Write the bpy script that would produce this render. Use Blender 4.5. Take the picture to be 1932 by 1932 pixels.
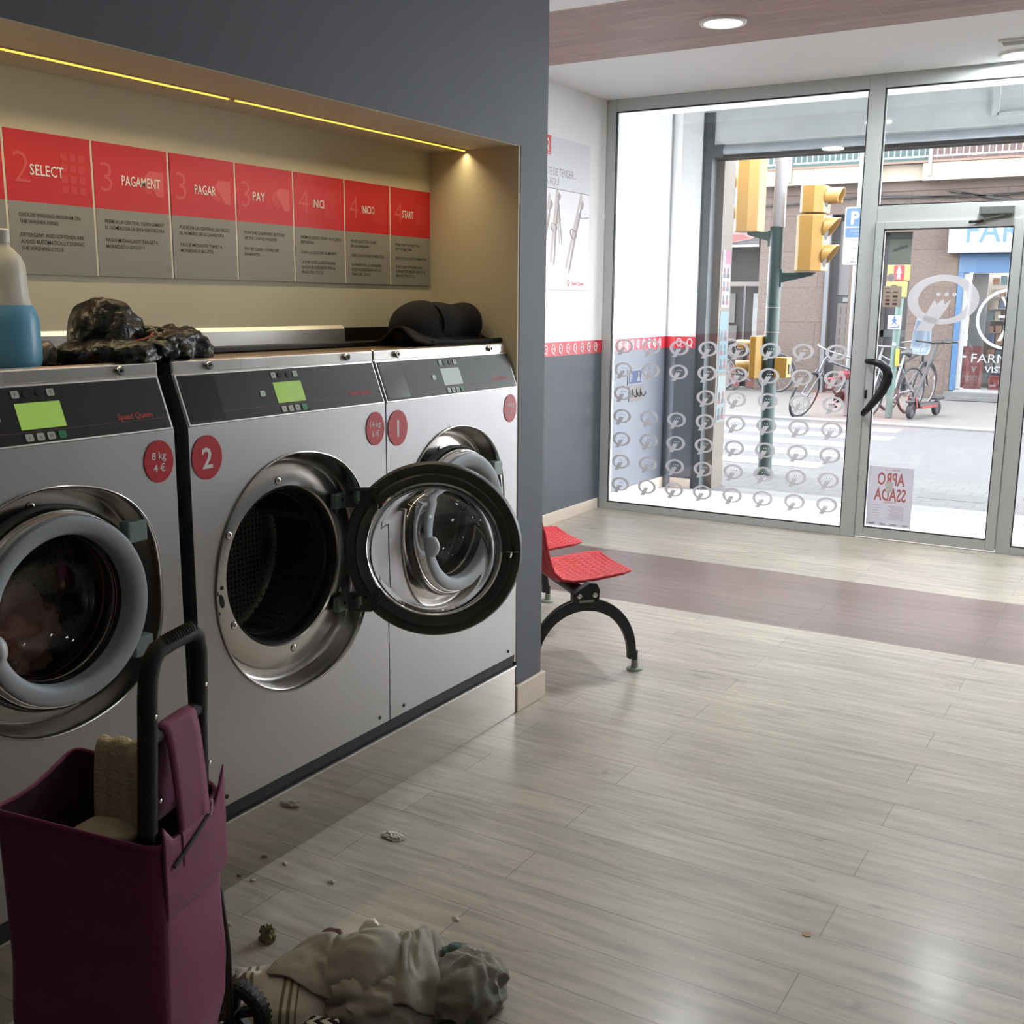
import bpy, bmesh, math, random
from mathutils import Vector, Matrix, noise

# ------------------------------------------------------------------ clear
for o in list(bpy.data.objects):
    bpy.data.objects.remove(o, do_unlink=True)
SC = bpy.context.scene
COL = SC.collection
PI = math.pi

# ------------------------------------------------------------------ camera
RIGHT = Vector((0.85685909, 0.51548874, 0.00799145))
DOWN = Vector((0.10480779, -0.15899531, -0.98170047))
FWD = Vector((-0.50478494, 0.84201654, -0.19026381))
cam_data = bpy.data.cameras.new('camera')
cam_data.sensor_width = 36.0
cam_data.lens = 2041.86 / 1932.0 * 36.0
cam_data.clip_end = 200
cam = bpy.data.objects.new('camera', cam_data)
COL.objects.link(cam)
cm = Matrix.Identity(4)
for i in range(3):
    cm[i][0] = RIGHT[i]; cm[i][1] = -DOWN[i]; cm[i][2] = -FWD[i]
cm.translation = Vector((0, 0, 1.55))
cam.matrix_world = cm
SC.camera = cam

# ------------------------------------------------------------------ sky, lamps, exposure
world = bpy.data.worlds.new('overcast_sky'); SC.world = world
world.use_nodes = True
bg = world.node_tree.nodes['Background']
bg.inputs['Color'].default_value = (0.93, 0.96, 1.0, 1)
bg.inputs['Strength'].default_value = 16.0
SC.view_settings.view_transform = 'Standard'
SC.view_settings.look = 'None'
SC.view_settings.exposure = 0.0
SC.view_settings.gamma = 1.0
SC.view_settings.use_curve_mapping = False

LAMP_POWER = [38, 38, 14, 4, 10, 12, 1.2, 1.2, .8, .5]     # watts per downlight; after the first two, unseen ones added to light the room
LAMPS = [(-2.146, 5.655), (-0.91, 7.17), (-0.2, 5.655), (1.0, 5.655), (0.6, 7.17), (-2.85, 4.35), (0.6, 3.9), (-0.9, 3.2), (0.5, 1.4), (-0.9, 0.6)]
CEIL = 2.98

# ------------------------------------------------------------------ materials
def lin(c):
    c = c / 255.0
    return c / 12.92 if c <= 0.04045 else ((c + 0.055) / 1.055) ** 2.4
def rgb(r, g, b): return (lin(r), lin(g), lin(b), 1.0)
MATS = {}
def mat(name, col, rough=0.5, metal=0.0, var=0.0, vscale=8.0, bump=0.0, bscale=60.0, stretch=(1, 1, 1), coat=0.0, trans=0.0, emit=None, estr=0.0, alpha=1.0, ior=1.5, sheen=0.0):
    m = bpy.data.materials.new(name); m.use_nodes = True
    nt = m.node_tree; b = nt.nodes['Principled BSDF']
    b.inputs['Base Color'].default_value = col
    b.inputs['Roughness'].default_value = rough
    b.inputs['Metallic'].default_value = metal
    b.inputs['Coat Weight'].default_value = coat
    b.inputs['Transmission Weight'].default_value = trans
    b.inputs['IOR'].default_value = ior
    b.inputs['Alpha'].default_value = alpha
    b.inputs['Sheen Weight'].default_value = sheen
    if emit:
        b.inputs['Emission Color'].default_value = emit
        b.inputs['Emission Strength'].default_value = estr
    if var or bump:
        tc = nt.nodes.new('ShaderNodeTexCoord'); mp = nt.nodes.new('ShaderNodeMapping')
        mp.inputs['Scale'].default_value = stretch
        nt.links.new(tc.outputs['Object'], mp.inputs['Vector'])
    if var:
        n = nt.nodes.new('ShaderNodeTexNoise'); n.inputs['Scale'].default_value = vscale; n.inputs['Detail'].default_value = 6
        nt.links.new(mp.outputs['Vector'], n.inputs['Vector'])
        r = nt.nodes.new('ShaderNodeMapRange')
        r.inputs['From Min'].default_value = 0.3; r.inputs['From Max'].default_value = 0.7
        r.inputs['To Min'].default_value = 1 - var; r.inputs['To Max'].default_value = 1 + var
        nt.links.new(n.outputs['Fac'], r.inputs['Value'])
        mx = nt.nodes.new('ShaderNodeVectorMath'); mx.operation = 'SCALE'
        mx.inputs[0].default_value = col[:3]
        nt.links.new(r.outputs['Result'], mx.inputs['Scale'])
        nt.links.new(mx.outputs['Vector'], b.inputs['Base Color'])
    if bump:
        n2 = nt.nodes.new('ShaderNodeTexNoise'); n2.inputs['Scale'].default_value = bscale; n2.inputs['Detail'].default_value = 4
        nt.links.new(mp.outputs['Vector'], n2.inputs['Vector'])
        bp = nt.nodes.new('ShaderNodeBump'); bp.inputs['Strength'].default_value = bump; bp.inputs['Distance'].default_value = 0.01
        nt.links.new(n2.outputs['Fac'], bp.inputs['Height'])
        nt.links.new(bp.outputs['Normal'], b.inputs['Normal'])
    MATS[name] = m
    return m

def planks(name, c1, c2, gap, length, width, rough, knots=0.25, coat=0.0):
    m = bpy.data.materials.new(name); m.use_nodes = True
    nt = m.node_tree; L = nt.links.new; b = nt.nodes['Principled BSDF']
    tc = nt.nodes.new('ShaderNodeTexCoord')
    br = nt.nodes.new('ShaderNodeTexBrick')
    br.offset = 0.37; br.offset_frequency = 2
    br.inputs['Scale'].default_value = 1.0
    br.inputs['Brick Width'].default_value = length
    br.inputs['Row Height'].default_value = width
    br.inputs['Mortar Size'].default_value = 0.0012
    br.inputs['Mortar Smooth'].default_value = 0.0
    br.inputs['Bias'].default_value = 0.0
    br.inputs['Color1'].default_value = c1; br.inputs['Color2'].default_value = c2; br.inputs['Mortar'].default_value = gap
    sh = nt.nodes.new('ShaderNodeMapping'); sh.inputs['Location'].default_value = (0.118, -0.085, 0); L(tc.outputs['Object'], sh.inputs['Vector'])
    L(sh.outputs['Vector'], br.inputs['Vector'])
    # grain that runs along the boards, shifted from row to row
    mp = nt.nodes.new('ShaderNodeMapping'); mp.inputs['Scale'].default_value = (1.3, 14, 1)
    L(tc.outputs['Object'], mp.inputs['Vector'])
    n = nt.nodes.new('ShaderNodeTexNoise'); n.inputs['Scale'].default_value = 2.2; n.inputs['Detail'].default_value = 9; n.inputs['Roughness'].default_value = 0.62; n.inputs['Distortion'].default_value = 0.6
    L(mp.outputs['Vector'], n.inputs['Vector'])
    r = nt.nodes.new('ShaderNodeMapRange'); r.inputs['From Min'].default_value = 0.3; r.inputs['From Max'].default_value = 0.72
    r.inputs['To Min'].default_value = 1 - knots; r.inputs['To Max'].default_value = 1 + knots * 0.45
    L(n.outputs['Fac'], r.inputs['Value'])
    # scattered knots
    mp2 = nt.nodes.new('ShaderNodeMapping'); mp2.inputs['Scale'].default_value = (2.2, 6.5, 1)
    L(tc.outputs['Object'], mp2.inputs['Vector'])
    n3 = nt.nodes.new('ShaderNodeTexNoise'); n3.inputs['Scale'].default_value = 1.7; n3.inputs['Detail'].default_value = 5; n3.inputs['Distortion'].default_value = 1.5
    L(mp2.outputs['Vector'], n3.inputs['Vector'])
    r3 = nt.nodes.new('ShaderNodeMapRange'); r3.inputs['From Min'].default_value = 0.63; r3.inputs['From Max'].default_value = 0.74
    r3.inputs['To Min'].default_value = 1.0; r3.inputs['To Max'].default_value = 1 - knots * 0.9
    L(n3.outputs['Fac'], r3.inputs['Value'])
    mu = nt.nodes.new('ShaderNodeMath'); mu.operation = 'MULTIPLY'
    L(r.outputs['Result'], mu.inputs[0]); L(r3.outputs['Result'], mu.inputs[1])
    sc = nt.nodes.new('ShaderNodeVectorMath'); sc.operation = 'SCALE'
    L(br.outputs['Color'], sc.inputs[0]); L(mu.outputs[0], sc.inputs['Scale'])
    L(sc.outputs['Vector'], b.inputs['Base Color'])
    b.inputs['Roughness'].default_value = rough
    b.inputs['Coat Weight'].default_value = coat; b.inputs['Coat Roughness'].default_value = 0.18
    bp = nt.nodes.new('ShaderNodeBump'); bp.inputs['Strength'].default_value = 0.12; bp.inputs['Distance'].default_value = 0.004
    L(n.outputs['Fac'], bp.inputs['Height']); L(bp.outputs['Normal'], b.inputs['Normal'])
    MATS[name] = m
    return m

def blocks(name, col, joint, w, h, jsize, rough, var, bump, bscale, swap=True):
    """Stone or tile: a brick pattern in the facade plane (x, z) or on the ground (x, y)."""
    m = bpy.data.materials.new(name); m.use_nodes = True
    nt = m.node_tree; L = nt.links.new; b = nt.nodes['Principled BSDF']
    tc = nt.nodes.new('ShaderNodeTexCoord'); vec = tc.outputs['Object']
    if swap:
        s = nt.nodes.new('ShaderNodeSeparateXYZ'); c = nt.nodes.new('ShaderNodeCombineXYZ')
        L(vec, s.inputs[0]); L(s.outputs['X'], c.inputs['X']); L(s.outputs['Z'], c.inputs['Y'])
        pv = c.outputs[0]
    else: pv = vec
    br = nt.nodes.new('ShaderNodeTexBrick'); br.offset = 0.5
    br.inputs['Scale'].default_value = 1; br.inputs['Brick Width'].default_value = w; br.inputs['Row Height'].default_value = h
    br.inputs['Mortar Size'].default_value = jsize
    br.inputs['Color1'].default_value = col; br.inputs['Color2'].default_value = tuple(x * (1 - var * .4) for x in col[:3]) + (1,)
    br.inputs['Mortar'].default_value = joint
    L(pv, br.inputs['Vector'])
    n = nt.nodes.new('ShaderNodeTexNoise'); n.inputs['Scale'].default_value = bscale; n.inputs['Detail'].default_value = 8; n.inputs['Roughness'].default_value = .7
    L(vec, n.inputs['Vector'])
    r = nt.nodes.new('ShaderNodeMapRange'); r.inputs['From Min'].default_value = .3; r.inputs['From Max'].default_value = .7
    r.inputs['To Min'].default_value = 1 - var; r.inputs['To Max'].default_value = 1 + var
    L(n.outputs['Fac'], r.inputs['Value'])
    sc = nt.nodes.new('ShaderNodeVectorMath'); sc.operation = 'SCALE'
    L(br.outputs['Color'], sc.inputs[0]); L(r.outputs['Result'], sc.inputs['Scale']); L(sc.outputs['Vector'], b.inputs['Base Color'])
    b.inputs['Roughness'].default_value = rough
    bp = nt.nodes.new('ShaderNodeBump'); bp.inputs['Strength'].default_value = bump; bp.inputs['Distance'].default_value = 0.03
    L(n.outputs['Fac'], bp.inputs['Height']); L(bp.outputs['Normal'], b.inputs['Normal'])
    MATS[name] = m
    return m

def thin_glass(name, tint=(1, 1, 1, 1), refl=0.06):
    m = bpy.data.materials.new(name); m.use_nodes = True
    nt = m.node_tree; nt.nodes.remove(nt.nodes['Principled BSDF'])
    out = nt.nodes['Material Output']
    t = nt.nodes.new('ShaderNodeBsdfTransparent'); t.inputs['Color'].default_value = tint
    g = nt.nodes.new('ShaderNodeBsdfGlossy'); g.inputs['Roughness'].default_value = 0.02
    f = nt.nodes.new('ShaderNodeFresnel'); f.inputs['IOR'].default_value = 1.45
    mx = nt.nodes.new('ShaderNodeMixShader')
    mu = nt.nodes.new('ShaderNodeMath'); mu.operation = 'MULTIPLY'; mu.inputs[1].default_value = refl / 0.035
    mu.use_clamp = True
    nt.links.new(f.outputs[0], mu.inputs[0]); nt.links.new(mu.outputs[0], mx.inputs['Fac'])
    nt.links.new(t.outputs[0], mx.inputs[1]); nt.links.new(g.outputs[0], mx.inputs[2])
    nt.links.new(mx.outputs[0], out.inputs['Surface'])
    MATS[name] = m
    return m

def frosted(name, col, opac=0.8):
    m = bpy.data.materials.new(name); m.use_nodes = True
    nt = m.node_tree; nt.nodes.remove(nt.nodes['Principled BSDF']); out = nt.nodes['Material Output']
    d = nt.nodes.new('ShaderNodeBsdfDiffuse'); d.inputs['Color'].default_value = col
    tl = nt.nodes.new('ShaderNodeBsdfTranslucent'); tl.inputs['Color'].default_value = col
    t = nt.nodes.new('ShaderNodeBsdfTransparent')
    m1 = nt.nodes.new('ShaderNodeMixShader'); m1.inputs['Fac'].default_value = 0.3
    nt.links.new(d.outputs[0], m1.inputs[1]); nt.links.new(tl.outputs[0], m1.inputs[2])
    m2 = nt.nodes.new('ShaderNodeMixShader'); m2.inputs['Fac'].default_value = opac
    nt.links.new(t.outputs[0], m2.inputs[1]); nt.links.new(m1.outputs[0], m2.inputs[2])
    nt.links.new(m2.outputs[0], out.inputs['Surface'])
    MATS[name] = m
    return m

def brushed(name, col, rough, stretch):
    m = mat(name, col, rough=rough, metal=1.0, bump=0.015, bscale=90, stretch=stretch)
    nt = m.node_tree; b = nt.nodes['Principled BSDF']
    tc = nt.nodes.new('ShaderNodeTexCoord')
    n = nt.nodes.new('ShaderNodeTexNoise'); n.inputs['Scale'].default_value = 5; n.inputs['Detail'].default_value = 5
    nt.links.new(tc.outputs['Object'], n.inputs['Vector'])
    r = nt.nodes.new('ShaderNodeMapRange'); r.inputs['To Min'].default_value = rough - .06; r.inputs['To Max'].default_value = rough + .06
    nt.links.new(n.outputs['Fac'], r.inputs['Value']); nt.links.new(r.outputs['Result'], b.inputs['Roughness'])
    return m

white_wall = mat('white_wall_paint', rgb(236, 236, 236), .75, var=.02, vscale=2)
white_ceiling = mat('white_ceiling_paint', rgb(248, 250, 251), .8, var=.02, vscale=1.2)
slate = mat('slate_grey_paint', rgb(90, 95, 103), .6, var=.05, vscale=3)
cream = mat('cream_niche_paint', rgb(214, 207, 182), .7, var=.03, vscale=3)
redpaint = mat('red_band_vinyl', rgb(206, 52, 66), .45)
whitevinyl = mat('white_vinyl', rgb(240, 238, 236), .5)
skirting = mat('beige_skirting', rgb(222, 206, 190), .45, var=.04, vscale=6, stretch=(1, 1, 6))
floor_m = planks('pale_oak_laminate', rgb(192, 183, 168), rgb(180, 171, 157), rgb(132, 122, 108), 1.29, 0.1725, 0.38, .34, coat=.12)
dark_m = planks('dark_oak_laminate', rgb(138, 117, 112), rgb(124, 104, 99), rgb(76, 62, 58), 1.29, 0.1725, 0.34, .26, coat=.2)
dark_ceil_m = planks('dark_oak_ceiling_board', rgb(182, 156, 151), rgb(168, 143, 139), rgb(206, 190, 184), 1.29, 0.1725, 0.6, .2)
alu = mat('grey_aluminium_frame', rgb(190, 194, 192), .42, metal=.05)
alu_dark = mat('dark_gasket', rgb(30, 32, 34), .6)
glass_m = thin_glass('window_glass')
sticker_m = frosted('frosted_sticker', (0.74, 0.73, 0.75, 1), .86)
steel_f = brushed('brushed_steel_front', (0.44, 0.435, 0.44, 1), .44, (1, 1, 40))
steel_t = brushed('brushed_steel_strip', (0.66, 0.65, 0.63, 1), .26, (1, 40, 1))
steel_r = brushed('steel_recess', (0.58, 0.56, 0.54, 1), .24, (1, 1, 1))
chrome = mat('chrome', (0.80, 0.80, 0.80, 1), .07, metal=1)
top_m = mat('scuffed_metal_reflected_brown', rgb(126, 108, 84), .4, metal=.5, var=.25, vscale=14)  # the beige wall's brown reflection is put into the base colour
panel_m = mat('black_glass_panel', rgb(30, 34, 34), .34); panel_m.node_tree.nodes['Principled BSDF'].inputs['Specular IOR Level'].default_value = .35
panel_d = mat('darker_panel_window', rgb(18, 21, 22), .2)
black_p = mat('black_plastic', rgb(24, 26, 26), .42, bump=.05, bscale=200)
black_r = mat('black_rubber', rgb(16, 17, 17), .6)
grey_p = mat('grey_door_ring_plastic', rgb(164, 170, 176), .5)
lightgrey_p = mat('light_grey_plastic', rgb(205, 207, 210), .3)
hinge_m = mat('dark_green_grey_hinge', rgb(128, 146, 140), .4, metal=.1)
door_glass = mat('door_bowl_glass', (1, 1, 1, 1), .0, trans=1.0, ior=1.47)
lcd_green = mat('green_lcd', rgb(60, 80, 20), .3, emit=rgb(166, 206, 92), estr=.55)
lcd_white = mat('pale_lcd', rgb(60, 70, 70), .3, emit=rgb(186, 200, 190), estr=.5)
btn_w = mat('white_button', rgb(196, 205, 198), .4)
btn_g = mat('green_button', rgb(40, 150, 96), .4)
ink = mat('black_ink', rgb(48, 46, 46), .6)
ink_grey = mat('grey_ink', rgb(120, 118, 116), .6)
redlogo = mat('red_lettering', rgb(196, 52, 44), .5)
redline = mat('dull_red_line', rgb(92, 46, 42), .5)
red_st = mat('red_sticker', rgb(206, 36, 44), .4)
sign_red = mat('sign_red', rgb(212, 40, 46), .45)
sign_pink = mat('sign_pale_red', rgb(222, 92, 92), .45)
sign_pink2 = mat('sign_faint_red', rgb(216, 66, 68), .45)
sign_grey = mat('sign_grey', rgb(150, 148, 142), .5)

def perforated():
    m = bpy.data.materials.new('perforated_drum_steel'); m.use_nodes = True
    nt = m.node_tree; L = nt.links.new; b = nt.nodes['Principled BSDF']
    tc = nt.nodes.new('ShaderNodeTexCoord')
    v = nt.nodes.new('ShaderNodeTexVoronoi'); v.inputs['Scale'].default_value = 62; v.inputs['Randomness'].default_value = 0.15
    L(tc.outputs['Object'], v.inputs['Vector'])
    r = nt.nodes.new('ShaderNodeValToRGB')
    r.color_ramp.elements[0].position = .22; r.color_ramp.elements[0].color = (.004, .004, .004, 1)
    r.color_ramp.elements[1].position = .3; r.color_ramp.elements[1].color = (.26, .26, .25, 1)
    L(v.outputs['Distance'], r.inputs['Fac']); L(r.outputs['Color'], b.inputs['Base Color'])
    b.inputs['Metallic'].default_value = .8; b.inputs['Roughness'].default_value = .4
    MATS[m.name] = m
    return m
drum_m = perforated()
carrier_m = mat('dark_door_carrier_plastic', rgb(60, 66, 63), .42, bump=.04, bscale=200)

# ------------------------------------------------------------------ mesh builder
class MB:
    def __init__(s): s.v = []; s.f = []; s.m = []; s.mats = []
    def mi(s, m):
        if m not in s.mats: s.mats.append(m)
        return s.mats.index(m)
    def add(s, vs, fs, m):
        o = len(s.v); k = s.mi(m)
        s.v += [Vector(p) for p in vs]
        for f in fs:
            s.f.append([o + i for i in f]); s.m.append(k)
        return s
    def box(s, x0, x1, y0, y1, z0, z1, m):
        vs = [(x, y, z) for z in (z0, z1) for y in (y0, y1) for x in (x0, x1)]
        return s.add(vs, [(0, 2, 3, 1), (4, 5, 7, 6), (0, 1, 5, 4), (2, 6, 7, 3), (0, 4, 6, 2), (1, 3, 7, 5)], m)
    def obox(s, c, u, v, w, hu, hv, hw, m):
        c = Vector(c); u = Vector(u).normalized() * hu; v = Vector(v).normalized() * hv; w = Vector(w).normalized() * hw
        vs = [c + a * u + b * v + d * w for d in (-1, 1) for b in (-1, 1) for a in (-1, 1)]
        return s.add(vs, [(0, 2, 3, 1), (4, 5, 7, 6), (0, 1, 5, 4), (2, 6, 7, 3), (0, 4, 6, 2), (1, 3, 7, 5)], m)
    def prism(s, poly, o, u, v, n, t, m, back=True):
        """2D polygon (a, b) in the plane o + a*u + b*v, thickened from 0 to t along n"""
        o = Vector(o); u = Vector(u); v = Vector(v); n = Vector(n)
        k = len(poly)
        A = [o + a * u + b * v for a, b in poly]; B = [p + n * t for p in A]
        fs = [tuple(range(k, 2 * k))]
        if back: fs.append(tuple(reversed(range(k))))
        for i in range(k):
            j = (i + 1) % k
            fs.append((i, j, k + j, k + i))
        return s.add(A + B, fs, m)
    def ring(s, outer, inner, o, u, v, n, t, m):
        o = Vector(o); u = Vector(u); v = Vector(v); n = Vector(n); k = len(outer)
        P = [o + a * u + b * v for a, b in outer] + [o + a * u + b * v for a, b in inner]
        Q = [p + n * t for p in P]
        fs = []
        for i in range(k):
            j = (i + 1) % k
            fs += [(2 * k + i, 2 * k + j, 3 * k + j, 3 * k + i), (i, k + i, k + j, j), (i, j, 2 * k + j, 2 * k + i), (k + j, k + i, 3 * k + i, 3 * k + j)]
        return s.add(P + Q, fs, m)
    def lathe(s, prof, o, axis, m, n=48, ref=None, cap0=False, cap1=False, closed=False):
        o = Vector(o); a = Vector(axis).normalized()
        r = Vector(ref) if ref else (Vector((0, 0, 1)) if abs(a.z) < .9 else Vector((1, 0, 0)))
        e1 = (r - a * r.dot(a)).normalized(); e2 = a.cross(e1)
        vs = []
        for rad, h in prof:
            for i in range(n):
                t = 2 * PI * i / n
                vs.append(o + a * h + e1 * (rad * math.cos(t)) + e2 * (rad * math.sin(t)))
        fs = []; K = len(prof)
        for k in range(K if closed else K - 1):
            k2 = (k + 1) % K
            for i in range(n):
                j = (i + 1) % n
                fs.append((k * n + i, k * n + j, k2 * n + j, k2 * n + i))
        if cap0: fs.append(tuple(reversed(range(n))))
        if cap1: fs.append(tuple((K - 1) * n + i for i in range(n)))
        return s.add(vs, fs, m)
    def tube(s, pts, rad, m, n=10, caps=True, flat=1.0, closed=False):
        pts = [Vector(p) for p in pts]; K = len(pts)
        rr = rad if isinstance(rad, (list, tuple)) else [rad] * K
        tans = []
        for i in range(K):
            a = pts[(i - 1) % K] if closed else pts[max(i - 1, 0)]; b = pts[(i + 1) % K] if closed else pts[min(i + 1, K - 1)]
            tans.append((b - a).normalized())
        t0 = tans[0]; ref = Vector((0, 0, 1)) if abs(t0.z) < .9 else Vector((1, 0, 0))
        e1 = (ref - t0 * ref.dot(t0)).normalized()
        vs = []
        for i in range(K):
            t = tans[i]; e1 = (e1 - t * e1.dot(t)).normalized(); e2 = t.cross(e1)
            for q in range(n):
                w = 2 * PI * q / n
                vs.append(pts[i] + e1 * (rr[i] * math.cos(w)) + e2 * (rr[i] * flat * math.sin(w)))
        fs = []
        for k in range(K if closed else K - 1):
            k2 = (k + 1) % K
            for i in range(n):
                j = (i + 1) % n
                fs.append((k * n + i, k * n + j, k2 * n + j, k2 * n + i))
        if caps and not closed:
            fs.append(tuple(reversed(range(n)))); fs.append(tuple((K - 1) * n + i for i in range(n)))
        return s.add(vs, fs, m)
    def grid(s, fn, nu, nv, m, thick=0.0):
        P = [Vector(fn(i / (nu - 1), j / (nv - 1))) for j in range(nv) for i in range(nu)]
        fs = [(j * nu + i, j * nu + i + 1, (j + 1) * nu + i + 1, (j + 1) * nu + i) for j in range(nv - 1) for i in range(nu - 1)]
        return s.add(P, fs, m)
    def text(s, txt, o, u, v, m, h=None, w=None, align='L', bold=0.0, n=None, line=1.0):
        """letters in the plane o + a*u + b*v; h = cap height, w = fitted width; o is the left (or centre) baseline"""
        cu = bpy.data.curves.new('t', 'FONT'); cu.body = txt; cu.size = 1.0; cu.offset = bold; cu.resolution_u = 2; cu.space_line = line
        ob = bpy.data.objects.new('t', cu); COL.objects.link(ob)
        dg = bpy.context.evaluated_depsgraph_get(); dg.update()
        me = bpy.data.meshes.new_from_object(ob.evaluated_get(dg))
        vs = [vv.co.copy() for vv in me.vertices]; fs = [tuple(p.vertices) for p in me.polygons]
        bpy.data.objects.remove(ob, do_unlink=True); bpy.data.curves.remove(cu); bpy.data.meshes.remove(me)
        if not vs: return s
        x0 = min(p.x for p in vs); x1 = max(p.x for p in vs)
        sy = (h / 0.72) if h else None
        sx = (w / (x1 - x0)) if w else sy
        if sy is None: sy = sx
        off = {'L': -x0, 'C': -(x0 + x1) / 2, 'R': -x1}[align]
        o = Vector(o); u = Vector(u); v = Vector(v)
        return s.add([o + u * ((p.x + off) * sx) + v * (p.y * sy) for p in vs], fs, m)
    def build(s, name, parent=None, smooth=None, bevel=0.0, bseg=2, base=None, subsurf=0):
        me = bpy.data.meshes.new(name)
        base = Vector(base) if base is not None else (root_loc(parent) if parent else Vector((0, 0, 0)))
        me.from_pydata([p - base for p in s.v], [], s.f)
        for m in s.mats: me.materials.append(m)
        me.polygons.foreach_set('material_index', s.m)
        me.update()
        bm = bmesh.new(); bm.from_mesh(me)
        bmesh.ops.recalc_face_normals(bm, faces=bm.faces)
        bm.to_mesh(me); bm.free()
        if smooth is not None:
            me.polygons.foreach_set('use_smooth', [True] * len(me.polygons))
            me.set_sharp_from_angle(angle=math.radians(smooth))
        ob = bpy.data.objects.new(name, me); COL.objects.link(ob)
        if parent: ob.parent = parent
        else: ob.location = base
        if subsurf:
            sm = ob.modifiers.new('subsurf', 'SUBSURF'); sm.levels = sm.render_levels = subsurf
        if bevel:
            bv = ob.modifiers.new('bevel', 'BEVEL'); bv.width = bevel; bv.segments = bseg; bv.limit_method = 'ANGLE'; bv.angle_limit = math.radians(40); bv.harden_normals = False
        return ob

def root_loc(o):
    while o.parent: o = o.parent
    return o.location.copy()
def tag(o, label, cat, group=None):
    o['label'] = label; o['category'] = cat
    if group: o['group'] = group
    return o
def thing(name, loc, label, cat, group=None):
    o = bpy.data.objects.new(name, None); COL.objects.link(o); o.location = loc; o.empty_display_size = .1
    return tag(o, label, cat, group)
def struct(o):
    o['kind'] = 'structure'; return o
def ell(a, b, n=48, cx=0, cy=0, t0=0.0):
    return [(cx + a * math.cos(t0 + 2 * PI * i / n), cy + b * math.sin(t0 + 2 * PI * i / n)) for i in range(n)]
def rrect(x0, x1, y0, y1, r, n=5):
    out = []
    for cx, cy, a in ((x1 - r, y1 - r, 0), (x0 + r, y1 - r, 1), (x0 + r, y0 + r, 2), (x1 - r, y0 + r, 3)):
        for i in range(n + 1):
            t = (a + i / n) * PI / 2
            out.append((cx + r * math.cos(t), cy + r * math.sin(t)))
    return out
X = Vector((1, 0, 0)); Y = Vector((0, 1, 0)); Z = Vector((0, 0, 1))

# the crown-and-fork letter Q mark, in units of its half width
TAIL = [(-70, 5), (-52, -42), (5, 5), (15, -45), (70, 5), (50, -60), (15, -110), (-30, -190), (-85, -280), (-215, -280), (-150, -160), (-110, -75)]
def q_mark(mb, o, u, v, n, r, m, t=0.0006):
    k = r / 305.0
    o = Vector(o) + Vector(n) * 0
    mb.ring(ell(305 * k, 220 * k, 40), ell(212 * k, 168 * k, 40, 0, -4 * k), o, u, v, n, t, m)
    mb.prism([(a * k, b * k) for a, b in TAIL], o, u, v, n, t * 1.2, m)
    for dx in (-40, 27, 95):
        mb.prism(ell(19 * k, 19 * k, 10, dx * k, 47 * k), o, u, v, n, t, m)
# ================================================================== ROOM
XF = -2.01      # washer fronts
YW = 7.376      # shop window
XL = -3.65      # left white wall
XR, YB = 1.7, -2.6

b = MB(); b.box(XL, XR, YB, 5.055, -.12, 0, floor_m); b.box(XL, XR, 6.13, 7.45, -.12, 0, floor_m); b.box(XL, XR, 5.055, 6.13, -.12, 0, dark_m)
struct(b.build('floor'))
b = MB(); b.box(XL - .2, XR + .2, YB - .2, 5.06, CEIL, 3.2, white_ceiling); b.box(XL - .2, XR + .2, 6.16, 7.40, CEIL, 3.2, white_ceiling)
b.box(XL - .2, XR + .2, 5.06, 6.16, CEIL + .0, 3.2, dark_ceil_m)
struct(b.build('ceiling'))
# left wall: white above, red band, slate below; runs on outside to the shutter
b = MB()
for y0, y1 in ((3.4, 8.62),):
    b.box(XL - .2, XL, y0, y1, 1.28, 3.2, white_wall); b.box(XL - .2, XL, y0, y1, -.12, 1.184, slate); b.box(XL - .2, XL, y0, y1, 1.184, 1.28, redpaint)
    for z0, z1, m in ((1.28, 3.2, white_wall), (-.12, 1.184, slate), (1.184, 1.28, redpaint)):
        b.box(XL, -3.385, 8.6, 8.72, z0, z1, m)
        b.lathe([(.036, z0), (.036, z1)], (-3.60, 8.6, 0), Z, m, 20)
struct(b.build('wall_left', smooth=30))
b = MB()
yy = 6.30
while yy < 8.55:
    if not (7.33 < yy < 7.47):
        o = (XL + .001, yy, 1.234)
        b.ring(ell(.026, .034, 28), ell(.0165, .025, 28), o, Y, Z, X, .0008, whitevinyl)
        b.prism([(.004, -.012), (.012, -.012), (.024, -.043), (.013, -.043)], o, Y, Z, X, .0008, whitevinyl)
        b.prism([(-.006, -.004), (.006, -.004), (.008, .006), (.003, .001), (0, .008), (-.003, .001), (-.008, .006)], o, Y, Z, X, .0008, whitevinyl)
    yy += .108
for xx in (-3.535, -3.44):
    o = (xx, 8.599, 1.234)
    b.ring(ell(.026, .034, 28), ell(.0165, .025, 28), o, X, Z, -Y, .0008, whitevinyl)
    b.prism([(.004, -.012), (.012, -.012), (.024, -.043), (.013, -.043)], o, X, Z, -Y, .0008, whitevinyl)
struct(b.build('trim_1'))
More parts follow.
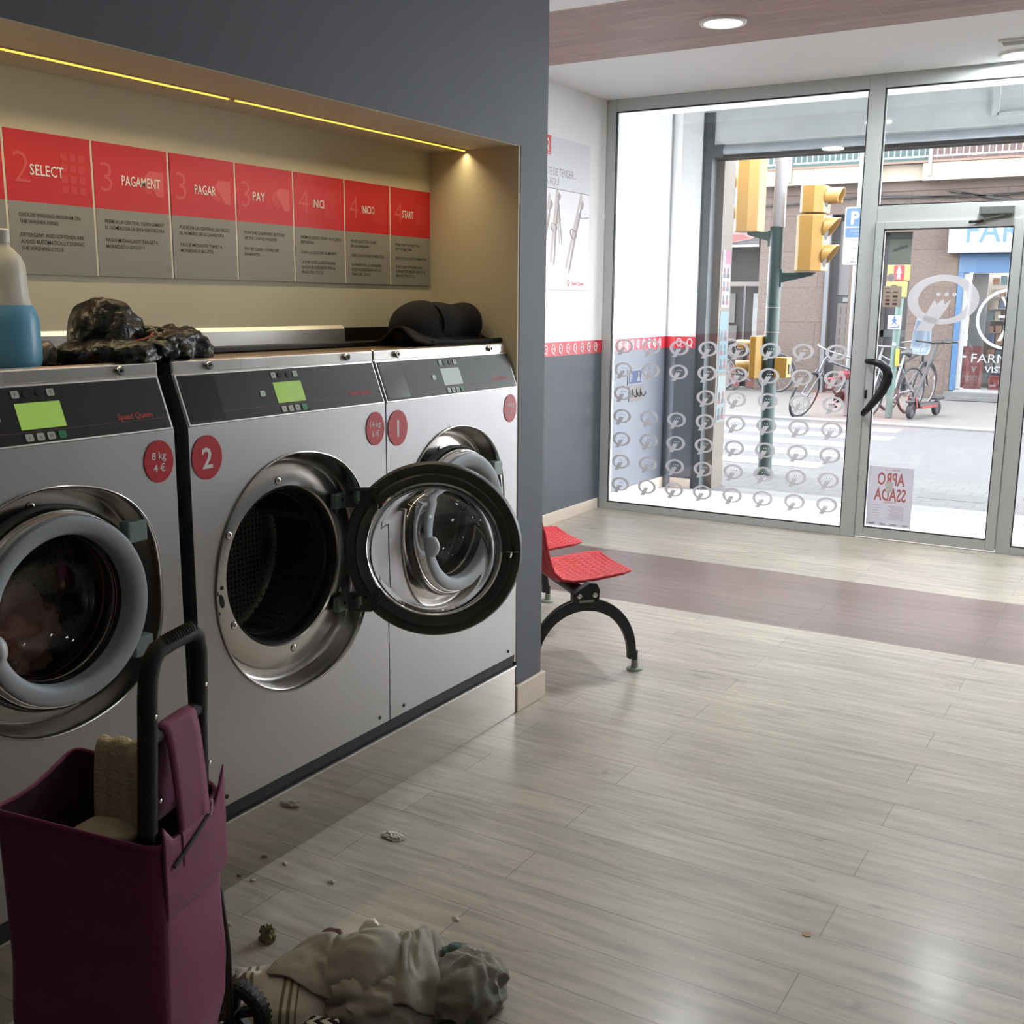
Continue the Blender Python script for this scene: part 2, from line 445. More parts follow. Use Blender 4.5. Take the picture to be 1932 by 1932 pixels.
# the wall that holds the washers: header, end column, slate outside and cream inside the niche
b = MB()
b.box(-2.6, -2.02, YB, 3.6, 2.0875, 3.2, slate)
b.box(XL, -2.02, 3.41, 3.6, -.1, 2.0875, slate); b.box(XL, -2.6, 3.41, 3.6, 2.0875, 3.2, slate)
b.box(-2.6, -2.02, YB, 1.02, -.1, 2.0875, slate)
b.box(-2.6, -2.42, 1.02, 3.41, -.1, 2.0875, slate)
struct(b.build('wall_washers'))
b = MB()
b.box(-2.42, -2.402, 1.02, 3.405, .2, 2.10, cream)
b.box(-2.402, -2.022, 3.398, 3.41, .2, 2.09, cream)
b.box(-2.402, -2.022, 1.02, 1.035, .2, 2.09, cream)
b.box(-2.402, -2.0208, 1.02, 3.41, 2.0855, 2.1, cream)
struct(b.build('wall_niche'))
b = MB(); b.box(XR, XR + .2, YB, 7.45, -.12, 1.2, slate); b.box(XR, XR + .2, YB, 7.45, 1.2, 3.2, mat('greige_wall_paint', rgb(150, 144, 134), .75)); struct(b.build('wall_right'))
b = MB(); b.box(-2.02, XR, YB - .2, YB, -.12, 3.2, slate); struct(b.build('wall_back'))
# skirtings
b = MB(); b.box(XL, XL + .014, 3.6, 7.34, 0, .085, skirting); b.box(XL, XL + .014, 7.42, 8.6, 0, .085, skirting)
b.box(XL, -3.385, 8.585, 8.6, 0, .085, skirting)
struct(b.build('baseboard_left', bevel=.003))
b = MB(); b.box(-2.019, -2.004, 3.395, 3.614, 0, .105, skirting); b.box(-3.6, -2.019, 3.6, 3.614, 0, .105, skirting)
struct(b.build('baseboard_column', bevel=.003))

# ------------------------------------------------------------------ shop window and door
def frame_bar(mb, x0, x1, z0, z1, y0=YW, y1=YW + .07): mb.box(x0, x1, y0, y1, z0, z1, alu)
def gasket(mb, x0, x1, z0, z1, y=YW - .001):
    t = .006
    for a in ((x0, x1, z0, z0 + t), (x0, x1, z1 - t, z1), (x0, x0 + t, z0, z1), (x1 - t, x1, z0, z1)):
        mb.box(a[0], a[1], y, y + .03, a[2], a[3], alu_dark)
GX0, GX1, GZ0, GZ1 = -3.575, -1.803, .055, 2.895
b = MB()
frame_bar(b, -3.648, GX0, 0, CEIL); frame_bar(b, GX1, -1.702, 0, CEIL)
frame_bar(b, GX0, GX1, 0, GZ0); frame_bar(b, GX0, GX1, GZ1, CEIL); gasket(b, GX0, GX1, GZ0, GZ1)
win1 = struct(b.build('window_1', bevel=.004))
b = MB(); b.box(GX0, GX1, YW + .02, YW + .028, GZ0, GZ1, glass_m); pane1 = b.build('glass_pane', win1)
# frosted stickers in rows on the pane
b = MB(); q_mark(b, (0, 0, 0), X, Z, -Y, .074, sticker_m); st0 = b.build('frosted_sticker', pane1)
first = True
XS = [-3.475, -3.255, -3.036, -2.815, -2.588, -2.363, -2.134, -1.909]
ZS = [1.228, 1.055, .881, .708, .535, .363, .190]
for r, z in enumerate(ZS):
    for c, x in enumerate(XS):
        if r == 2 and c in (1, 2): continue
        o = st0 if first else st0.copy()
        if not first: COL.objects.link(o); o.parent = pane1
        first = False
        o.location = (x, YW + .0192, z + .008)
# pane above the door, mullions
DX0, DX1, DZ1 = -1.713, -.822, 2.075
b = MB()
frame_bar(b, -1.702, XR, GZ1, CEIL); frame_bar(b, -1.702, -.60, 2.075, 2.178); frame_bar(b, -.822, -.735, 0, 2.075)
frame_bar(b, -.70, -.60, 2.178, GZ1)
gasket(b, -1.702, -.70, 2.178, GZ1)
win2 = struct(b.build('window_2', bevel=.004))
b = MB(); b.box(-1.702, -.70, YW + .02, YW + .028, 2.178, GZ1, glass_m); b.build('glass_pane', win2)
b = MB(); frame_bar(b, -.60, XR, 2.075, 2.12); frame_bar(b, -.735, XR, 0, .05); frame_bar(b, .52, .62, .05, 2.075); frame_bar(b, 1.62, XR, .05, 2.075); gasket(b, -.735, .52, .05, 2.075)
win3 = struct(b.build('window_3', bevel=.004))
b = MB(); b.box(-.735, .52, YW + .02, YW + .028, .05, 2.075, glass_m); b.box(.62, 1.62, YW + .02, YW + .028, .05, 2.075, glass_m); b.box(-.6, XR, YW + .02, YW + .028, 2.12, GZ1, glass_m)
pane3 = b.build('glass_pane', win3)
for x, z in ((-.60, .19), (-.60, .363), (-.38, .19), (-.38, .363)):
    o = st0.copy(); COL.objects.link(o); o.parent = pane3; o.location = (x, YW + .0192, z + .008)
# the door
b = MB(); dy0, dy1 = YW - .012, YW + .05
for a in ((-1.7, -1.65, 0.012, DZ1), (-.882, DX1 - .004, 0.012, DZ1), (-1.65, -.882, .012, .078), (-1.65, -.882, 2.028, DZ1)):
    b.box(a[0], a[1], dy0, dy1, a[2], a[3], alu)
b.box(-1.712, -1.704, dy0 + .012, dy0 + .03, 0.012, DZ1, alu_dark)
gasket(b, -1.65, -.882, .078, 2.028, dy0 - .001)
door1 = struct(b.build('door_1', bevel=.004))
b = MB(); b.box(-1.65, -.882, YW + .012, YW + .02, .078, 2.028, glass_m); dp = b.build('glass_pane', door1)
b = MB(); q_mark(b, (-1.262, YW + .011, 1.588), X, Z, -Y, .215, sticker_m); b.build('frosted_sticker', dp)
# bent pull handle: a hook that bulges into the doorway
b = MB()
pts = []
for t in range(15):
    s = t / 14
    z = 1.192 - .36 * s
    x = -1.70 + .165 * (math.sin(PI * min(1, s * 1.0 + .0)) ** .75) * (1.15 - .55 * s)
    pts.append((x, YW - .075 - .01 * math.sin(PI * s), z))
pts = [(-1.700, YW - .03, 1.188), (-1.672, YW - .075, 1.190), (-1.63, YW - .085, 1.187), (-1.585, YW - .085, 1.172), (-1.553, YW - .085, 1.142), (-1.542, YW - .085, 1.105), (-1.549, YW - .085, 1.06), (-1.575, YW - .085, 1.0), (-1.61, YW - .085, .945), (-1.65, YW - .085, .89), (-1.685, YW - .075, .85), (-1.70, YW - .03, .836)]
b.tube(pts, [.016, .018, .022, .028, .032, .034, .033, .030, .027, .023, .019, .014], mat('black_door_handle', rgb(22, 24, 30), .35), 12, flat=.7)
b.build('handle', door1, smooth=60)
b = MB(); b.box(-1.700, -1.684, YW - .02, YW - .012, .945, 1.0, black_p); b.box(-1.697, -1.687, YW - .024, YW - .02, .96, .98, alu_dark); b.build('lock', door1, bevel=.002)
b = MB(); b.box(-1.085, -.89, YW - .05, YW, 2.098, 2.15, mat('closer_grey', rgb(120, 124, 122), .45, metal=.3)); b.build('closer_body', door1, bevel=.006)
b = MB(); b.obox((-1.03, YW - .035, 2.078), (1, 0, .2), (0, 1, 0), (0, 0, 1), .09, .01, .004, steel_t); b.obox((-1.10, YW - .03, 2.06), (1, 0, .08), (0, 1, 0), (0, 0, 1), .04, .012, .008, black_p); b.build('closer_arm', door1, bevel=.002)
# notices on the door pane
FR = YW + .0235
def backlit_paper(name, col, tr):
    m = frosted(name, col, 1.0); m.node_tree.nodes['Mix Shader'].inputs['Fac'].default_value = tr
    return m
paper_w = backlit_paper('white_paper', rgb(226, 224, 230), .42)
paper_s = backlit_paper('show_through_red', rgb(214, 140, 134), .42)
paper_g = mat('show_through_grey', rgb(176, 168, 172), .6)
t = MB(); o = Vector((-1.494, YW + .0105, .296))
t.box(-1.638, -1.350, YW + .0105, YW + .0118, .094, .496, paper_w)
pl = tag(t.build('notice_sheet'), 'white sheet with pale red mirrored letters at the bottom left of the glass door', 'poster')
t = MB(); oo = (-1.494, YW + .0100, 0)
t.text('APRO', (-1.494, YW + .0100, .375), -X, Z, paper_s, h=.085, w=.175, align='C', bold=.02)
t.text('SSADA', (-1.494, YW + .0100, .270), -X, Z, paper_s, h=.085, w=.205, align='C', bold=.02)
t.text('DE MA CURTA', (-1.494, YW + .0100, .472), -X, Z, paper_s, h=.008, w=.10, align='C', bold=.02)
t.text('POPULAR', (-1.494, YW + .0100, .253), -X, Z, paper_s, h=.008, w=.08, align='C', bold=.02)
t.build('lettering', pl)
t = MB()
for i in range(11): t.box(-1.50 + .01 * (i % 3), -1.40, YW + .0100, YW + .0106, .232 - i * .009, .2345 - i * .009, paper_g)
for i in range(5): t.box(-1.60, -1.555 + .006 * (i % 2), YW + .0100, YW + .0106, .232 - i * .017, .2345 - i * .017, paper_g)
t.build('fine_print', pl)
for i in range(4):
    t = MB(); t.box(-1.62 + i * .072, -1.58 + i * .07, YW + .0100, YW + .0106, .104, .114, paper_g); t.build('logo', pl)
t = MB(); t.box(-1.525, -1.480, YW + .0085, YW + .0098, .325, .395, mat('small_receipt_paper', rgb(208, 205, 200), .6)); t.build('taped_slip', pl)
t = MB(); t.box(-1.632, -1.516, YW + .0105, YW + .0118, 1.54, 1.672, mat('buff_card', rgb(176, 160, 144), .6))
for r in range(3):
    for c in range(2): t.box(-1.614 + c * .046, -1.586 + c * .046, YW + .010, YW + .0106, 1.552 + r * .024, 1.565 + r * .024, [ink, redline, ink_grey][(r + c) % 3])
for c in range(2): t.box(-1.614 + c * .046, -1.586 + c * .046, YW + .010, YW + .0106, 1.632, 1.636, ink)
t.box(-1.625, -1.59, YW + .010, YW + .0106, 1.654, 1.660, ink_grey)
tag(t.build('payment_card_notice'), 'buff card with rows of small dark logos stuck left on the glass door', 'notice')
t = MB(); t.box(-1.612, -1.475, YW + .0105, YW + .0118, 1.805, 2.005, mat('grey_green_card', rgb(128, 134, 128), .6))
t.box(-1.612, -1.475, YW + .0098, YW + .0106, 1.965, 2.005, mat('dark_card_band', rgb(84, 92, 90), .6))
t.text('VIDEOVIGILANCIA', (-1.543, YW + .0092, 1.98), X, Z, ink_grey, h=.009, w=.1, align='C')
cg = mat('card_camera_grey', rgb(90, 97, 94), .6)
t.prism([(-.02, 0), (.035, .012), (.04, -.004), (-.012, -.018)], (-1.535, YW + .0098, 1.92), X, Z, -Y, .0006, cg)
t.prism([(-.055, -.03), (-.02, -.02), (-.012, -.012), (-.02, -.006), (-.055, -.022)], (-1.535, YW + .0098, 1.92), X, Z, -Y, .0006, cg)
tag(t.build('camera_warning_card'), 'grey card with a camera drawing at the top left of the glass door', 'notice')
t = MB(); t.prism(ell(.028, .028, 24), (-1.588, YW + .0115, 1.725), X, Z, -Y, .001, mat('faded_round_sticker', rgb(186, 176, 178), .6)); t.prism(ell(.018, .018, 24), (-1.588, YW + .0105, 1.725), X, Z, -Y, .0006, mat('faded_round_sticker_centre', rgb(168, 158, 162), .6))
tag(t.build('round_sticker'), 'small round faded sticker above the buff card on the glass door', 'sticker')

# ------------------------------------------------------------------ ceiling lights and vent
lamp_glow = mat('downlight_glow', (1, 1, 1, 1), .5, emit=(1.0, .97, .80, 1), estr=5.0)
lamp_rim = mat('white_lamp_rim', rgb(232, 234, 230), .4)
for i, (lx, ly) in enumerate(LAMPS):
    lab = {0: 'round glowing downlight set in the dark wooden ceiling strip', 1: 'round glowing downlight in the white ceiling beside the window frame'}.get(i, 'round recessed ceiling downlight added out of view to light the room')
    L = thing('ceiling_downlight', (lx, ly, CEIL - .012), lab, 'light', 'round ceiling downlights')
    m = MB(); m.lathe([(.098, -.002), (.118, -.002), (.122, .004), (.122, .014), (.098, .014)], L.location, Z, lamp_rim, 40, closed=True); m.build('rim', L, smooth=40)
    m = MB(); m.lathe([(.0, .004), (.097, .004), (.097, .010), (0, .010)], L.location, Z, lamp_glow, 40); m.build('diffuser', L)
    ld = bpy.data.lights.new('downlight_beam', 'AREA'); ld.energy = LAMP_POWER[i]; ld.color = (.93, .98, 1.0); ld.shape = 'DISK'; ld.size = .19
    lo = bpy.data.objects.new('downlight_beam', ld); COL.objects.link(lo); lo.parent = L; lo.location = (0, 0, -.006)
v = thing('ceiling_vent', (-.80, 6.82, CEIL - .01), 'white slotted air vent in the white ceiling above the door', 'vent')
m = MB(); m.box(-.98, -.40, 6.76, 6.775, CEIL - .012, CEIL - .001, lamp_rim); m.box(-.98, -.40, 6.885, 6.90, CEIL - .012, CEIL - .001, lamp_rim); m.box(-.98, -.965, 6.775, 6.885, CEIL - .012, CEIL - .001, lamp_rim); m.box(-.415, -.40, 6.775, 6.885, CEIL - .012, CEIL - .001, lamp_rim)
m.build('frame', v, bevel=.002)
m = MB()
for k in range(5): m.obox((-.69, 6.79 + k * .02, CEIL - .007), X, (0, 1, .5), (0, -.5, 1), .275, .007, .001, lamp_rim)
m.build('slats', v)

# ------------------------------------------------------------------ washers
def hole_curve(yc, zc, a, c, n, right_flat):
    out = []
    for i in range(n):
        t = 2 * PI * i / n
        cs, sn = math.cos(t), math.sin(t)
        if cs > 0 and right_flat:
            p = 2.55
            q = (abs(cs) ** p + abs(sn) ** p) ** (-1 / p)
            k = cs ** .6
            rr = (1 - k) * 1 + k * q if True else 1
            out.append((yc + a * .985 * cs * rr, zc + c * sn * rr))
        else: out.append((yc + a * cs, zc + c * sn))
    return out
def profile_x(z):       # slanted control face
    return XF - (z - 1.245) * (.047 / .125)
def onpanel(y, z, lift=0.0):
    nrm = Vector((.125, 0, .047)).normalized()
    return Vector((profile_x(z), y, z)) + nrm * lift
PU = Vector((-.047, 0, .125)).normalized(); PN = Vector((.125, 0, .047)).normalized()

def door_parts(root, c, th, open_door, s_=1.0):
    """washer door about its centre c, turned th about the vertical; local +n is the outer face"""
    cs, sn = math.cos(th), math.sin(th)
    n = Vector((cs, sn, 0)); u = Vector((-sn, cs, 0)); c = Vector(c)
    N = 72
    def sc(prof): return [(r * s_, h) for r, h in prof]
    d = MB()   # black carrier ring, seen on the back of the open door
    d.lathe(sc([(.262, .0), (.262, -.012), (.256, -.022), (.240, -.026), (.231, -.024), (.226, -.030), (.219, -.024), (.207, -.016), (.200, -.012), (.198, .0), (.21, .012), (.25, .012)]), c, n, carrier_m, N, closed=True)
    door = d.build('door', root, smooth=35)
    d = MB(); d.lathe(sc([(.256, .010), (.254, .024), (.248, .036), (.241, .044), (.236, .044), (.236, .02), (.25, .008)]), c, n, chrome, N, closed=True); d.build('chrome_bezel', door, smooth=40)
    d = MB(); d.lathe(sc([(.2385, .044), (.236, .052), (.228, .055), (.202, .050), (.193, .046), (.190, .036), (.189, .012), (.20, .012), (.236, .03)]), c, n, grey_p, N, closed=True); d.build('door_ring', door, smooth=50)
    d = MB(); prof = []
    D = .125
    for k in range(15):
        t = k / 14 * PI / 2
        prof.append((.190 * math.cos(t) ** .8 if k < 14 else .0005, -.012 - D * math.sin(t)))
    inner = [(max(r - .005, .0003), h + (.005 if r < .17 else .0)) for r, h in prof]
    d.lathe(sc([(.200, .010), (.200, -.006), (.191, -.012)] + prof[1:] + list(reversed(inner[1:])) + [(.185, -.008), (.185, .010)]), c, n, door_glass, N, closed=True)
    d.build('glass_bowl', door, smooth=60)
    d = MB(); d.lathe(sc([(.193, -.010), (.197, -.016), (.202, -.014), (.202, -.006), (.194, -.004)]), c, n, chrome, N, closed=True); d.build('trim_ring', door, smooth=60)
    # knob at the free edge
    kc = c - u * .214 * s_ + n * .058
    d = MB(); d.lathe([(.001, .028), (.012, .027), (.020, .020), (.024, .008), (.022, -.004), (.012, -.012), (.001, -.014)], kc + Vector((0, 0, -.035)), (n - u * .55), lightgrey_p, 24)
    for q in d.v: q.z = (kc.z - .035) + (q.z - (kc.z - .035)) * 1.45
    d.build('handle_knob', door, smooth=60)
    # two hinges at the other edge
    for s in (1, -1):
        h = c + u * .205 * s_ + Z * (.157 * s * s_)
        d = MB()
        if open_door:
            d.obox(h - n * .022 + u * .012, u, Z, n, .036, .03, .006, carrier_m)
            for a, e in ((-.018, .016), (.0, -.012), (.018, .014)):
                d.lathe([(.0055, 0), (.0055, .005), (.0, .006)], h - n * .028 + u * (a + .012) + Z * e, -n, black_r, 12)
            for q in range(3): d.obox(h - n * .024 - u * .04 + Z * (.024 * (q - 1)), u, Z, n, .006, .008, .007, carrier_m)
        else:
            d.obox(h + n * .015 + u * .028, u, Z, n, .026, .024, .016, hinge_m)
        d.build('hinge_plate', door, bevel=.003)
    if open_door:   # latch
        h = c - u * .232
        d = MB(); d.obox(h - n * .028, u, Z, n, .018, .002, .004, steel_t); d.obox(h - n * .028 - u * .004, Z, u, n, .02, .002, .004, black_r); d.tube([h - n * .026 + u * .0, h - n * .045 + u * .006 - Z * .014], .003, chrome, 8)
        d.build('latch', door)
    return door

def washer(y0, y1, yc, zc, ha, hc, label, open_angle, closed_door, number, kg, lcd, locks, panel_dark, right_flat=True, fills=False):
    root = thing('washing_machine', ((XF - 2.38) / 2, (y0 + y1) / 2, .235), label, 'washing machine', 'steel front loading washing machines')
    # cabinet with the round opening in its front
    N = 120
    hole = hole_curve(yc, zc, ha, hc, N, right_flat)
    zb, zt = .237, 1.245
    m = MB(); outer = []
    r = .006
    for (hy, hz) in hole:
        dy, dz = hy - yc, hz - zc
        k = min(((y1 - yc) / dy if dy > 1e-9 else 1e9), ((y0 - yc) / dy if dy < -1e-9 else 1e9), ((zt - zc) / dz if dz > 1e-9 else 1e9), ((zb - zc) / dz if dz < -1e-9 else 1e9))
        outer.append([yc + dy * k, zc + dz * k])
    for cy, cz in ((y0, zb), (y1, zb), (y0, zt), (y1, zt)):
        j = min(range(N), key=lambda i: (outer[i][0] - cy) ** 2 + (outer[i][1] - cz) ** 2); outer[j] = [cy, cz]
    vs = [(XF, a, c) for a, c in outer] + [(XF, a, c) for a, c in hole]
    m.add(vs, [(i, (i + 1) % N, N + (i + 1) % N, N + i) for i in range(N)], steel_f)
    side = [(XF, zb), (XF, zt), (profile_x(1.372), 1.372), (-2.062, 1.40), (-2.385, 1.40), (-2.385, zb)]
    for yy, sg in ((y0, 1), (y1, -1)):
        m.add([(x, yy, z) for x, z in side], [tuple(range(6)) if sg > 0 else tuple(reversed(range(6)))], steel_f)
    k = len(side)
    vs = [(x, y0, z) for x, z in side] + [(x, y1, z) for x, z in side]
    for i, mm in ((1, steel_f), (2, steel_t), (3, top_m), (4, black_p), (5, black_p)):
        j = (i + 1) % k
        m.add([vs[i], vs[j], vs[k + j], vs[k + i]], [(0, 1, 2, 3)], mm)
    m.build('cabinet', root)
    # folded steel strip along the top, with two lock screws
    m = MB(); m.prism([(0, 0), (0, .029), (-.012, .034), (-.012, 0)], (-2.056, y0 + .001, 1.3735), X, Z, Y, y1 - y0 - .002, steel_t); m.build('top_strip', root, bevel=.0025)
    for ly in locks:
        m = MB(); m.lathe([(.011, -.002), (.011, .006), (.009, .009), (.006, .009), (.006, .006), (0, .006)], (-2.055, ly, 1.389), X, chrome, 20)
        m.box(-2.049, -2.0465, ly - .001, ly + .001, 1.385, 1.393, black_r)
        m.build('lock_screw', root, smooth=40)
    # control panel
    hw = (y1 - y0) / 2; ym = (y0 + y1) / 2; pc = onpanel(ym, 1.309)
    m = MB(); m.obox(pc + PN * .001, Y, PU, PN, hw - .003, .0665, .0025, steel_t)
    cp = MB(); cp.obox(pc + PN * .003, Y, PU, PN, hw - .009, .0615, .0022, panel_m)
    m.build('panel_trim', root, bevel=.0015)
    cpo = cp.build('control_panel', root, bevel=.001)
    L = .0055
    if panel_dark:
        m = MB(); m.obox(onpanel(y0 + .07, 1.310, .0052), Y, PU, PN, .055, .056, .0004, panel_d); m.build('card_window', cpo)
    m = MB(); m.obox(onpanel(yc + .002 if panel_dark else yc + .004, 1.306, .0056), Y, PU, PN, .054, .0285, .0006, lcd); m.build('display', cpo)
    btn = [(yc - .042, 1.351, btn_w), (yc + .042, 1.351, btn_w), (yc - .1, 1.307, btn_w), (yc - .038, 1.263, btn_w), (yc - .012, 1.263, btn_w), (yc + .014, 1.263, btn_w), (yc + .041, 1.263, btn_g)]
    glyph = ['F', 'T', 'i', '+', 'x', 'N', 'o']
    for (by, bz, bm_), g in zip(btn, glyph):
        m = MB(); p = onpanel(by, bz, .0055); m.prism([(a, c) for a, c in rrect(-.009, .009, -.008, .008, .003, 3)], p, Y, PU, PN, .0015, bm_)
        m.text(g, p + PN * .0017 - PU * .004, Y, PU, ink, h=.008, align='C'); m.build('button', cpo)
    for by in (yc - .017, yc + .014):
        m = MB(); m.prism(ell(.008, .008, 16), onpanel(by, 1.351, .0055), Y, PU, PN, .0012, panel_d); m.build('button', cpo)
    m = MB(); m.text('Speed Queen', onpanel(yc + .242 if panel_dark else yc + .193, 1.2795, .0058), Y, PU, redlogo, h=.014, w=.098, bold=.025); m.build('lettering', cpo)
    m = MB(); m.obox(onpanel((yc - .27 + y1) / 2 if panel_dark else ym, 1.2745, .0054), Y, PU, PN, (y1 - (yc - .27)) / 2 - .012 if panel_dark else hw - .012, .0008, .0003, redline); m.build('red_line', cpo)
    # recess around the door
    m = MB(); rings = []
    R1 = ha * .93
    def ringpts(fr, depth, rad=None):
        out = []
        for i, (hy, hz) in enumerate(hole):
            t = 2 * PI * i / N
            if rad is None: a, c = yc + (hy - yc) * fr, zc + (hz - zc) * fr
            else:
                a1, c1 = yc + (hy - yc) * 1.0, zc + (hz - zc) * 1.0
                a, c = a1 + (yc + rad * math.cos(t) - a1) * fr, c1 + (zc + rad * math.sin(t) - c1) * fr
            out.append((XF + depth, a, c))
        return out
    ro = .284 if ha > .3 else .252
    seq = [ringpts(1.0, 0), ringpts(1.004, .004), ringpts(.996, .0055), ringpts(.985, .002), ringpts(.978, -.008), ringpts(.972, -.03), ringpts(.962, -.052), ringpts(.945, -.064), ringpts(.92, -.068), ringpts(1.0, -.068, ro)]
    vs = [p for s_ in seq for p in s_]
    m.add(vs, [(k * N + i, k * N + (i + 1) % N, (k + 1) * N + (i + 1) % N, (k + 1) * N + i) for k in range(len(seq) - 1) for i in range(N)], steel_r)
    m.build('door_recess', root, smooth=50)
    # flange ring with screws
    di = .2225 if ha > .3 else .20
    m = MB(); c0 = (XF, yc + .01, zc + .008)
    m.lathe([(ro + .012, -.067), (ro + .010, -.061), (ro + .004, -.058), (di + .006, -.058), (di, -.064), (di, -.085), (ro, -.085)], c0, X, steel_r, 96, closed=True)
    fl = m.build('flange', root, smooth=35)
    bolts = [(-.022, .246), (-.213, .126), (-.208, -.121), (.019, -.246), (.219, .124), (.228, -.122)]
    for by, bz in bolts:
        m = MB(); m.lathe([(.0105, -.001), (.0105, .002), (.008, .0035), (.004, .0035), (.004, .001), (0, .001)], (XF - .058, c0[1] + by * di / .2225, c0[2] + bz * di / .2225), X, steel_t, 16); m.lathe([(.0115, -.001), (.0115, .0012), (.0105, .0012)], (XF - .058, c0[1] + by * di / .2225, c0[2] + bz * di / .2225), X, black_r, 16); m.build('screw', fl, smooth=40)
    m = MB()
    for a, e, w_, h_ in ((-.265, .0, .007, .007), (-.245, .012, .006, .006), (-.262, -.055, .007, .007)):
        m.prism(ell(w_, h_, 14), (XF - .0578, c0[1] + a, c0[2] - .022 + e), Y, Z, X, .0008, black_r)
    m.prism([(p * .0085, q * .02) for p, q in ell(1, 1, 16)], (XF - .0578, c0[1] - .248, c0[2] - .045), (0, .97, .2), (0, -.2, .97), X, .0008, black_r)
    m.build('latch_hole', fl)
    # rubber lip and drum
    m = MB(); m.lathe([(di + .001, -.062), (di - .006, -.068), (di - .009, -.085), (di - .006, -.10), (di - .016, -.112), (di - .018, -.13), (di + .01, -.13), (di + .01, -.085)], c0, X, black_r, 96, closed=True)
    m.lathe([(di - .012, -.094), (di - .015, -.090), (di - .016, -.096)], c0, X, steel_r, 96, closed=True)
    m.build('gasket', root, smooth=40)
    m = MB(); m.lathe([(di - .02, -.128), (.262, -.132), (.268, -.15), (.268, -.345), (.25, -.36), (.0, -.362)], c0, X, drum_m, 72)
    for q in range(3):
        an = q * 2 * PI / 3 + .5
        e1 = Vector((0, math.cos(an), math.sin(an))); e2 = Vector((0, -math.sin(an), math.cos(an)))
        cc = Vector(c0) + e1 * .245 + X * (-.24)
        m.prism([(-.04, .03), (.04, .03), (.014, -.035), (-.014, -.035)], cc + X * .10, e2, e1, -X, .2, drum_m)
    m.build('drum', root, smooth=40)
    # round stickers
    if number:
        m = MB(); o = (XF + .0012, y0 + .055, 1.168); m.prism(ell(.049, .055, 40), o, Y, Z, X, .0008, red_st); m.text(number, (XF + .0024, y0 + .055, 1.1415), Y, Z, whitevinyl, h=.052, align='C', bold=.02); m.build('number_sticker', root)
    m = MB(); yk = y1 - .051; o = (XF + .0012, yk, 1.176); m.prism(ell(.043, .05, 40), o, Y, Z, X, .0008, red_st)
    m.text(kg[0], (XF + .0024, yk, 1.181), Y, Z, whitevinyl, h=.018, align='C', bold=.012); m.text(kg[1], (XF + .0024, yk, 1.152), Y, Z, whitevinyl, h=.018, align='C', bold=.012); m.build('price_sticker', root)
    # feet screws along the bottom edge
    for fy in (y0 + .07, y1 - .05):
        m = MB(); m.lathe([(.006, -.001), (.006, .002), (0, .003)], (XF, fy, .262), X, black_r, 10); m.build('base_screw', root)
    # door
    if closed_door: door_parts(root, (XF - .004, yc - .005, zc + .010), 0.0, False, 1.0 if ha > .3 else .87)
    else:
        dc = Vector((-1.802, 2.558, .832)); th = math.radians(121.0)
        dd = door_parts(root, dc, th, True)
        u = Vector((-math.sin(th), math.cos(th), 0))
        for s in (1, -1):
            a = Vector((XF - .05, c0[1] + .225, c0[2] + .157 * s)); e = dc + u * .225 + Z * (.157 * s) - Vector((math.cos(th), math.sin(th), 0)) * .02
            m = MB(); m.obox(a + Vector((.012, -.01, 0)), Y, Z, X, .03, .022, .012, hinge_m)
            mid = (a + e) / 2; dv = (e - a)
            m.obox(mid + Vector((.008, 0, 0)), dv, Z, dv.cross(Z), dv.length / 2 + .008, .019, .010, hinge_m)
            m.lathe([(.006, 0), (.006, .004), (0, .005)], a + Vector((.024, -.012, .004)), X, black_r, 10)
            m.build('hinge_arm', root, bevel=.005)
    return root

W3 = washer(1.095, 1.785, 1.440, .880, .288, .276, 'steel washer with pink laundry behind its round door, nearest the trolley', 0, True, None, ('8 kg', '4 €'), lcd_green, [1.206, 1.674], False)
W2 = washer(1.829, 2.6035, 2.205, .808, .313, .336, 'steel washer marked 2 with its door wide open and empty drum', 0, False, '2', ('14 kg', '6 €'), lcd_green, [1.945, 2.479], True)
W1 = washer(2.6085, 3.383, 2.985, .808, .313, .336, 'steel washer marked 1 at the end beside the grey column', 0, True, '1', ('14 kg', '6 €'), lcd_white, [2.721, 3.263], True)
# bundle of washing in the drum of the nearest machine
def lumps(mb, c, rx, ry, rz, m, seed, amp=.35, freq=5.0, nu=40, nv=24, ridge=True, zmin=None):
    off = Vector((seed * 7.1, seed * 3.3, seed * 1.7))
    def fn(a, b_):
        th, ph = a * 2 * PI, b_ * PI
        d = Vector((math.sin(ph) * math.cos(th), math.sin(ph) * math.sin(th), math.cos(ph)))
        p = Vector((d.x * rx, d.y * ry, d.z * rz)) * freq * 2
        w = Vector((noise.noise(p * .7 + off), noise.noise(p * .7 + off + Vector((5, 0, 0))), noise.noise(p * .7 + off + Vector((0, 9, 0)))))
        h = noise.noise(p + w * 1.4 + off)
        if ridge: h = 1 - 2.2 * abs(h)
        h2 = noise.noise(p * 2.6 + off)
        k = 1 + amp * (h * .5 + h2 * .18 - .2)
        q = Vector(c) + Vector((d.x * rx * k, d.y * ry * k, d.z * rz * k))
        if zmin is not None and q.z < zmin: q.z = zmin + (q.z - zmin) * .03
        return q
    mb.grid(fn, nu, nv, m)
    return mb
pink = mat('dusty_pink_cloth', rgb(196, 146, 130), .85, sheen=.2)
m = MB(); lumps(m, (XF - .215, 1.375, .795), .09, .185, .125, pink, 3, .5, 7, 70, 46)
tag(m.build('wet_laundry', smooth=70), 'dusty pink wet laundry inside the drum of the machine nearest the trolley', 'laundry')

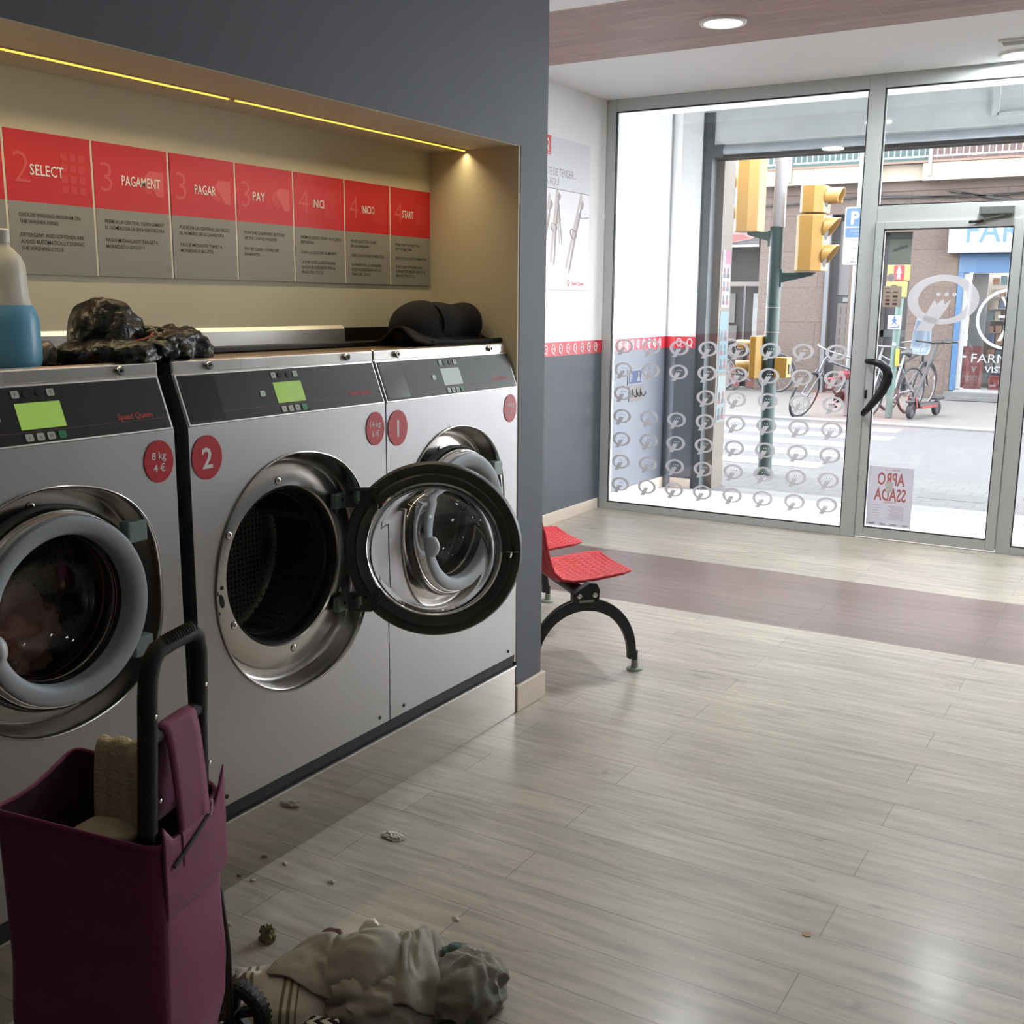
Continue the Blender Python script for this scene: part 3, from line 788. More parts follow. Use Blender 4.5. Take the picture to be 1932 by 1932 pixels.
# plinth under the machines
m = MB(); m.box(-2.40, XF, 1.03, 3.388, 0, .186, mat('polished_plinth', (.50, .47, .43, 1), .07, metal=1))
pm = m.build('machine_plinth', bevel=.002); tag(pm, 'low polished steel plinth that the row of washers stands on', 'plinth')
m = MB(); m.box(XF - .004, XF + .003, 1.03, 3.388, .1862, .192, chrome); m.build('edge_trim', pm)
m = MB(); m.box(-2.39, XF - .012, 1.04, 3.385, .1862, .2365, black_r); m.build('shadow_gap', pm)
# steel upstand on the niche wall behind the machines
m = MB(); m.prism([(0, 0), (.012, 0), (.012, .046), (.002, .058), (0, .058)], (-2.4015, 1.05, 1.412), X, Z, Y, 1.83, mat('polished_upstand', (.82, .82, .82, 1), .33, metal=.8))
tag(m.build('steel_upstand', bevel=.001), 'long narrow polished steel strip along the cream wall behind the washers', 'trim strip')
m = MB(); m.box(-2.4015, -2.388, 2.885, 3.39, 1.405, 1.462, mat('black_strip', rgb(26, 25, 24), .4)); tag(m.build('black_upstand', bevel=.002), 'short black strip on the cream wall behind the rolled black garment', 'trim strip')
m = MB(); m.box(-2.388, -2.31, 1.05, 3.38, 1.4015, 1.417, mat('black_gap_paint', rgb(18, 18, 18), .5)); tag(m.build('black_gap_strip', bevel=.004), 'long black strip standing in for the gap along the rear of the washer tops', 'black strip')  # black strip stands in for the dark gap below the steel upstand

# LED strips under the niche ceiling
led = mat('warm_led', (1, .7, .2, 1), .5, emit=(1.0, .60, .07, 1), estr=1.9)
led_case = mat('led_holder', rgb(200, 180, 130), .5)
def led_strip(y0, y1, label):
    t = thing('led_strip', (-2.24, (y0 + y1) / 2, 2.086), label, 'light strip', 'warm yellow LED strips')
    m = MB(); m.box(-2.246, -2.232, y0, y1, 2.0815, 2.0854, led_case); m.build('tape', t)
    m = MB()
    k = y0 + .01
    while k < y1 - .008:
        m.box(-2.2425, -2.2355, k, k + .0085, 2.0785, 2.0815, led); k += .0125
    m.build('diodes', t)
    ld = bpy.data.lights.new('led_glow', 'AREA'); ld.shape = 'RECTANGLE'; ld.size = .012; ld.size_y = y1 - y0; ld.energy = 1.5 * (y1 - y0); ld.color = (1.0, .80, .45); ld.spread = math.radians(125)
    lo = bpy.data.objects.new('led_glow', ld); COL.objects.link(lo); lo.parent = t; lo.location = (0, 0, -.008)
    return t
led_strip(1.04, 2.235, 'longer glowing yellow LED strip under the niche ceiling, left of the gap')
led_strip(2.25, 3.392, 'glowing yellow LED strip under the niche ceiling ending at the column side')

# instruction signs on the niche wall
SIGNS = [
 (1.409, '1', 'LOAD', 'keys', ['LOAD THE WASHER'], 'leftmost sliver of a red and grey instruction board cut by the photo edge'),
 (1.657, '2', 'SELECT', 'keys', ['CHOOSE WASHING PROGRAM ON', 'THE WASHER PANEL', '', 'DETERGENT AND SOFTENER ARE', 'ADDED AUTOMATICALLY DURING', 'THE WASHING CYCLE'], 'red and grey instruction board headed 2 SELECT above the blue jug'),
 (1.905, '3', 'PAGAMENT', 'note', ['PREMI A LA CENTRAL DE PAGAMENT', 'EL NÚMERO DE LA SEVA RENTADORA', '', 'PAGUI MITJANÇANT TARGETA,', 'MONEDES O BITLLETS'], 'red and grey instruction board headed 3 PAGAMENT'),
 (2.155, '3', 'PAGAR', 'note', ['PULSE EN LA CENTRAL DE PAGO', 'EL NÚMERO DE SU LAVADORA', '', 'PAGUE MEDIANTE TARJETA,', 'MONEDAS O BILLETES'], 'red and grey instruction board headed 3 PAGAR'),
 (2.403, '3', 'PAY', 'note', ['PUSH THE CASHPOINT BUTTON', 'OF THE LOADED WASHER', '', 'PAY BY CARD, COINS OR', 'BANKNOTES'], 'red and grey instruction board headed 3 PAY'),
 (2.651, '4', 'INICI', 'box', ['PREMI EL BOTÓ START A LA SEVA', 'RENTADORA', '', 'CADA CICLE DURA 30 MINUTS', '', 'LA PORTA DE LA RENTADORA', 'QUEDA BLOQUEJADA FINS AL', 'FINAL DEL CICLE'], 'red and grey instruction board headed 4 INICI'),
 (2.899, '4', 'INICIO', 'box', ['PULSE EL BOTÓN START', 'EN LA LAVADORA', '', 'CADA CICLO DURA 30 MINUTOS', '', 'LA PUERTA DE LA LAVADORA', 'QUEDA BLOQUEADA HASTA EL', 'FINAL DEL CICLO'], 'red and grey instruction board headed 4 INICIO'),
 (3.147, '4', 'START', 'box', ['PUSH THE START BUTTON', 'ON THE MACHINE', '', 'EACH CYCLE LASTS 30 MINUTES', '', 'THE DOOR OF THE MACHINE', 'CANNOT BE OPENED UNTIL THE', 'END OF THE CYCLE'], 'red and grey instruction board headed 4 START, next to the niche corner'),
]
XS_ = -2.4015
whitebar = mat('white_joint_strip', rgb(226, 222, 206), .5)
for (ys, num, head, icon, lines, lab) in SIGNS:
    t = thing('instruction_sign', (XS_, ys + .124, 1.607), lab, 'sign', 'red and grey instruction boards')
    y0, y1 = ys + .005, ys + .2455
    if ys > 3: y1 = ys + .243
    xo = XS_ + .0055
    m = MB(); m.box(XS_, XS_ + .005, y0, y1, 1.779, 1.944, sign_red)
    m.text(num, (xo, y0 + .020, 1.822), Y, Z, sign_pink, h=.078, bold=-.012)
    if icon == 'keys':
        for r in range(4):
            for c in range(3): m.prism(rrect(-.010, .010, -.009, .009, .004, 3), (XS_ + .0052, y0 + .160 + c * .026, 1.816 + r * .026), Y, Z, X, .0004, sign_pink2)
    elif icon == 'note':
        m.prism([(-.03, .015), (-.018, .030), (.03, .030), (.03, -.035), (.005, -.035), (-.012, -.010)], (XS_ + .0052, y0 + .195, 1.857), Y, Z, X, .0004, sign_pink)
        m.prism([(-.052, .010), (-.03, .02), (-.018, .0), (-.010, -.022), (-.024, -.034), (-.045, -.018)], (XS_ + .0052, y0 + .195, 1.857), Y, Z, X, .0003, sign_pink2)
    else:
        m.ring(rrect(-.042, .036, -.04, .04, .014, 4), rrect(-.038, .032, -.036, .036, .011, 4), (XS_ + .0052, y0 + .182, 1.852), Y, Z, X, .0004, sign_pink2)
        m.prism(rrect(-.036, .030, -.034, .034, .010, 4), (XS_ + .0052, y0 + .182, 1.852), Y, Z, X, .0002, mat('sign_red_light', rgb(214, 52, 56), .45) if 'sign_red_light' not in MATS else MATS['sign_red_light'])
    wid = {'SELECT': .094, 'PAGAMENT': .128, 'PAGAR': .08, 'PAY': .052, 'INICI': .054, 'INICIO': .068, 'START': .066, 'LOAD': .07}[head]
    m.text(head, (xo + .0006, y0 + (.064 if head == 'SELECT' else .086 if head not in ('PAY', 'START') else .066), 1.843), Y, Z, whitevinyl, h=.026, w=wid, bold=.012)
    m.build('red_header', t)
    m = MB(); m.box(XS_, XS_ + .005, y0, y1, 1.608, 1.779, sign_grey)
    for i, ln in enumerate(lines):
        if ln: m.text(ln, (xo, y0 + .026, 1.744 - i * .0158 * (1.0 if len(lines) < 7 else .98)), Y, Z, ink, h=.0095, w=min(.195, .0069 * len(ln)), bold=.004)
    m.build('text_field', t)
    m = MB(); m.box(XS_, XS_ + .004, ys + .2455, ys + .2525, 1.608, 1.944, whitebar)
    if ys < 3.1: m.build('joint_strip', t)

# poster on the left white wall: clothes pegs
t = thing('wall_poster', (XL, 6.72, 1.637), 'tall pale grey poster with wooden clothes pegs on the white left wall', 'poster')
pg_l = mat('poster_lilac_grey', rgb(205, 205, 212), .5); pg_w = mat('poster_white', rgb(222, 222, 226), .5); peg1 = mat('peg_taupe', rgb(196, 184, 182), .6); peg2 = mat('peg_shade', rgb(160, 148, 148), .6)
m = MB(); m.box(XL, XL + .004, 6.18, 7.118, 1.637, 2.632, pg_w); m.build('sheet', t)
m = MB(); m.box(XL + .004, XL + .0046, 6.18, 7.118, 2.302, 2.632, pg_l); m.box(XL + .0046, XL + .0050, 6.18, 7.118, 2.298, 2.302, ink_grey)
m.text('OLVÍDATE DE TENDER...', (XL + .005, 6.905, 2.385), Y, Z, ink_grey, h=.052, w=.60, align='R', bold=-.006); m.text('SECA AQUÍ', (XL + .005, 6.665, 2.322), Y, Z, ink_grey, h=.052, w=.28, align='R', bold=-.006); m.build('heading', t)
m = MB(); m.box(XL + .004, XL + .005, 6.43, 6.545, 2.512, 2.634, red_st); o = (XL + .0052, 6.49, 2.58)
m.ring(ell(.028, .034, 28), ell(.018, .024, 28), o, Y, Z, X, .0006, whitevinyl); m.prism([(.004, -.012), (.014, -.012), (.028, -.045), (.014, -.045)], o, Y, Z, X, .0006, whitevinyl); m.box(XL + .0052, XL + .0058, 6.46, 6.53, 2.522, 2.527, whitevinyl); m.build('red_badge', t)
m = MB()
def peg(mb, y, z, ang, s, k):
    ca, sa = math.cos(ang), math.sin(ang)
    u = Vector((0, ca, sa)); v = Vector((0, -sa, ca))
    A = [(-.012, .30), (.016, .29), (.02, .22), (.008, .18), (.022, .15), (.020, 0), (.010, -.26), (-.012, -.26), (-.018, 0)]
    B = [(.026, .27), (.062, .25), (.058, .22), (.04, .20), (.05, .15), (.046, 0), (.062, -.24), (.044, -.28), (.024, -.02), (.026, .15)]
    mb.prism([(a * s, c * s) for a, c in A], (XL + .004, y, z), u, v, X, .0006 * k, peg1)
    mb.prism([(a * s, c * s) for a, c in B], (XL + .004, y, z), u, v, X, .0008 * k, peg2)
    mb.tube([Vector((XL + .005, y, z)) + u * (.05 * s * math.cos(q)) + v * (.03 * s * math.sin(q)) for q in [i * PI / 4 for i in range(9)]], .004 * s, peg1, 6)
peg(m, 6.88, 2.02, -.40, 1.0, 1.2); peg(m, 6.60, 2.05, -.16, .9, 1.0); peg(m, 6.66, 2.10, .16, .62, 1.1); peg(m, 6.45, 1.98, -.3, 1.0, 1.0)
m.tube([(XL + .005, 6.95, 2.16), (XL + .005, 7.0, 2.13), (XL + .005, 7.11, 2.145)], .003, peg2, 6)
m.build('peg_drawing', t)
m = MB(); m.text('Speed Queen', (XL + .0046, 6.87, 1.672), Y, Z, redlogo, h=.026, w=.18, bold=.02); m.ring(ell(.018, .02, 24), ell(.012, .014, 24), (XL + .0046, 6.82, 1.685), Y, Z, X, .0005, redlogo); m.prism([(0, -.006), (.006, -.006), (.014, -.024), (.006, -.024)], (XL + .0046, 6.82, 1.685), Y, Z, X, .0005, redlogo); m.build('lettering', t)

# ================================================================== BENCH
BP = Vector((-1.83, 4.10, 0)); BW = Vector((-.75, .66, 0)).normalized(); BD = Vector((.66, .75, 0)).normalized()
def bl(w, d, z): return BP + BW * w + BD * d + Z * z
bench = thing('waiting_bench', bl(.6, -.24, 0), 'red plastic seats on a black beam with an arched leg, beside the grey column', 'bench')
bblack = mat('black_bench_metal', rgb(34, 36, 42), .4)
seat_red = mat('red_seat_plastic', rgb(222, 66, 70), .5)
greyrub = mat('grey_foot_plastic', rgb(150, 158, 146), .5)
def arch(w0):
    m = MB(); out, inn = [], []
    n = 28
    for i in range(n + 1):
        t = PI * i / n
        s = -.245 + .236 * math.cos(t) * (1 + .04 * math.sin(t)); z = .052 + .283 * math.sin(t) ** .92
        out.append((s + .004, z))
        wth = .024 + .018 * math.sin(t) ** 2
        inn.append((-.245 + (.236 - .03) * math.cos(t), .052 + (.283 - .052) * math.sin(t) ** .92))
    poly = out + list(reversed(inn))
    o = bl(w0 - .016, 0, 0)
    k = n + 1
    A = [o + BD * a + Z * c for a, c in poly]; B = [p + BW * .032 for p in A]
    fs = []
    for i in range(n):
        fs += [(i, i + 1, 2 * k - 2 - i, 2 * k - 1 - i), (2 * k + i + 1, 2 * k + i, 4 * k - 1 - i, 4 * k - 2 - i)]
    for i in range(2 * k):
        j = (i + 1) % (2 * k); fs.append((i, j, 2 * k + j, 2 * k + i))
    m.add(A + B, fs, bblack)
    # hub plate on the crown of the arch
    m.prism([(-.30, .318), (-.185, .318), (-.18, .37), (-.195, .40), (-.225, .405), (-.30, .36)], bl(w0 - .02, 0, 0), BD, Z, BW, .04, bblack)
    leg = m.build('arched_leg', bench, bevel=.004)
    for s in (-.275, -.205):
        q = MB(); q.lathe([(.011, 0), (.011, .004), (.007, .006), (.004, .004), (0, .004)], bl(w0 - .02, s, .352), -BW, steel_t, 16); q.build('bolt', leg)
    q = MB(); q.obox(bl(w0 - .021, -.242, .327), BD, Z, BW, .033, .005, .001, greyrub); q.build('maker_plate', leg)
    for s in (-.005, -.485):
        q = MB(); q.lathe([(.013, .03), (.013, .085), (.0, .085)], bl(w0, s, 0), Z, bblack, 16); q.lathe([(0, 0), (.036, 0), (.034, .008), (.016, .012), (.014, .045), (0, .045)], bl(w0, s, 0), Z, greyrub, 24); q.build('foot', leg, smooth=40)
arch(.0); arch(1.12)
m = MB(); m.tube([bl(-.01, -.245, .350), bl(.5, -.245, .350), bl(1.14, -.245, .350)], .026, bblack, 16, flat=1.3); m.build('beam', bench, smooth=50)
def seat_profile(t):   # t from the front lip to the top of the back: (depth, height)
    P = [(.000, .428), (-.05, .422), (-.12, .414), (-.20, .404), (-.27, .402), (-.325, .412), (-.36, .445), (-.380, .50), (-.393, .56), (-.408, .63), (-.428, .69), (-.452, .735), (-.468, .755)]
    f = t * (len(P) - 1); i = min(int(f), len(P) - 2); q = f - i
    return P[i][0] * (1 - q) + P[i + 1][0] * q, P[i][1] * (1 - q) + P[i + 1][1] * q
for w0 in (.045, .63):
    wid = .42
    m = MB(); NU, NV = 72, 96; pts = []
    for j in range(NV):
        t = j / (NV - 1)
        d0, z0 = seat_profile(t); d1, z1 = seat_profile(min(1, t + .01)); d2, z2 = seat_profile(max(0, t - .01))
        tx, tz = d1 - d2, z1 - z2; L = math.hypot(tx, tz); nx, nz = tz / L, -tx / L
        if nz < 0 and t < .4: nx, nz = -nx, -nz
        if t >= .4 and nx < 0: nx, nz = -nx, -nz
        # rounded plan: narrower at both ends
        k = 1 - .16 * max(0, (.14 - t) / .14) ** 2 - .30 * max(0, (t - .72) / .28) ** 2
        for i in range(NU):
            a = i / (NU - 1) - .5
            w = w0 + wid / 2 + a * wid * k
            edge = max(0, (abs(a) - .40) / .10)
            row = t * 30
            wave = math.sin(2 * PI * (a * 11 + (.5 if int(row) % 2 else 0))) * math.sin(PI * (row % 1.0)) * .0085 * (1 - edge)
            dish = -.018 * (1 - (2 * a) ** 2) if t < .45 else -.02 * (1 - (2 * a) ** 2)
            pts.append(bl(w, d0 + nx * (wave + dish * .5), z0 + nz * (wave + dish * .5)))
    m.add(pts, [(j * NU + i, j * NU + i + 1, (j + 1) * NU + i + 1, (j + 1) * NU + i) for j in range(NV - 1) for i in range(NU - 1)], seat_red)
    s_ = m.build('seat', bench, smooth=60)
    so = s_.modifiers.new('thickness', 'SOLIDIFY'); so.thickness = .012; so.offset = -1
    q = MB(); q.obox(bl(w0 + .21, -.15, .384), BD, Z, BW, .12, .005, .03, bblack); q.obox(bl(w0 + .21, -.245, .375), BD, Z, BW, .03, .012, .04, bblack); q.build('seat_bracket', bench, bevel=.004)

# ================================================================== THINGS ON THE WASHERS
TOP = 1.4005
# big jug half full of blue liquid
jx, jy = -2.17, 1.475
jug = thing('liquid_jug', (jx, jy, TOP), 'translucent white plastic jug half full of blue liquid at the left edge', 'jug')
def translucent(name, col, tr=.35, rough=.35):
    m = bpy.data.materials.new(name); m.use_nodes = True; nt = m.node_tree; nt.nodes.remove(nt.nodes['Principled BSDF']); out = nt.nodes['Material Output']
    d = nt.nodes.new('ShaderNodeBsdfDiffuse'); d.inputs['Color'].default_value = col
    t = nt.nodes.new('ShaderNodeBsdfTranslucent'); t.inputs['Color'].default_value = col
    g = nt.nodes.new('ShaderNodeBsdfGlossy'); g.inputs['Roughness'].default_value = rough
    a = nt.nodes.new('ShaderNodeMixShader'); a.inputs['Fac'].default_value = tr; b_ = nt.nodes.new('ShaderNodeMixShader'); b_.inputs['Fac'].default_value = .06
    nt.links.new(d.outputs[0], a.inputs[1]); nt.links.new(t.outputs[0], a.inputs[2]); nt.links.new(a.outputs[0], b_.inputs[1]); nt.links.new(g.outputs[0], b_.inputs[2]); nt.links.new(b_.outputs[0], out.inputs['Surface'])
    MATS[name] = m
    return m
jw = translucent('milky_plastic', rgb(246, 242, 232)); jb = translucent('blue_liquid', rgb(136, 206, 240))
JS = .86
up = [(.080, .105), (.074, .122), (.066, .135), (.0605, .15), (.0585, .18), (.0580, .205), (.056, .222), (.048, .238), (.034, .252), (.024, .259), (.021, .263)]
lo = [(.0, .0), (.070, .0), (.078, .006), (.0815, .016), (.0815, .05), (.0805, .09), (.080, .105), (.074, .122), (.066, .135)]
m = MB(); m.lathe([(r * JS, h) for r, h in [(.066, .135), (.0605, .15), (.0585, .18), (.0580, .205), (.056, .222), (.048, .238), (.034, .252), (.024, .259), (.021, .263), (.021, .268), (0, .268)]], (jx, jy, TOP), Z, jw, 48); m.build('clear_shoulder', jug, smooth=50)
m = MB(); m.lathe([(r * JS, h) for r, h in lo + [(0, .135)]], (jx, jy, TOP), Z, jb, 48); m.build('blue_liquid', jug, smooth=50)
m = MB(); m.lathe([(0, .266), (.0235, .266), (.0235, .292), (.020, .295), (0, .295)], (jx, jy, TOP), Z, mat('white_cap', rgb(226, 222, 214), .4), 30); m.build('cap', jug, smooth=40)
m = MB(); m.tube([(jx - .052, jy - .02, TOP + .16), (jx - .085, jy - .03, TOP + .19), (jx - .08, jy - .03, TOP + .225), (jx - .04, jy - .015, TOP + .245)], .011, jw, 10); m.build('grip', jug, smooth=60)

# crumpled black rubbish bags
bagm = mat('black_bin_liner', rgb(14, 14, 13), .32, bump=.7, bscale=44)
def crumple(mb, c, rx, ry, rz, m, seed, amp, freq, zmin, nu=90, nv=56, lean=(0, 0)):
    off = Vector((seed * 5.7, seed * 2.9, seed * 8.1))
    def fn(a, b_):
        th, ph = a * 2 * PI, b_ * PI
        d = Vector((math.sin(ph) * math.cos(th), math.sin(ph) * math.sin(th), math.cos(ph)))
        p = Vector((d.x * rx, d.y * ry, d.z * rz)) * freq + off
        w = Vector((noise.noise(p), noise.noise(p + Vector((7, 1, 3))), noise.noise(p + Vector((2, 8, 5)))))
        q = p + w * .9
        h = (1 - 2 * abs(noise.noise(q))) * .5 + (1 - 2 * abs(noise.noise(q * 2.3))) * .26 + (1 - 2 * abs(noise.noise(q * 5.1))) * .07
        k = 1 + amp * (h - .45)
        q = Vector(c) + Vector((d.x * rx * k + lean[0] * d.z, d.y * ry * k + lean[1] * d.z, d.z * rz * k))
        if q.z < zmin: q.z = zmin + .0006 + .0004 * (d.x + 1)
        return q
    mb.grid(fn, nu, nv, m); return mb
bags = thing('rubbish_bag', (-2.17, 1.80, TOP), 'crumpled shiny black bin bag lying on the washer tops beside the blue jug', 'bag')
m = MB(); crumple(m, (-2.185, 1.745, TOP + .06), .078, .088, .086, bagm, 1, .46, 7.5, TOP + .001)
crumple(m, (-2.165, 1.745, TOP + .022), .105, .135, .040, bagm, 2, .5, 8.5, TOP + .001)
crumple(m, (-2.165, 1.90, TOP + .028), .095, .135, .056, bagm, 3, .5, 8, TOP + .001)
m.build('bag_body', bags, smooth=75)
m = MB(); crumple(m, (-2.105, 1.83, TOP + .026), .040, .075, .034, bagm, 6, .6, 16, TOP + .001, 60, 36); m.build('gathered_neck', bags, smooth=75)
m = MB(); m.tube([(-2.095, 1.745, TOP + .052), (-2.085, 1.765, TOP + .055), (-2.082, 1.79, TOP + .061), (-2.086, 1.805, TOP + .071)], .0022, mat('orange_red_tie', rgb(190, 78, 56), .5), 8); m.build('tie', bags)
m = MB(); crumple(m, (-2.22, 1.592, TOP + .015), .05, .034, .036, mat('grey_film', rgb(92, 90, 88), .3, bump=.4, bscale=40), 5, .6, 14, TOP + .001, 60, 40)
tag(m.build('plastic_film', smooth=75, base=(-2.22, 1.592, TOP)), 'small crumpled grey plastic film between the blue jug and the black bag', 'plastic film')
# rolled black garment in the corner of the niche
gm = mat('black_fleece', rgb(19, 19, 24), .95, bump=.3, bscale=220)
g = thing('rolled_garment', (-2.2, 3.2, TOP), 'rolled up black garment on the washer tops in the niche corner', 'garment')
m = MB(); crumple(m, (-2.225, 3.10, TOP + .058), .085, .155, .098, gm, 11, .10, 5, TOP + .001)
P = []
for k in range(15):
    b_ = k / 14; y_ = 3.10 + .275 * b_
    e_ = 1.0 if b_ < .82 else math.sqrt(max(0.0, 1 - ((b_ - .82) / .185) ** 2))
    P.append(((.072 + .004 * math.sin(b_ * 9)) * max(e_, .02), y_))
m.lathe([(r, y) for r, y in P], (-2.205, 0, TOP + .073), Y, gm, 32)
m.build('rolled_body', g, smooth=60)
m = MB(); m.grid(lambda a, b_: (-2.30 + .21 * a, 2.93 + .45 * b_, TOP + .012 + .055 * math.exp(-((a - .45) / .26) ** 2) * (1 - .4 * b_) + .005 * noise.noise(Vector((a * 6, b_ * 9, 1)))), 30, 40, gm)
f_ = m.build('loose_layer', g, smooth=60); so = f_.modifiers.new('thickness', 'SOLIDIFY'); so.thickness = .008; so.offset = 0
m = MB(); m.tube([(-2.10, 2.98, TOP + .012), (-2.085, 3.15, TOP + .011), (-2.085, 3.32, TOP + .012), (-2.09, 3.392, TOP + .014)], .010, gm, 10); m.build('rolled_hem', g, smooth=60)

# ================================================================== SHOPPING TROLLEY
CA = Vector((-.2884, .9575, 0))            # along the axle, away from the viewer
CB = Vector((-.9575, -.2884, 0))           # from the handle towards the bag front
C0 = Vector((-1.425, 1.265, 0))
def cl(a, d, z): return C0 + CA * a + CB * d + Z * z
trolley = thing('shopping_trolley', cl(0, .1, 0), 'burgundy fabric shopping trolley with a black loop handle in front of the washers', 'shopping trolley')
blk = mat('black_painted_tube', rgb(26, 24, 24), .45); foam = mat('black_foam_grip', rgb(40, 37, 36), .75, bump=.2, bscale=150)
burg = mat('burgundy_nylon', rgb(122, 38, 80), .7, var=.06, vscale=12, sheen=.15, bump=.12, bscale=420)
lining = mat('dark_lining', rgb(64, 30, 42), .8)
towel = mat('cream_towel', rgb(196, 182, 150), .9, bump=.4, bscale=160)
zipm = mat('black_zip', rgb(18, 17, 18), .6)
HC, HA = -.040, .081
def upright(sg):
    return [cl(HC + HA * sg * k, d, z) for k, d, z in ((1.05, .012, .66), (1.0, .006, .80), (1.0, 0, .90), (.97, -.002, .935), (.86, -.004, .962), (.66, -.005, .976))]
loop = upright(-1) + [cl(HC, -.006, .979)] + list(reversed(upright(1)))
m = MB(); m.tube(loop, .0165, foam, 14); m.build('handle_loop', trolley, smooth=60)
m = MB()
for i in range(13):
    a = HC - .045 + i * .0075
    m.tube([cl(a + .006 * math.cos(q), -.006 - .0168 * math.sin(q), .979 + .0168 * math.cos(q)) for q in [-.2 + j * .3 for j in range(6)]], .0014, black_r, 5)
m.build('grip_ribs', trolley)
for sg in (-1, 1):
    m = MB()
    m.tube([cl(HC + sg * k, d, z) for k, d, z in (((.085, .012, .70), (.092, .014, .58), (.115, .02, .49), (.150, .024, .42), (.180, .030, .28), (.205, .044, .16), (.222, .055, .08)) if sg > 0 else ((.082, .012, .70), (.080, .014, .50), (.078, .03, .30), (.078, .05, .16), (.078, .055, .075)))], .0105, blk, 10); m.build('frame_tube', trolley, smooth=60)
    for z in (.72, .87):
        m = MB(); m.lathe([(.004, -.001), (.004, .002), (0, .003)], cl(HC + HA * sg, -.0125, z), -CB, steel_t, 10); m.build('rivet', trolley)
m = MB(); m.tube([cl(HC - HA, .004, .826), cl(HC, .004, .826), cl(HC + HA, .004, .826)], .0135, foam, 12); m.build('cross_bar', trolley, smooth=60)
m = MB(); m.tube([cl(HC - .25, .055, .08), cl(HC + .25, .055, .08)], .006, blk, 8); m.build('axle', trolley)
# wheels
for sg in (-1, 1):
    c = cl(HC + .243 * sg, .055, .08)
    m = MB(); m.lathe([(.060, -.017), (.073, -.018), (.079, -.011), (.080, 0), (.079, .011), (.073, .018), (.060, .017)], c, CA, black_r, 40, closed=True); w_ = m.build('wheel', trolley, smooth=50)
    m = MB(); m.lathe([(.052, -.012), (.061, -.015), (.061, .015), (.052, .012)], c, CA, black_p, 40, closed=True); m.lathe([(0, -.018), (.015, -.018), (.017, -.012), (.017, .012), (.015, .018), (0, .018)], c, CA, black_p, 20)
    e1 = Z; e2 = CA.cross(Z)
    for q in range(6):
        t = q * PI / 3 + .2; dv = e1 * math.cos(t) + e2 * math.sin(t)
        m.obox(c + dv * .036, dv, CA.cross(dv), CA, .020, .0085, .008, black_p)
    m.build('spoked_hub', w_, smooth=40)
    m = MB()
    for q in range(36):
        t = q * PI / 18; dv = e1 * math.cos(t) + e2 * math.sin(t)
        m.obox(c + dv * .0798, dv, CA, CA.cross(dv), .0016, .014, .0025, black_r)
    m.build('tread', w_)
# bag: a tapered soft box, open at the top
AX0, AX1, BX0, BX1 = -.146, .076, -.012, .305
ZB0, ZB1 = .13, .665
def bagpt(u, zt, inset=0.0):
    """u around the rounded rectangle 0..1, zt 0 bottom .. 1 top"""
    P = rrect(AX0 + inset, AX1 - inset, BX0 + inset, BX1 - inset, .028, 6)
    n = len(P); f = (u % 1) * n; i = int(f) % n; j = (i + 1) % n; q = f - int(f)
    a = P[i][0] * (1 - q) + P[j][0] * q; d = P[i][1] * (1 - q) + P[j][1] * q
    z = ZB0 + (ZB1 - ZB0) * zt
    k = 1 - .10 * max(0, .22 - zt) / .22 + .02 * math.sin(zt * PI)
    a2, d2 = (AX0 + AX1) / 2, (BX0 + BX1) / 2
    nn = noise.noise(Vector((a * 9, d * 9, z * 5))) * .010 + noise.noise(Vector((a * 22, d * 22, z * 12))) * .0035
    ca, cd = (a - a2), (d - d2); L = math.hypot(ca, cd) + 1e-6
    a = a2 + ca * k + ca / L * nn; d = d2 + cd * k + cd / L * nn
    # the rim sags between its corners and rises at the front
    z -= .022 * zt * (1 - min(1, max(0, (a - AX0) / (AX1 - AX0))))
    if zt > .8:
        w = (zt - .8) / .2
        z += w * (.035 * (d - BX0) / (BX1 - BX0) - .018 * math.cos((a - a2) / (AX1 - AX0) * PI) - .012 * (1 if a > .1 else 0))
    return cl(a, d, z)
NU, NV = 112, 46
m = MB()
P = [bagpt(i / NU, j / (NV - 1)) for j in range(NV) for i in range(NU)]
m.add(P, [(j * NU + i, j * NU + (i + 1) % NU, (j + 1) * NU + (i + 1) % NU, (j + 1) * NU + i) for j in range(NV - 1) for i in range(NU)] + [tuple(range(NU))], burg)
bag = m.build('bag', trolley, smooth=60)
m = MB()
P = [bagpt(i / NU, 1 - j * .05, .006 if j else .0) for j in range(9) for i in range(NU)]
m.add(P, [(j * NU + (i + 1) % NU, j * NU + i, (j + 1) * NU + i, (j + 1) * NU + (i + 1) % NU) for j in range(8) for i in range(NU)] + [tuple(8 * NU + i for i in range(NU))], lining)
m.build('lining', bag, smooth=60)
m = MB(); m.tube([bagpt(i / NU, .995) for i in range(NU)], .0045, burg, 6, closed=True); m.build('rim_seam', bag, smooth=60)
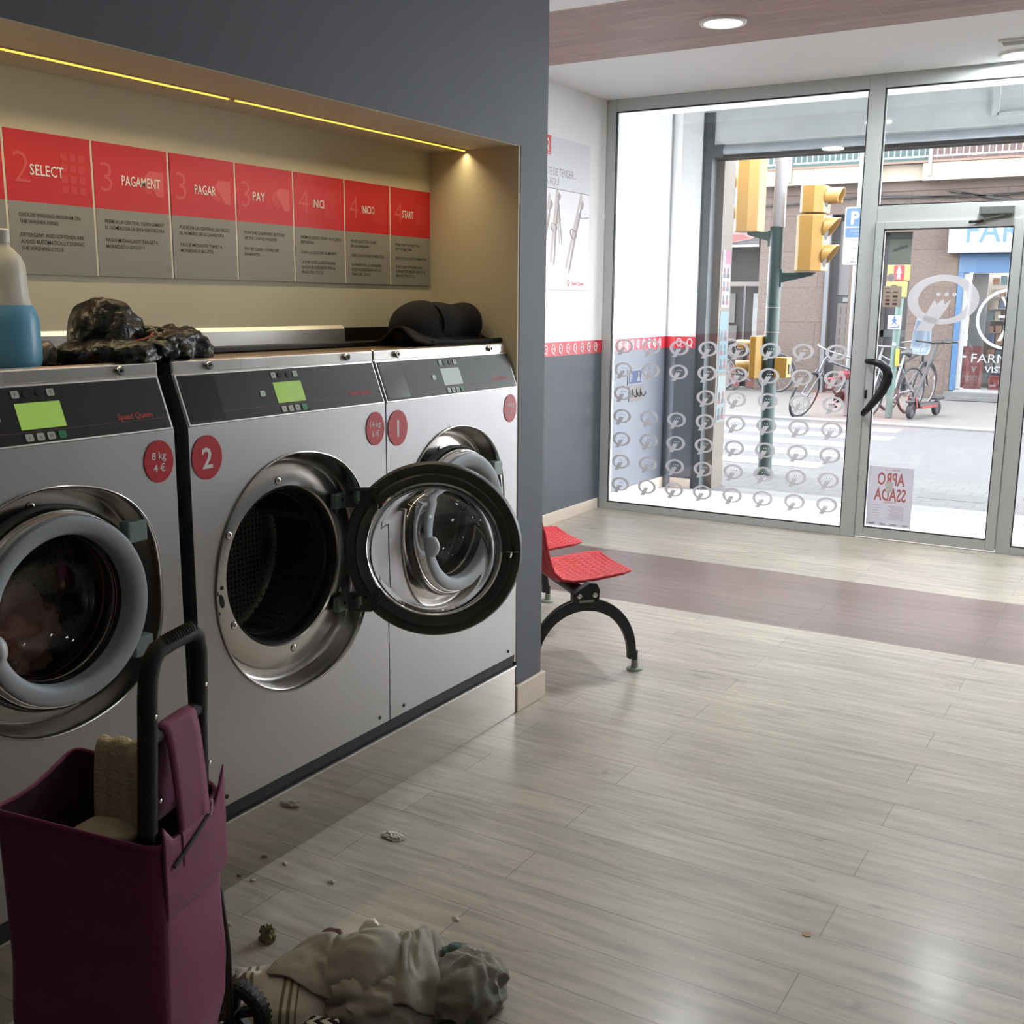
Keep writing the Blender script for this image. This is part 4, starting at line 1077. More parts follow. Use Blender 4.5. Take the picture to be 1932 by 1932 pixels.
# strap that loops over the cross bar, collar at the back, zip
m = MB(); prof = [(-.022, .575), (-.022, .64), (-.02, .72), (-.015, .80), (-.010, .836), (.004, .8435), (.018, .836), (.021, .80), (.024, .73), (.034, .65)]
m.grid(lambda a, b_: cl(-.096 + .100 * a + .02 * max(0, 1 - 1.8 * b_), *[prof[min(int(b_ * 9), 8)][k] * (1 - (b_ * 9 - min(int(b_ * 9), 8))) + prof[min(int(b_ * 9), 8) + 1][k] * (b_ * 9 - min(int(b_ * 9), 8)) for k in (0, 1)]), 6, 40, burg)
st = m.build('strap', bag, smooth=60); so = st.modifiers.new('thickness', 'SOLIDIFY'); so.thickness = .003
m = MB(); m.grid(lambda a, b_: cl(-.128 + .208 * a, -.019 - .004 * math.sin(PI * a), .50 + .14 * b_ + b_ * (.06 * max(0, a - .80) / .20 + .035 * max(0, .14 - a) / .14)), 30, 10, burg); st = m.build('back_panel', bag, smooth=60); so = st.modifiers.new('thickness', 'SOLIDIFY'); so.thickness = .003
m = MB(); m.tube([cl(-.106, -.0235, .592), cl(-.066, -.0255, .606), cl(-.028, -.0255, .620), cl(.008, -.0250, .634)], .0045, zipm, 8, flat=.5); m.tube([cl(.009, -.029, .634), cl(.012, -.032, .662)], .0022, chrome, 6); m.build('zip', bag)
# a folded towel and a white cloth in the bag
m = MB()
TP = [(.052, .55), (.058, .60), (.066, .66), (.073, .70), (.080, .717), (.090, .720), (.098, .712), (.101, .69), (.103, .66)]
def tw(a, b_):
    f = b_ * 8; i = min(int(f), 7); q = f - i
    return cl(TP[i][0] * (1 - q) + TP[i + 1][0] * q - .006 * noise.noise(Vector((a * 5, b_ * 3, 4))), .150 + .092 * a + .004 * math.sin(b_ * 5), TP[i][1] * (1 - q) + TP[i + 1][1] * q + .003 * math.sin(a * 14))
m.grid(tw, 24, 40, towel)
t_ = m.build('towel', smooth=60, base=cl(.08, .2, .60)); so = t_.modifiers.new('thickness', 'SOLIDIFY'); so.thickness = .009; so.offset = 0
tag(t_, 'cream towel poking out of the burgundy shopping trolley', 'towel')
m = MB(); lumps(m, cl(-.02, .20, .545), .07, .08, .05, mat('pale_cloth', rgb(150, 138, 120), .9), 9, .4, 6)
tag(m.build('folded_cloth', smooth=70, base=cl(-.02, .22, .55)), 'pale crumpled cloth deep inside the burgundy shopping trolley', 'cloth')

# ================================================================== LAUNDRY HEAP (draped cloth, settled shapes)
PC = Vector((-1.365, 1.712, 0)); PU_ = Vector((.857, .515, 0)).normalized(); PV_ = Vector((-.515, .857, 0)).normalized(); PS = .80
def settled(n, data, m, name, label, lift=0.0, thick=.004):
    q = data          # millimetres: along, away, up
    P = [PC + (PU_ * (q[i * 3] * (.74 if q[i * 3] > 0 else 1)) + PV_ * q[i * 3 + 1]) * (PS / 1000) + Z * (q[i * 3 + 2] * PS * 1.38 / 1000 + lift) for i in range(n * n)]
    k = MB(); k.add(P, [(j * n + i, j * n + i + 1, (j + 1) * n + i + 1, (j + 1) * n + i) for j in range(n - 1) for i in range(n - 1)], m)
    o = k.build(name, smooth=80, base=PC, subsurf=2)
    so = o.modifiers.new('thickness', 'SOLIDIFY'); so.thickness = thick; so.offset = 0
    return tag(o, label, 'laundry')
def patterned(name, base, dark, kind):
    m = bpy.data.materials.new(name); m.use_nodes = True; nt = m.node_tree; L = nt.links.new; b = nt.nodes['Principled BSDF']
    b.inputs['Roughness'].default_value = .9
    tc = nt.nodes.new('ShaderNodeTexCoord'); mp = nt.nodes.new('ShaderNodeMapping'); mp.inputs['Rotation'].default_value = (0, 0, -.55); L(tc.outputs['Object'], mp.inputs['Vector'])
    s = nt.nodes.new('ShaderNodeSeparateXYZ'); L(mp.outputs['Vector'], s.inputs[0])
    def M(op, a, b_=None):
        n = nt.nodes.new('ShaderNodeMath'); n.operation = op
        for i, v in enumerate((a, b_)):
            if v is None: continue
            if isinstance(v, (int, float)): n.inputs[i].default_value = v
            else: L(v, n.inputs[i])
        return n.outputs[0]
    if kind == 'chevron':
        zig = M('ABSOLUTE', M('SUBTRACT', M('FRACT', M('MULTIPLY', s.outputs['Y'], 22.0)), .5))
        f = M('GREATER_THAN', M('FRACT', M('ADD', M('MULTIPLY', s.outputs['X'], 34.0), M('MULTIPLY', zig, 1.3))), .5)
    else:
        f0 = M('LESS_THAN', M('FRACT', M('MULTIPLY', s.outputs['X'], 60.0)), .45)
        band = M('GREATER_THAN', M('FRACT', M('ADD', M('MULTIPLY', s.outputs['X'], 8.0), .3)), .70)
        f = M('MULTIPLY', f0, band)
    mx = nt.nodes.new('ShaderNodeMix'); mx.data_type = 'RGBA'; L(f, mx.inputs['Factor']); mx.inputs['A'].default_value = base; mx.inputs['B'].default_value = dark
    L(mx.outputs['Result'], b.inputs['Base Color'])
    MATS[name] = m
    return m
grey_linen = mat('grey_beige_linen', rgb(156, 153, 141), .9, var=.05, vscale=30, bump=.25, bscale=420)
grey_linen_cool = mat('cool_grey_linen', rgb(136, 134, 124), .9, var=.06, vscale=30, bump=.25, bscale=420)
pale_stripe = patterned('pale_cloth_with_brown_stripes', rgb(206, 202, 186), rgb(128, 110, 92), 'stripe')
chev_m = patterned('black_and_white_chevron', rgb(204, 202, 194), rgb(28, 28, 30), 'chevron')
settled(23, (-303,-212,6,-287,-198,13,-267,-189,7,-249,-175,6,-247,-157,6,-260,-151,7,-259,-168,8,-239,-169,6,-227,-164,6,-215,-150,7,-199,-144,13,-184,-151,20,
-168,-144,22,-156,-136,18,-145,-136,22,-141,-135,21,-136,-126,12,-129,-115,7,-121,-103,10,-108,-92,11,-103,-89,20,-98,-104,11,-96,-114,10,-321,-205,6,
-307,-191,6,-289,-178,13,-270,-177,6,-258,-165,6,-257,-151,7,-256,-155,6,-240,-149,10,-233,-145,17,-216,-151,24,-202,-155,26,-184,-153,22,-168,-146,24,
-153,-138,22,-146,-125,18,-143,-122,26,-131,-117,24,-126,-110,27,-120,-99,24,-118,-92,27,-112,-95,30,-103,-102,28,-95,-107,27,-335,-197,10,-324,-192,6,
-310,-183,6,-294,-169,7,-281,-158,8,-275,-149,12,-264,-151,8,-257,-142,16,-247,-148,28,-230,-144,30,-214,-146,34,-196,-138,32,-178,-135,33,-163,-130,
38,-152,-119,39,-140,-108,39,-131,-100,38,-124,-94,36,-120,-88,40,-114,-86,37,-115,-91,37,-102,-95,40,-94,-100,43,-334,-182,6,-336,-182,11,-326,-173,9,
-311,-161,9,-297,-151,13,-287,-145,12,-275,-143,18,-270,-152,30,-259,-148,42,-246,-141,52,-228,-138,58,-208,-135,58,-191,-126,55,-176,-115,53,-161,
-107,56,-147,-98,58,-136,-89,53,-126,-80,50,-125,-80,52,-125,-80,49,-113,-79,47,-102,-88,54,-95,-91,58,-343,-162,6,-342,-164,12,-331,-158,7,-320,-148,
13,-306,-136,7,-294,-128,16,-290,-133,31,-276,-127,33,-264,-129,46,-257,-134,56,-238,-130,59,-223,-118,60,-203,-110,63,-186,-102,66,-170,-93,67,-155,
-84,67,-141,-75,64,-131,-69,59,-132,-69,59,-120,-73,64,-116,-78,64,-101,-82,70,-93,-83,73,-358,-142,6,-344,-141,11,-332,-136,6,-324,-128,11,-310,-116,
9,-308,-120,26,-297,-118,35,-286,-114,48,-277,-118,55,-264,-116,53,-248,-117,65,-230,-109,73,-211,-97,72,-192,-88,74,-176,-78,74,-161,-70,73,-147,-61,
71,-133,-55,68,-133,-56,72,-125,-61,71,-110,-65,76,-98,-71,87,-90,-72,90,-365,-119,6,-350,-119,6,-337,-114,7,-330,-109,7,-324,-108,18,-312,-104,28,
-305,-106,37,-297,-107,46,-288,-110,55,-273,-107,59,-256,-102,68,-234,-91,74,-214,-81,82,-197,-70,81,-180,-61,81,-166,-53,80,-151,-47,80,-141,-40,73,
-134,-39,76,-120,-45,81,-108,-50,92,-94,-54,102,-85,-55,105,-364,-100,6,-358,-102,7,-346,-98,11,-334,-91,8,-334,-93,23,-322,-90,34,-313,-90,44,-304,
-90,51,-294,-93,62,-277,-90,66,-259,-83,74,-238,-72,81,-217,-60,86,-200,-50,89,-186,-41,88,-172,-34,84,-157,-30,87,-144,-27,84,-139,-27,86,-119,-29,92,
-105,-32,104,-88,-35,112,-79,-36,117,-380,-93,12,-366,-84,6,-354,-79,13,-345,-74,11,-343,-74,22,-336,-74,38,-326,-74,51,-313,-73,61,-296,-72,66,-280,
-69,74,-262,-62,80,-240,-50,87,-219,-37,90,-203,-27,93,-190,-19,90,-179,-14,88,-164,-10,91,-150,-7,86,-140,-6,88,-125,-12,100,-107,-15,113,-87,-17,122,
-77,-17,123,-390,-74,12,-375,-66,8,-365,-62,9,-352,-53,7,-351,-52,24,-344,-52,39,-329,-51,51,-315,-50,62,-299,-50,72,-282,-47,78,-264,-39,86,-241,-26,
90,-221,-13,94,-206,-3,92,-196,4,93,-184,8,89,-173,10,88,-159,13,85,-139,15,82,-126,8,100,-106,5,111,-89,2,126,-78,2,126,-394,-59,8,-382,-48,16,-372,
-40,6,-362,-34,14,-352,-30,22,-349,-29,40,-334,-28,54,-318,-28,66,-301,-27,75,-284,-24,82,-266,-15,87,-243,-2,91,-223,11,92,-212,19,96,-201,24,91,-192,
28,95,-178,32,88,-166,33,93,-147,35,89,-129,31,98,-113,27,113,-93,26,123,-82,26,125,-401,-38,6,-383,-31,7,-378,-20,7,-363,-14,8,-360,-9,24,-351,-7,39,
-337,-6,54,-321,-6,67,-305,-5,77,-289,-1,83,-268,8,87,-245,22,90,-226,34,90,-214,42,94,-206,46,88,-197,49,95,-186,50,94,-170,52,98,-152,53,99,-132,53,
95,-116,50,106,-98,51,118,-87,52,120,-406,-18,11,-389,-12,8,-373,-5,11,-369,6,7,-358,11,19,-352,14,37,-337,14,51,-322,15,64,-307,16,74,-291,20,80,-270,
30,84,-247,43,87,-228,54,91,-216,59,85,-209,65,91,-202,65,90,-189,69,92,-176,70,103,-157,70,106,-138,71,98,-122,70,106,-102,72,111,-91,73,112,-410,0,6,
-395,7,7,-380,14,8,-363,19,7,-361,29,19,-352,33,33,-339,34,49,-324,34,62,-308,35,70,-293,40,78,-271,50,81,-248,63,85,-229,72,87,-216,77,84,-209,80,84,
-200,80,84,-194,83,98,-178,87,104,-159,88,106,-139,87,103,-124,81,95,-105,86,99,-95,89,101,-416,18,6,-399,25,6,-384,31,13,-373,35,13,-363,43,13,-353,
50,28,-340,51,44,-325,52,56,-310,54,66,-293,58,72,-272,68,78,-249,80,83,-233,82,78,-225,88,82,-214,91,86,-205,91,82,-190,96,89,-178,102,100,-158,104,
101,-140,102,98,-127,95,87,-109,98,88,-100,102,90,-419,36,6,-404,40,14,-392,45,14,-380,50,7,-365,57,7,-347,60,14,-338,65,32,-325,68,47,-310,70,58,-294,
75,66,-274,84,73,-249,89,74,-230,97,80,-221,95,88,-217,105,77,-205,106,78,-187,111,85,-175,118,92,-156,119,91,-140,115,86,-130,110,78,-113,112,78,-105,
112,75,-414,53,7,-410,52,7,-402,55,7,-390,60,14,-374,69,15,-356,75,16,-335,78,19,-324,83,37,-312,86,51,-296,89,58,-276,97,62,-254,104,74,-237,107,88,
-222,112,87,-211,114,75,-199,121,70,-188,120,76,-170,128,75,-152,131,75,-141,133,77,-132,127,68,-120,122,62,-115,116,58,-410,68,6,-408,67,8,-410,66,15,
-397,68,26,-381,73,29,-363,80,30,-343,90,26,-328,96,31,-314,100,43,-299,103,45,-282,108,54,-263,117,67,-242,122,74,-227,128,74,-215,131,66,-203,126,60,
-182,134,57,-164,140,55,-149,135,51,-153,135,58,-141,137,54,-133,128,46,-127,124,42,-420,80,6,-411,82,16,-410,83,13,-403,85,28,-387,89,33,-369,97,30,
-348,104,25,-329,99,21,-316,110,24,-304,118,29,-287,121,33,-266,125,42,-245,129,51,-230,131,52,-214,134,44,-196,145,42,-176,140,34,-157,139,29,-153,
146,32,-153,139,37,-156,142,37,-146,134,29,-140,132,25,-424,100,6,-421,104,15,-407,101,8,-402,106,22,-388,102,15,-369,103,9,-347,109,6,-322,117,8,-319,
126,16,-310,134,7,-292,136,9,-272,141,20,-250,141,26,-231,145,28,-213,146,23,-192,144,15,-171,152,14,-162,155,16,-153,156,13,-143,155,21,-142,144,18,
-154,147,12,-151,142,8,-431,126,6,-412,124,13,-400,125,14,-393,130,12,-379,127,6,-361,129,6,-339,134,11,-320,141,7,-306,152,15,-307,158,15,-299,162,10,
-275,159,10,-250,158,9,-231,158,13,-214,160,7,-193,167,12,-173,173,10,-160,178,15,-153,179,7,-151,170,7,-142,164,6,-141,164,11,-136,160,6,-434,148,10,
-416,147,12,-401,147,10,-386,151,14,-371,152,10,-354,156,10,-333,160,12,-317,165,18,-314,170,19,-310,174,6,-295,183,16,-272,184,11,-246,182,8,-226,179,
7,-226,179,16,-205,187,7,-182,195,8,-165,198,6,-155,195,6,-144,192,10,-141,186,10,-131,183,11,-127,181,6,-432,156,6,-418,155,6,-401,157,6,-385,160,6,
-370,163,6,-352,167,6,-331,172,9,-317,177,17,-320,181,15,-316,185,6,-296,193,8,-268,196,13,-242,194,6,-222,192,6,-217,189,16,-213,196,6,-189,205,6,
-170,208,8,-156,207,8,-148,200,17,-143,197,6,-130,194,7,-124,191,6), pale_stripe, 'bed_sheet', 'off-white sheet with brown stripes at the trolley end of the laundry heap')
settled(23, (188,-163,6,197,-161,6,209,-160,6,221,-155,6,230,-150,12,240,-145,7,249,-137,14,264,-128,8,277,-120,10,287,-111,8,304,-107,9,320,-98,6,334,-86,6,340,
-77,6,355,-72,6,373,-70,6,387,-66,6,404,-58,6,422,-50,6,439,-41,6,455,-31,6,470,-21,7,476,-15,6,193,-148,10,195,-146,11,203,-143,6,212,-141,8,222,-134,
11,233,-126,6,244,-117,12,256,-109,8,269,-100,13,284,-92,13,299,-86,7,315,-79,13,327,-70,14,337,-62,7,353,-59,6,364,-54,13,376,-52,6,394,-46,7,410,-38,
12,427,-30,7,443,-18,6,457,-6,7,463,1,6,197,-131,6,201,-129,12,203,-127,12,206,-122,6,217,-115,7,227,-108,14,238,-101,14,251,-91,11,266,-83,12,282,-82,
16,294,-72,8,310,-64,14,320,-54,13,334,-52,15,349,-47,17,363,-41,12,371,-38,14,385,-32,6,401,-25,12,416,-14,7,430,-1,8,444,12,6,450,19,9,199,-112,9,
199,-110,10,198,-116,18,202,-106,16,215,-100,18,228,-100,22,240,-91,26,254,-85,29,267,-76,30,275,-67,26,294,-62,23,310,-52,16,322,-42,14,328,-34,11,
341,-29,16,352,-26,11,367,-20,7,379,-11,14,392,-3,6,405,9,13,416,21,7,430,34,10,435,40,6,193,-105,23,192,-98,22,198,-100,26,204,-105,34,215,-97,37,229,
-97,41,244,-91,44,258,-82,46,266,-68,43,276,-61,38,293,-52,37,306,-40,28,320,-29,18,332,-20,12,339,-12,8,347,-4,6,360,1,18,371,11,6,383,19,6,395,29,14,
403,40,6,414,52,10,420,59,9,183,-102,39,186,-92,38,196,-92,39,205,-92,46,216,-97,55,230,-91,57,246,-84,60,256,-71,59,264,-62,54,275,-52,49,288,-40,46,
304,-30,40,318,-18,31,329,-8,24,337,2,17,340,12,15,355,20,8,369,29,6,380,37,16,386,46,6,394,56,14,402,66,6,406,74,6,176,-99,56,187,-91,56,193,-82,54,
202,-88,63,215,-87,69,230,-82,72,244,-73,73,254,-63,69,266,-55,66,275,-43,60,289,-32,57,299,-17,48,314,-6,40,325,5,33,331,16,22,339,27,12,352,38,7,362,
46,8,373,53,14,377,60,13,384,69,12,392,81,6,391,87,12,172,-92,74,181,-80,69,190,-72,70,198,-79,78,212,-76,83,228,-70,86,244,-62,86,256,-50,80,261,-41,
70,269,-31,60,283,-20,62,298,-7,59,310,7,49,321,18,41,327,29,31,339,39,24,349,50,17,356,59,6,364,68,14,363,75,12,370,87,6,379,100,8,384,107,10,166,-81,
91,177,-70,87,189,-64,89,195,-61,86,209,-58,93,224,-53,96,239,-44,92,251,-34,85,255,-26,75,265,-16,68,276,-7,64,290,7,62,303,21,55,316,33,50,323,44,39,
332,54,31,337,64,19,340,74,8,352,85,7,359,95,14,356,105,13,364,116,6,368,123,7,155,-64,102,168,-56,95,181,-50,94,191,-40,88,206,-37,95,218,-34,96,230,
-26,94,241,-17,85,249,-10,79,253,-3,68,267,8,71,280,23,67,295,39,62,307,51,53,316,61,49,324,71,40,326,80,26,334,92,20,334,99,11,342,110,7,350,123,6,
358,134,13,359,139,6,144,-44,106,157,-37,98,174,-30,100,188,-23,101,201,-16,98,209,-13,97,224,-7,100,231,-1,90,236,5,79,244,15,72,258,26,77,270,42,71,
285,58,67,296,71,57,300,76,54,312,88,49,316,98,35,319,108,20,323,114,12,326,125,11,335,138,10,344,150,8,349,156,6,133,-24,106,150,-19,110,164,-10,106,
178,-4,108,190,5,103,199,7,103,213,13,96,227,19,99,227,25,87,236,34,81,248,46,83,258,62,72,274,78,70,284,90,61,290,93,65,293,100,50,301,112,40,309,124,
29,307,129,14,313,140,7,320,152,12,328,164,7,333,170,6,122,-3,108,139,2,116,151,7,118,162,16,112,175,22,111,187,28,110,197,34,102,210,40,98,221,47,101,
226,56,91,238,68,89,246,82,76,262,98,75,270,103,72,275,109,69,280,118,54,288,128,45,291,137,28,292,143,14,298,155,6,303,165,13,310,178,10,314,184,6,
113,20,110,126,23,112,141,30,113,146,35,112,156,42,112,169,48,114,181,55,106,192,62,104,203,69,103,215,77,105,222,88,94,236,99,91,244,113,78,253,110,
74,255,110,58,262,126,55,267,138,41,271,150,27,273,155,11,279,166,14,282,176,7,290,188,12,292,193,6,110,44,108,114,46,110,126,52,116,139,58,110,137,62,
110,150,66,108,162,74,113,174,79,106,184,86,114,197,95,115,210,105,110,220,115,97,234,124,87,231,124,72,239,127,65,240,135,49,245,147,35,250,160,23,
255,170,15,262,181,7,265,180,7,266,194,12,268,200,6,103,67,106,102,67,107,114,73,105,123,77,105,135,83,105,140,89,101,145,92,100,157,100,109,166,107,
107,175,117,113,190,126,116,205,136,108,217,143,96,226,147,83,228,149,71,233,158,57,237,168,44,240,179,30,243,189,18,241,191,6,242,178,13,244,190,12,
245,196,15,99,87,99,103,87,101,108,94,97,122,99,101,119,104,94,130,116,96,144,118,87,158,126,93,159,127,94,161,129,96,165,140,103,182,150,98,195,160,
93,205,166,81,208,165,67,214,173,55,217,179,39,219,186,24,221,192,9,223,186,15,221,188,6,225,201,11,228,207,6,99,108,95,98,108,93,109,115,88,120,124,
88,121,130,82,129,139,78,144,137,69,145,140,71,141,138,74,156,143,76,156,140,75,164,158,78,171,161,79,180,171,70,186,179,62,191,180,47,195,184,32,196,
188,18,202,179,13,204,194,8,200,194,13,205,209,10,207,215,6,94,124,80,92,128,80,104,137,73,111,142,72,124,150,64,137,147,54,141,160,55,140,158,53,137,
150,51,146,150,54,148,152,56,151,162,58,167,164,58,161,166,53,170,176,45,167,178,38,172,180,29,180,174,16,180,181,6,182,195,14,183,198,12,184,213,6,
186,220,8,82,138,68,92,137,56,102,150,55,118,150,50,127,153,40,141,158,35,148,155,35,136,163,34,129,154,35,137,163,44,144,167,44,155,157,38,164,168,39,
164,166,34,156,170,30,162,179,20,164,176,19,160,174,16,167,177,7,163,193,7,166,204,7,165,216,7,166,224,7,81,144,47,96,146,39,108,155,35,121,157,32,134,
160,28,136,165,22,146,163,18,133,157,16,136,159,21,128,159,26,141,169,24,155,158,26,154,170,24,154,166,19,158,167,16,156,165,7,161,171,6,150,171,7,152,
173,12,150,187,7,149,204,6,148,219,6,149,227,6,79,147,28,95,148,22,108,154,18,120,156,16,130,166,14,138,163,8,130,164,13,130,169,11,134,171,12,126,162,
7,137,159,10,148,164,14,152,172,13,149,164,12,152,164,8,147,163,10,152,165,7,138,170,11,138,169,8,134,186,9,133,203,8,133,219,6,133,227,6,77,149,19,92,
149,13,106,155,9,119,158,7,125,168,7,131,156,7,121,162,11,122,173,14,128,172,6,131,169,10,136,167,6,144,165,6,154,178,6,144,167,6,144,167,6,145,158,16,
149,158,6,140,165,6,130,169,9,127,186,6,125,203,6,125,220,6,125,228,6), grey_linen_cool, 'bed_cover', 'cool grey crumpled cover at the right end of the laundry heap on the floor')
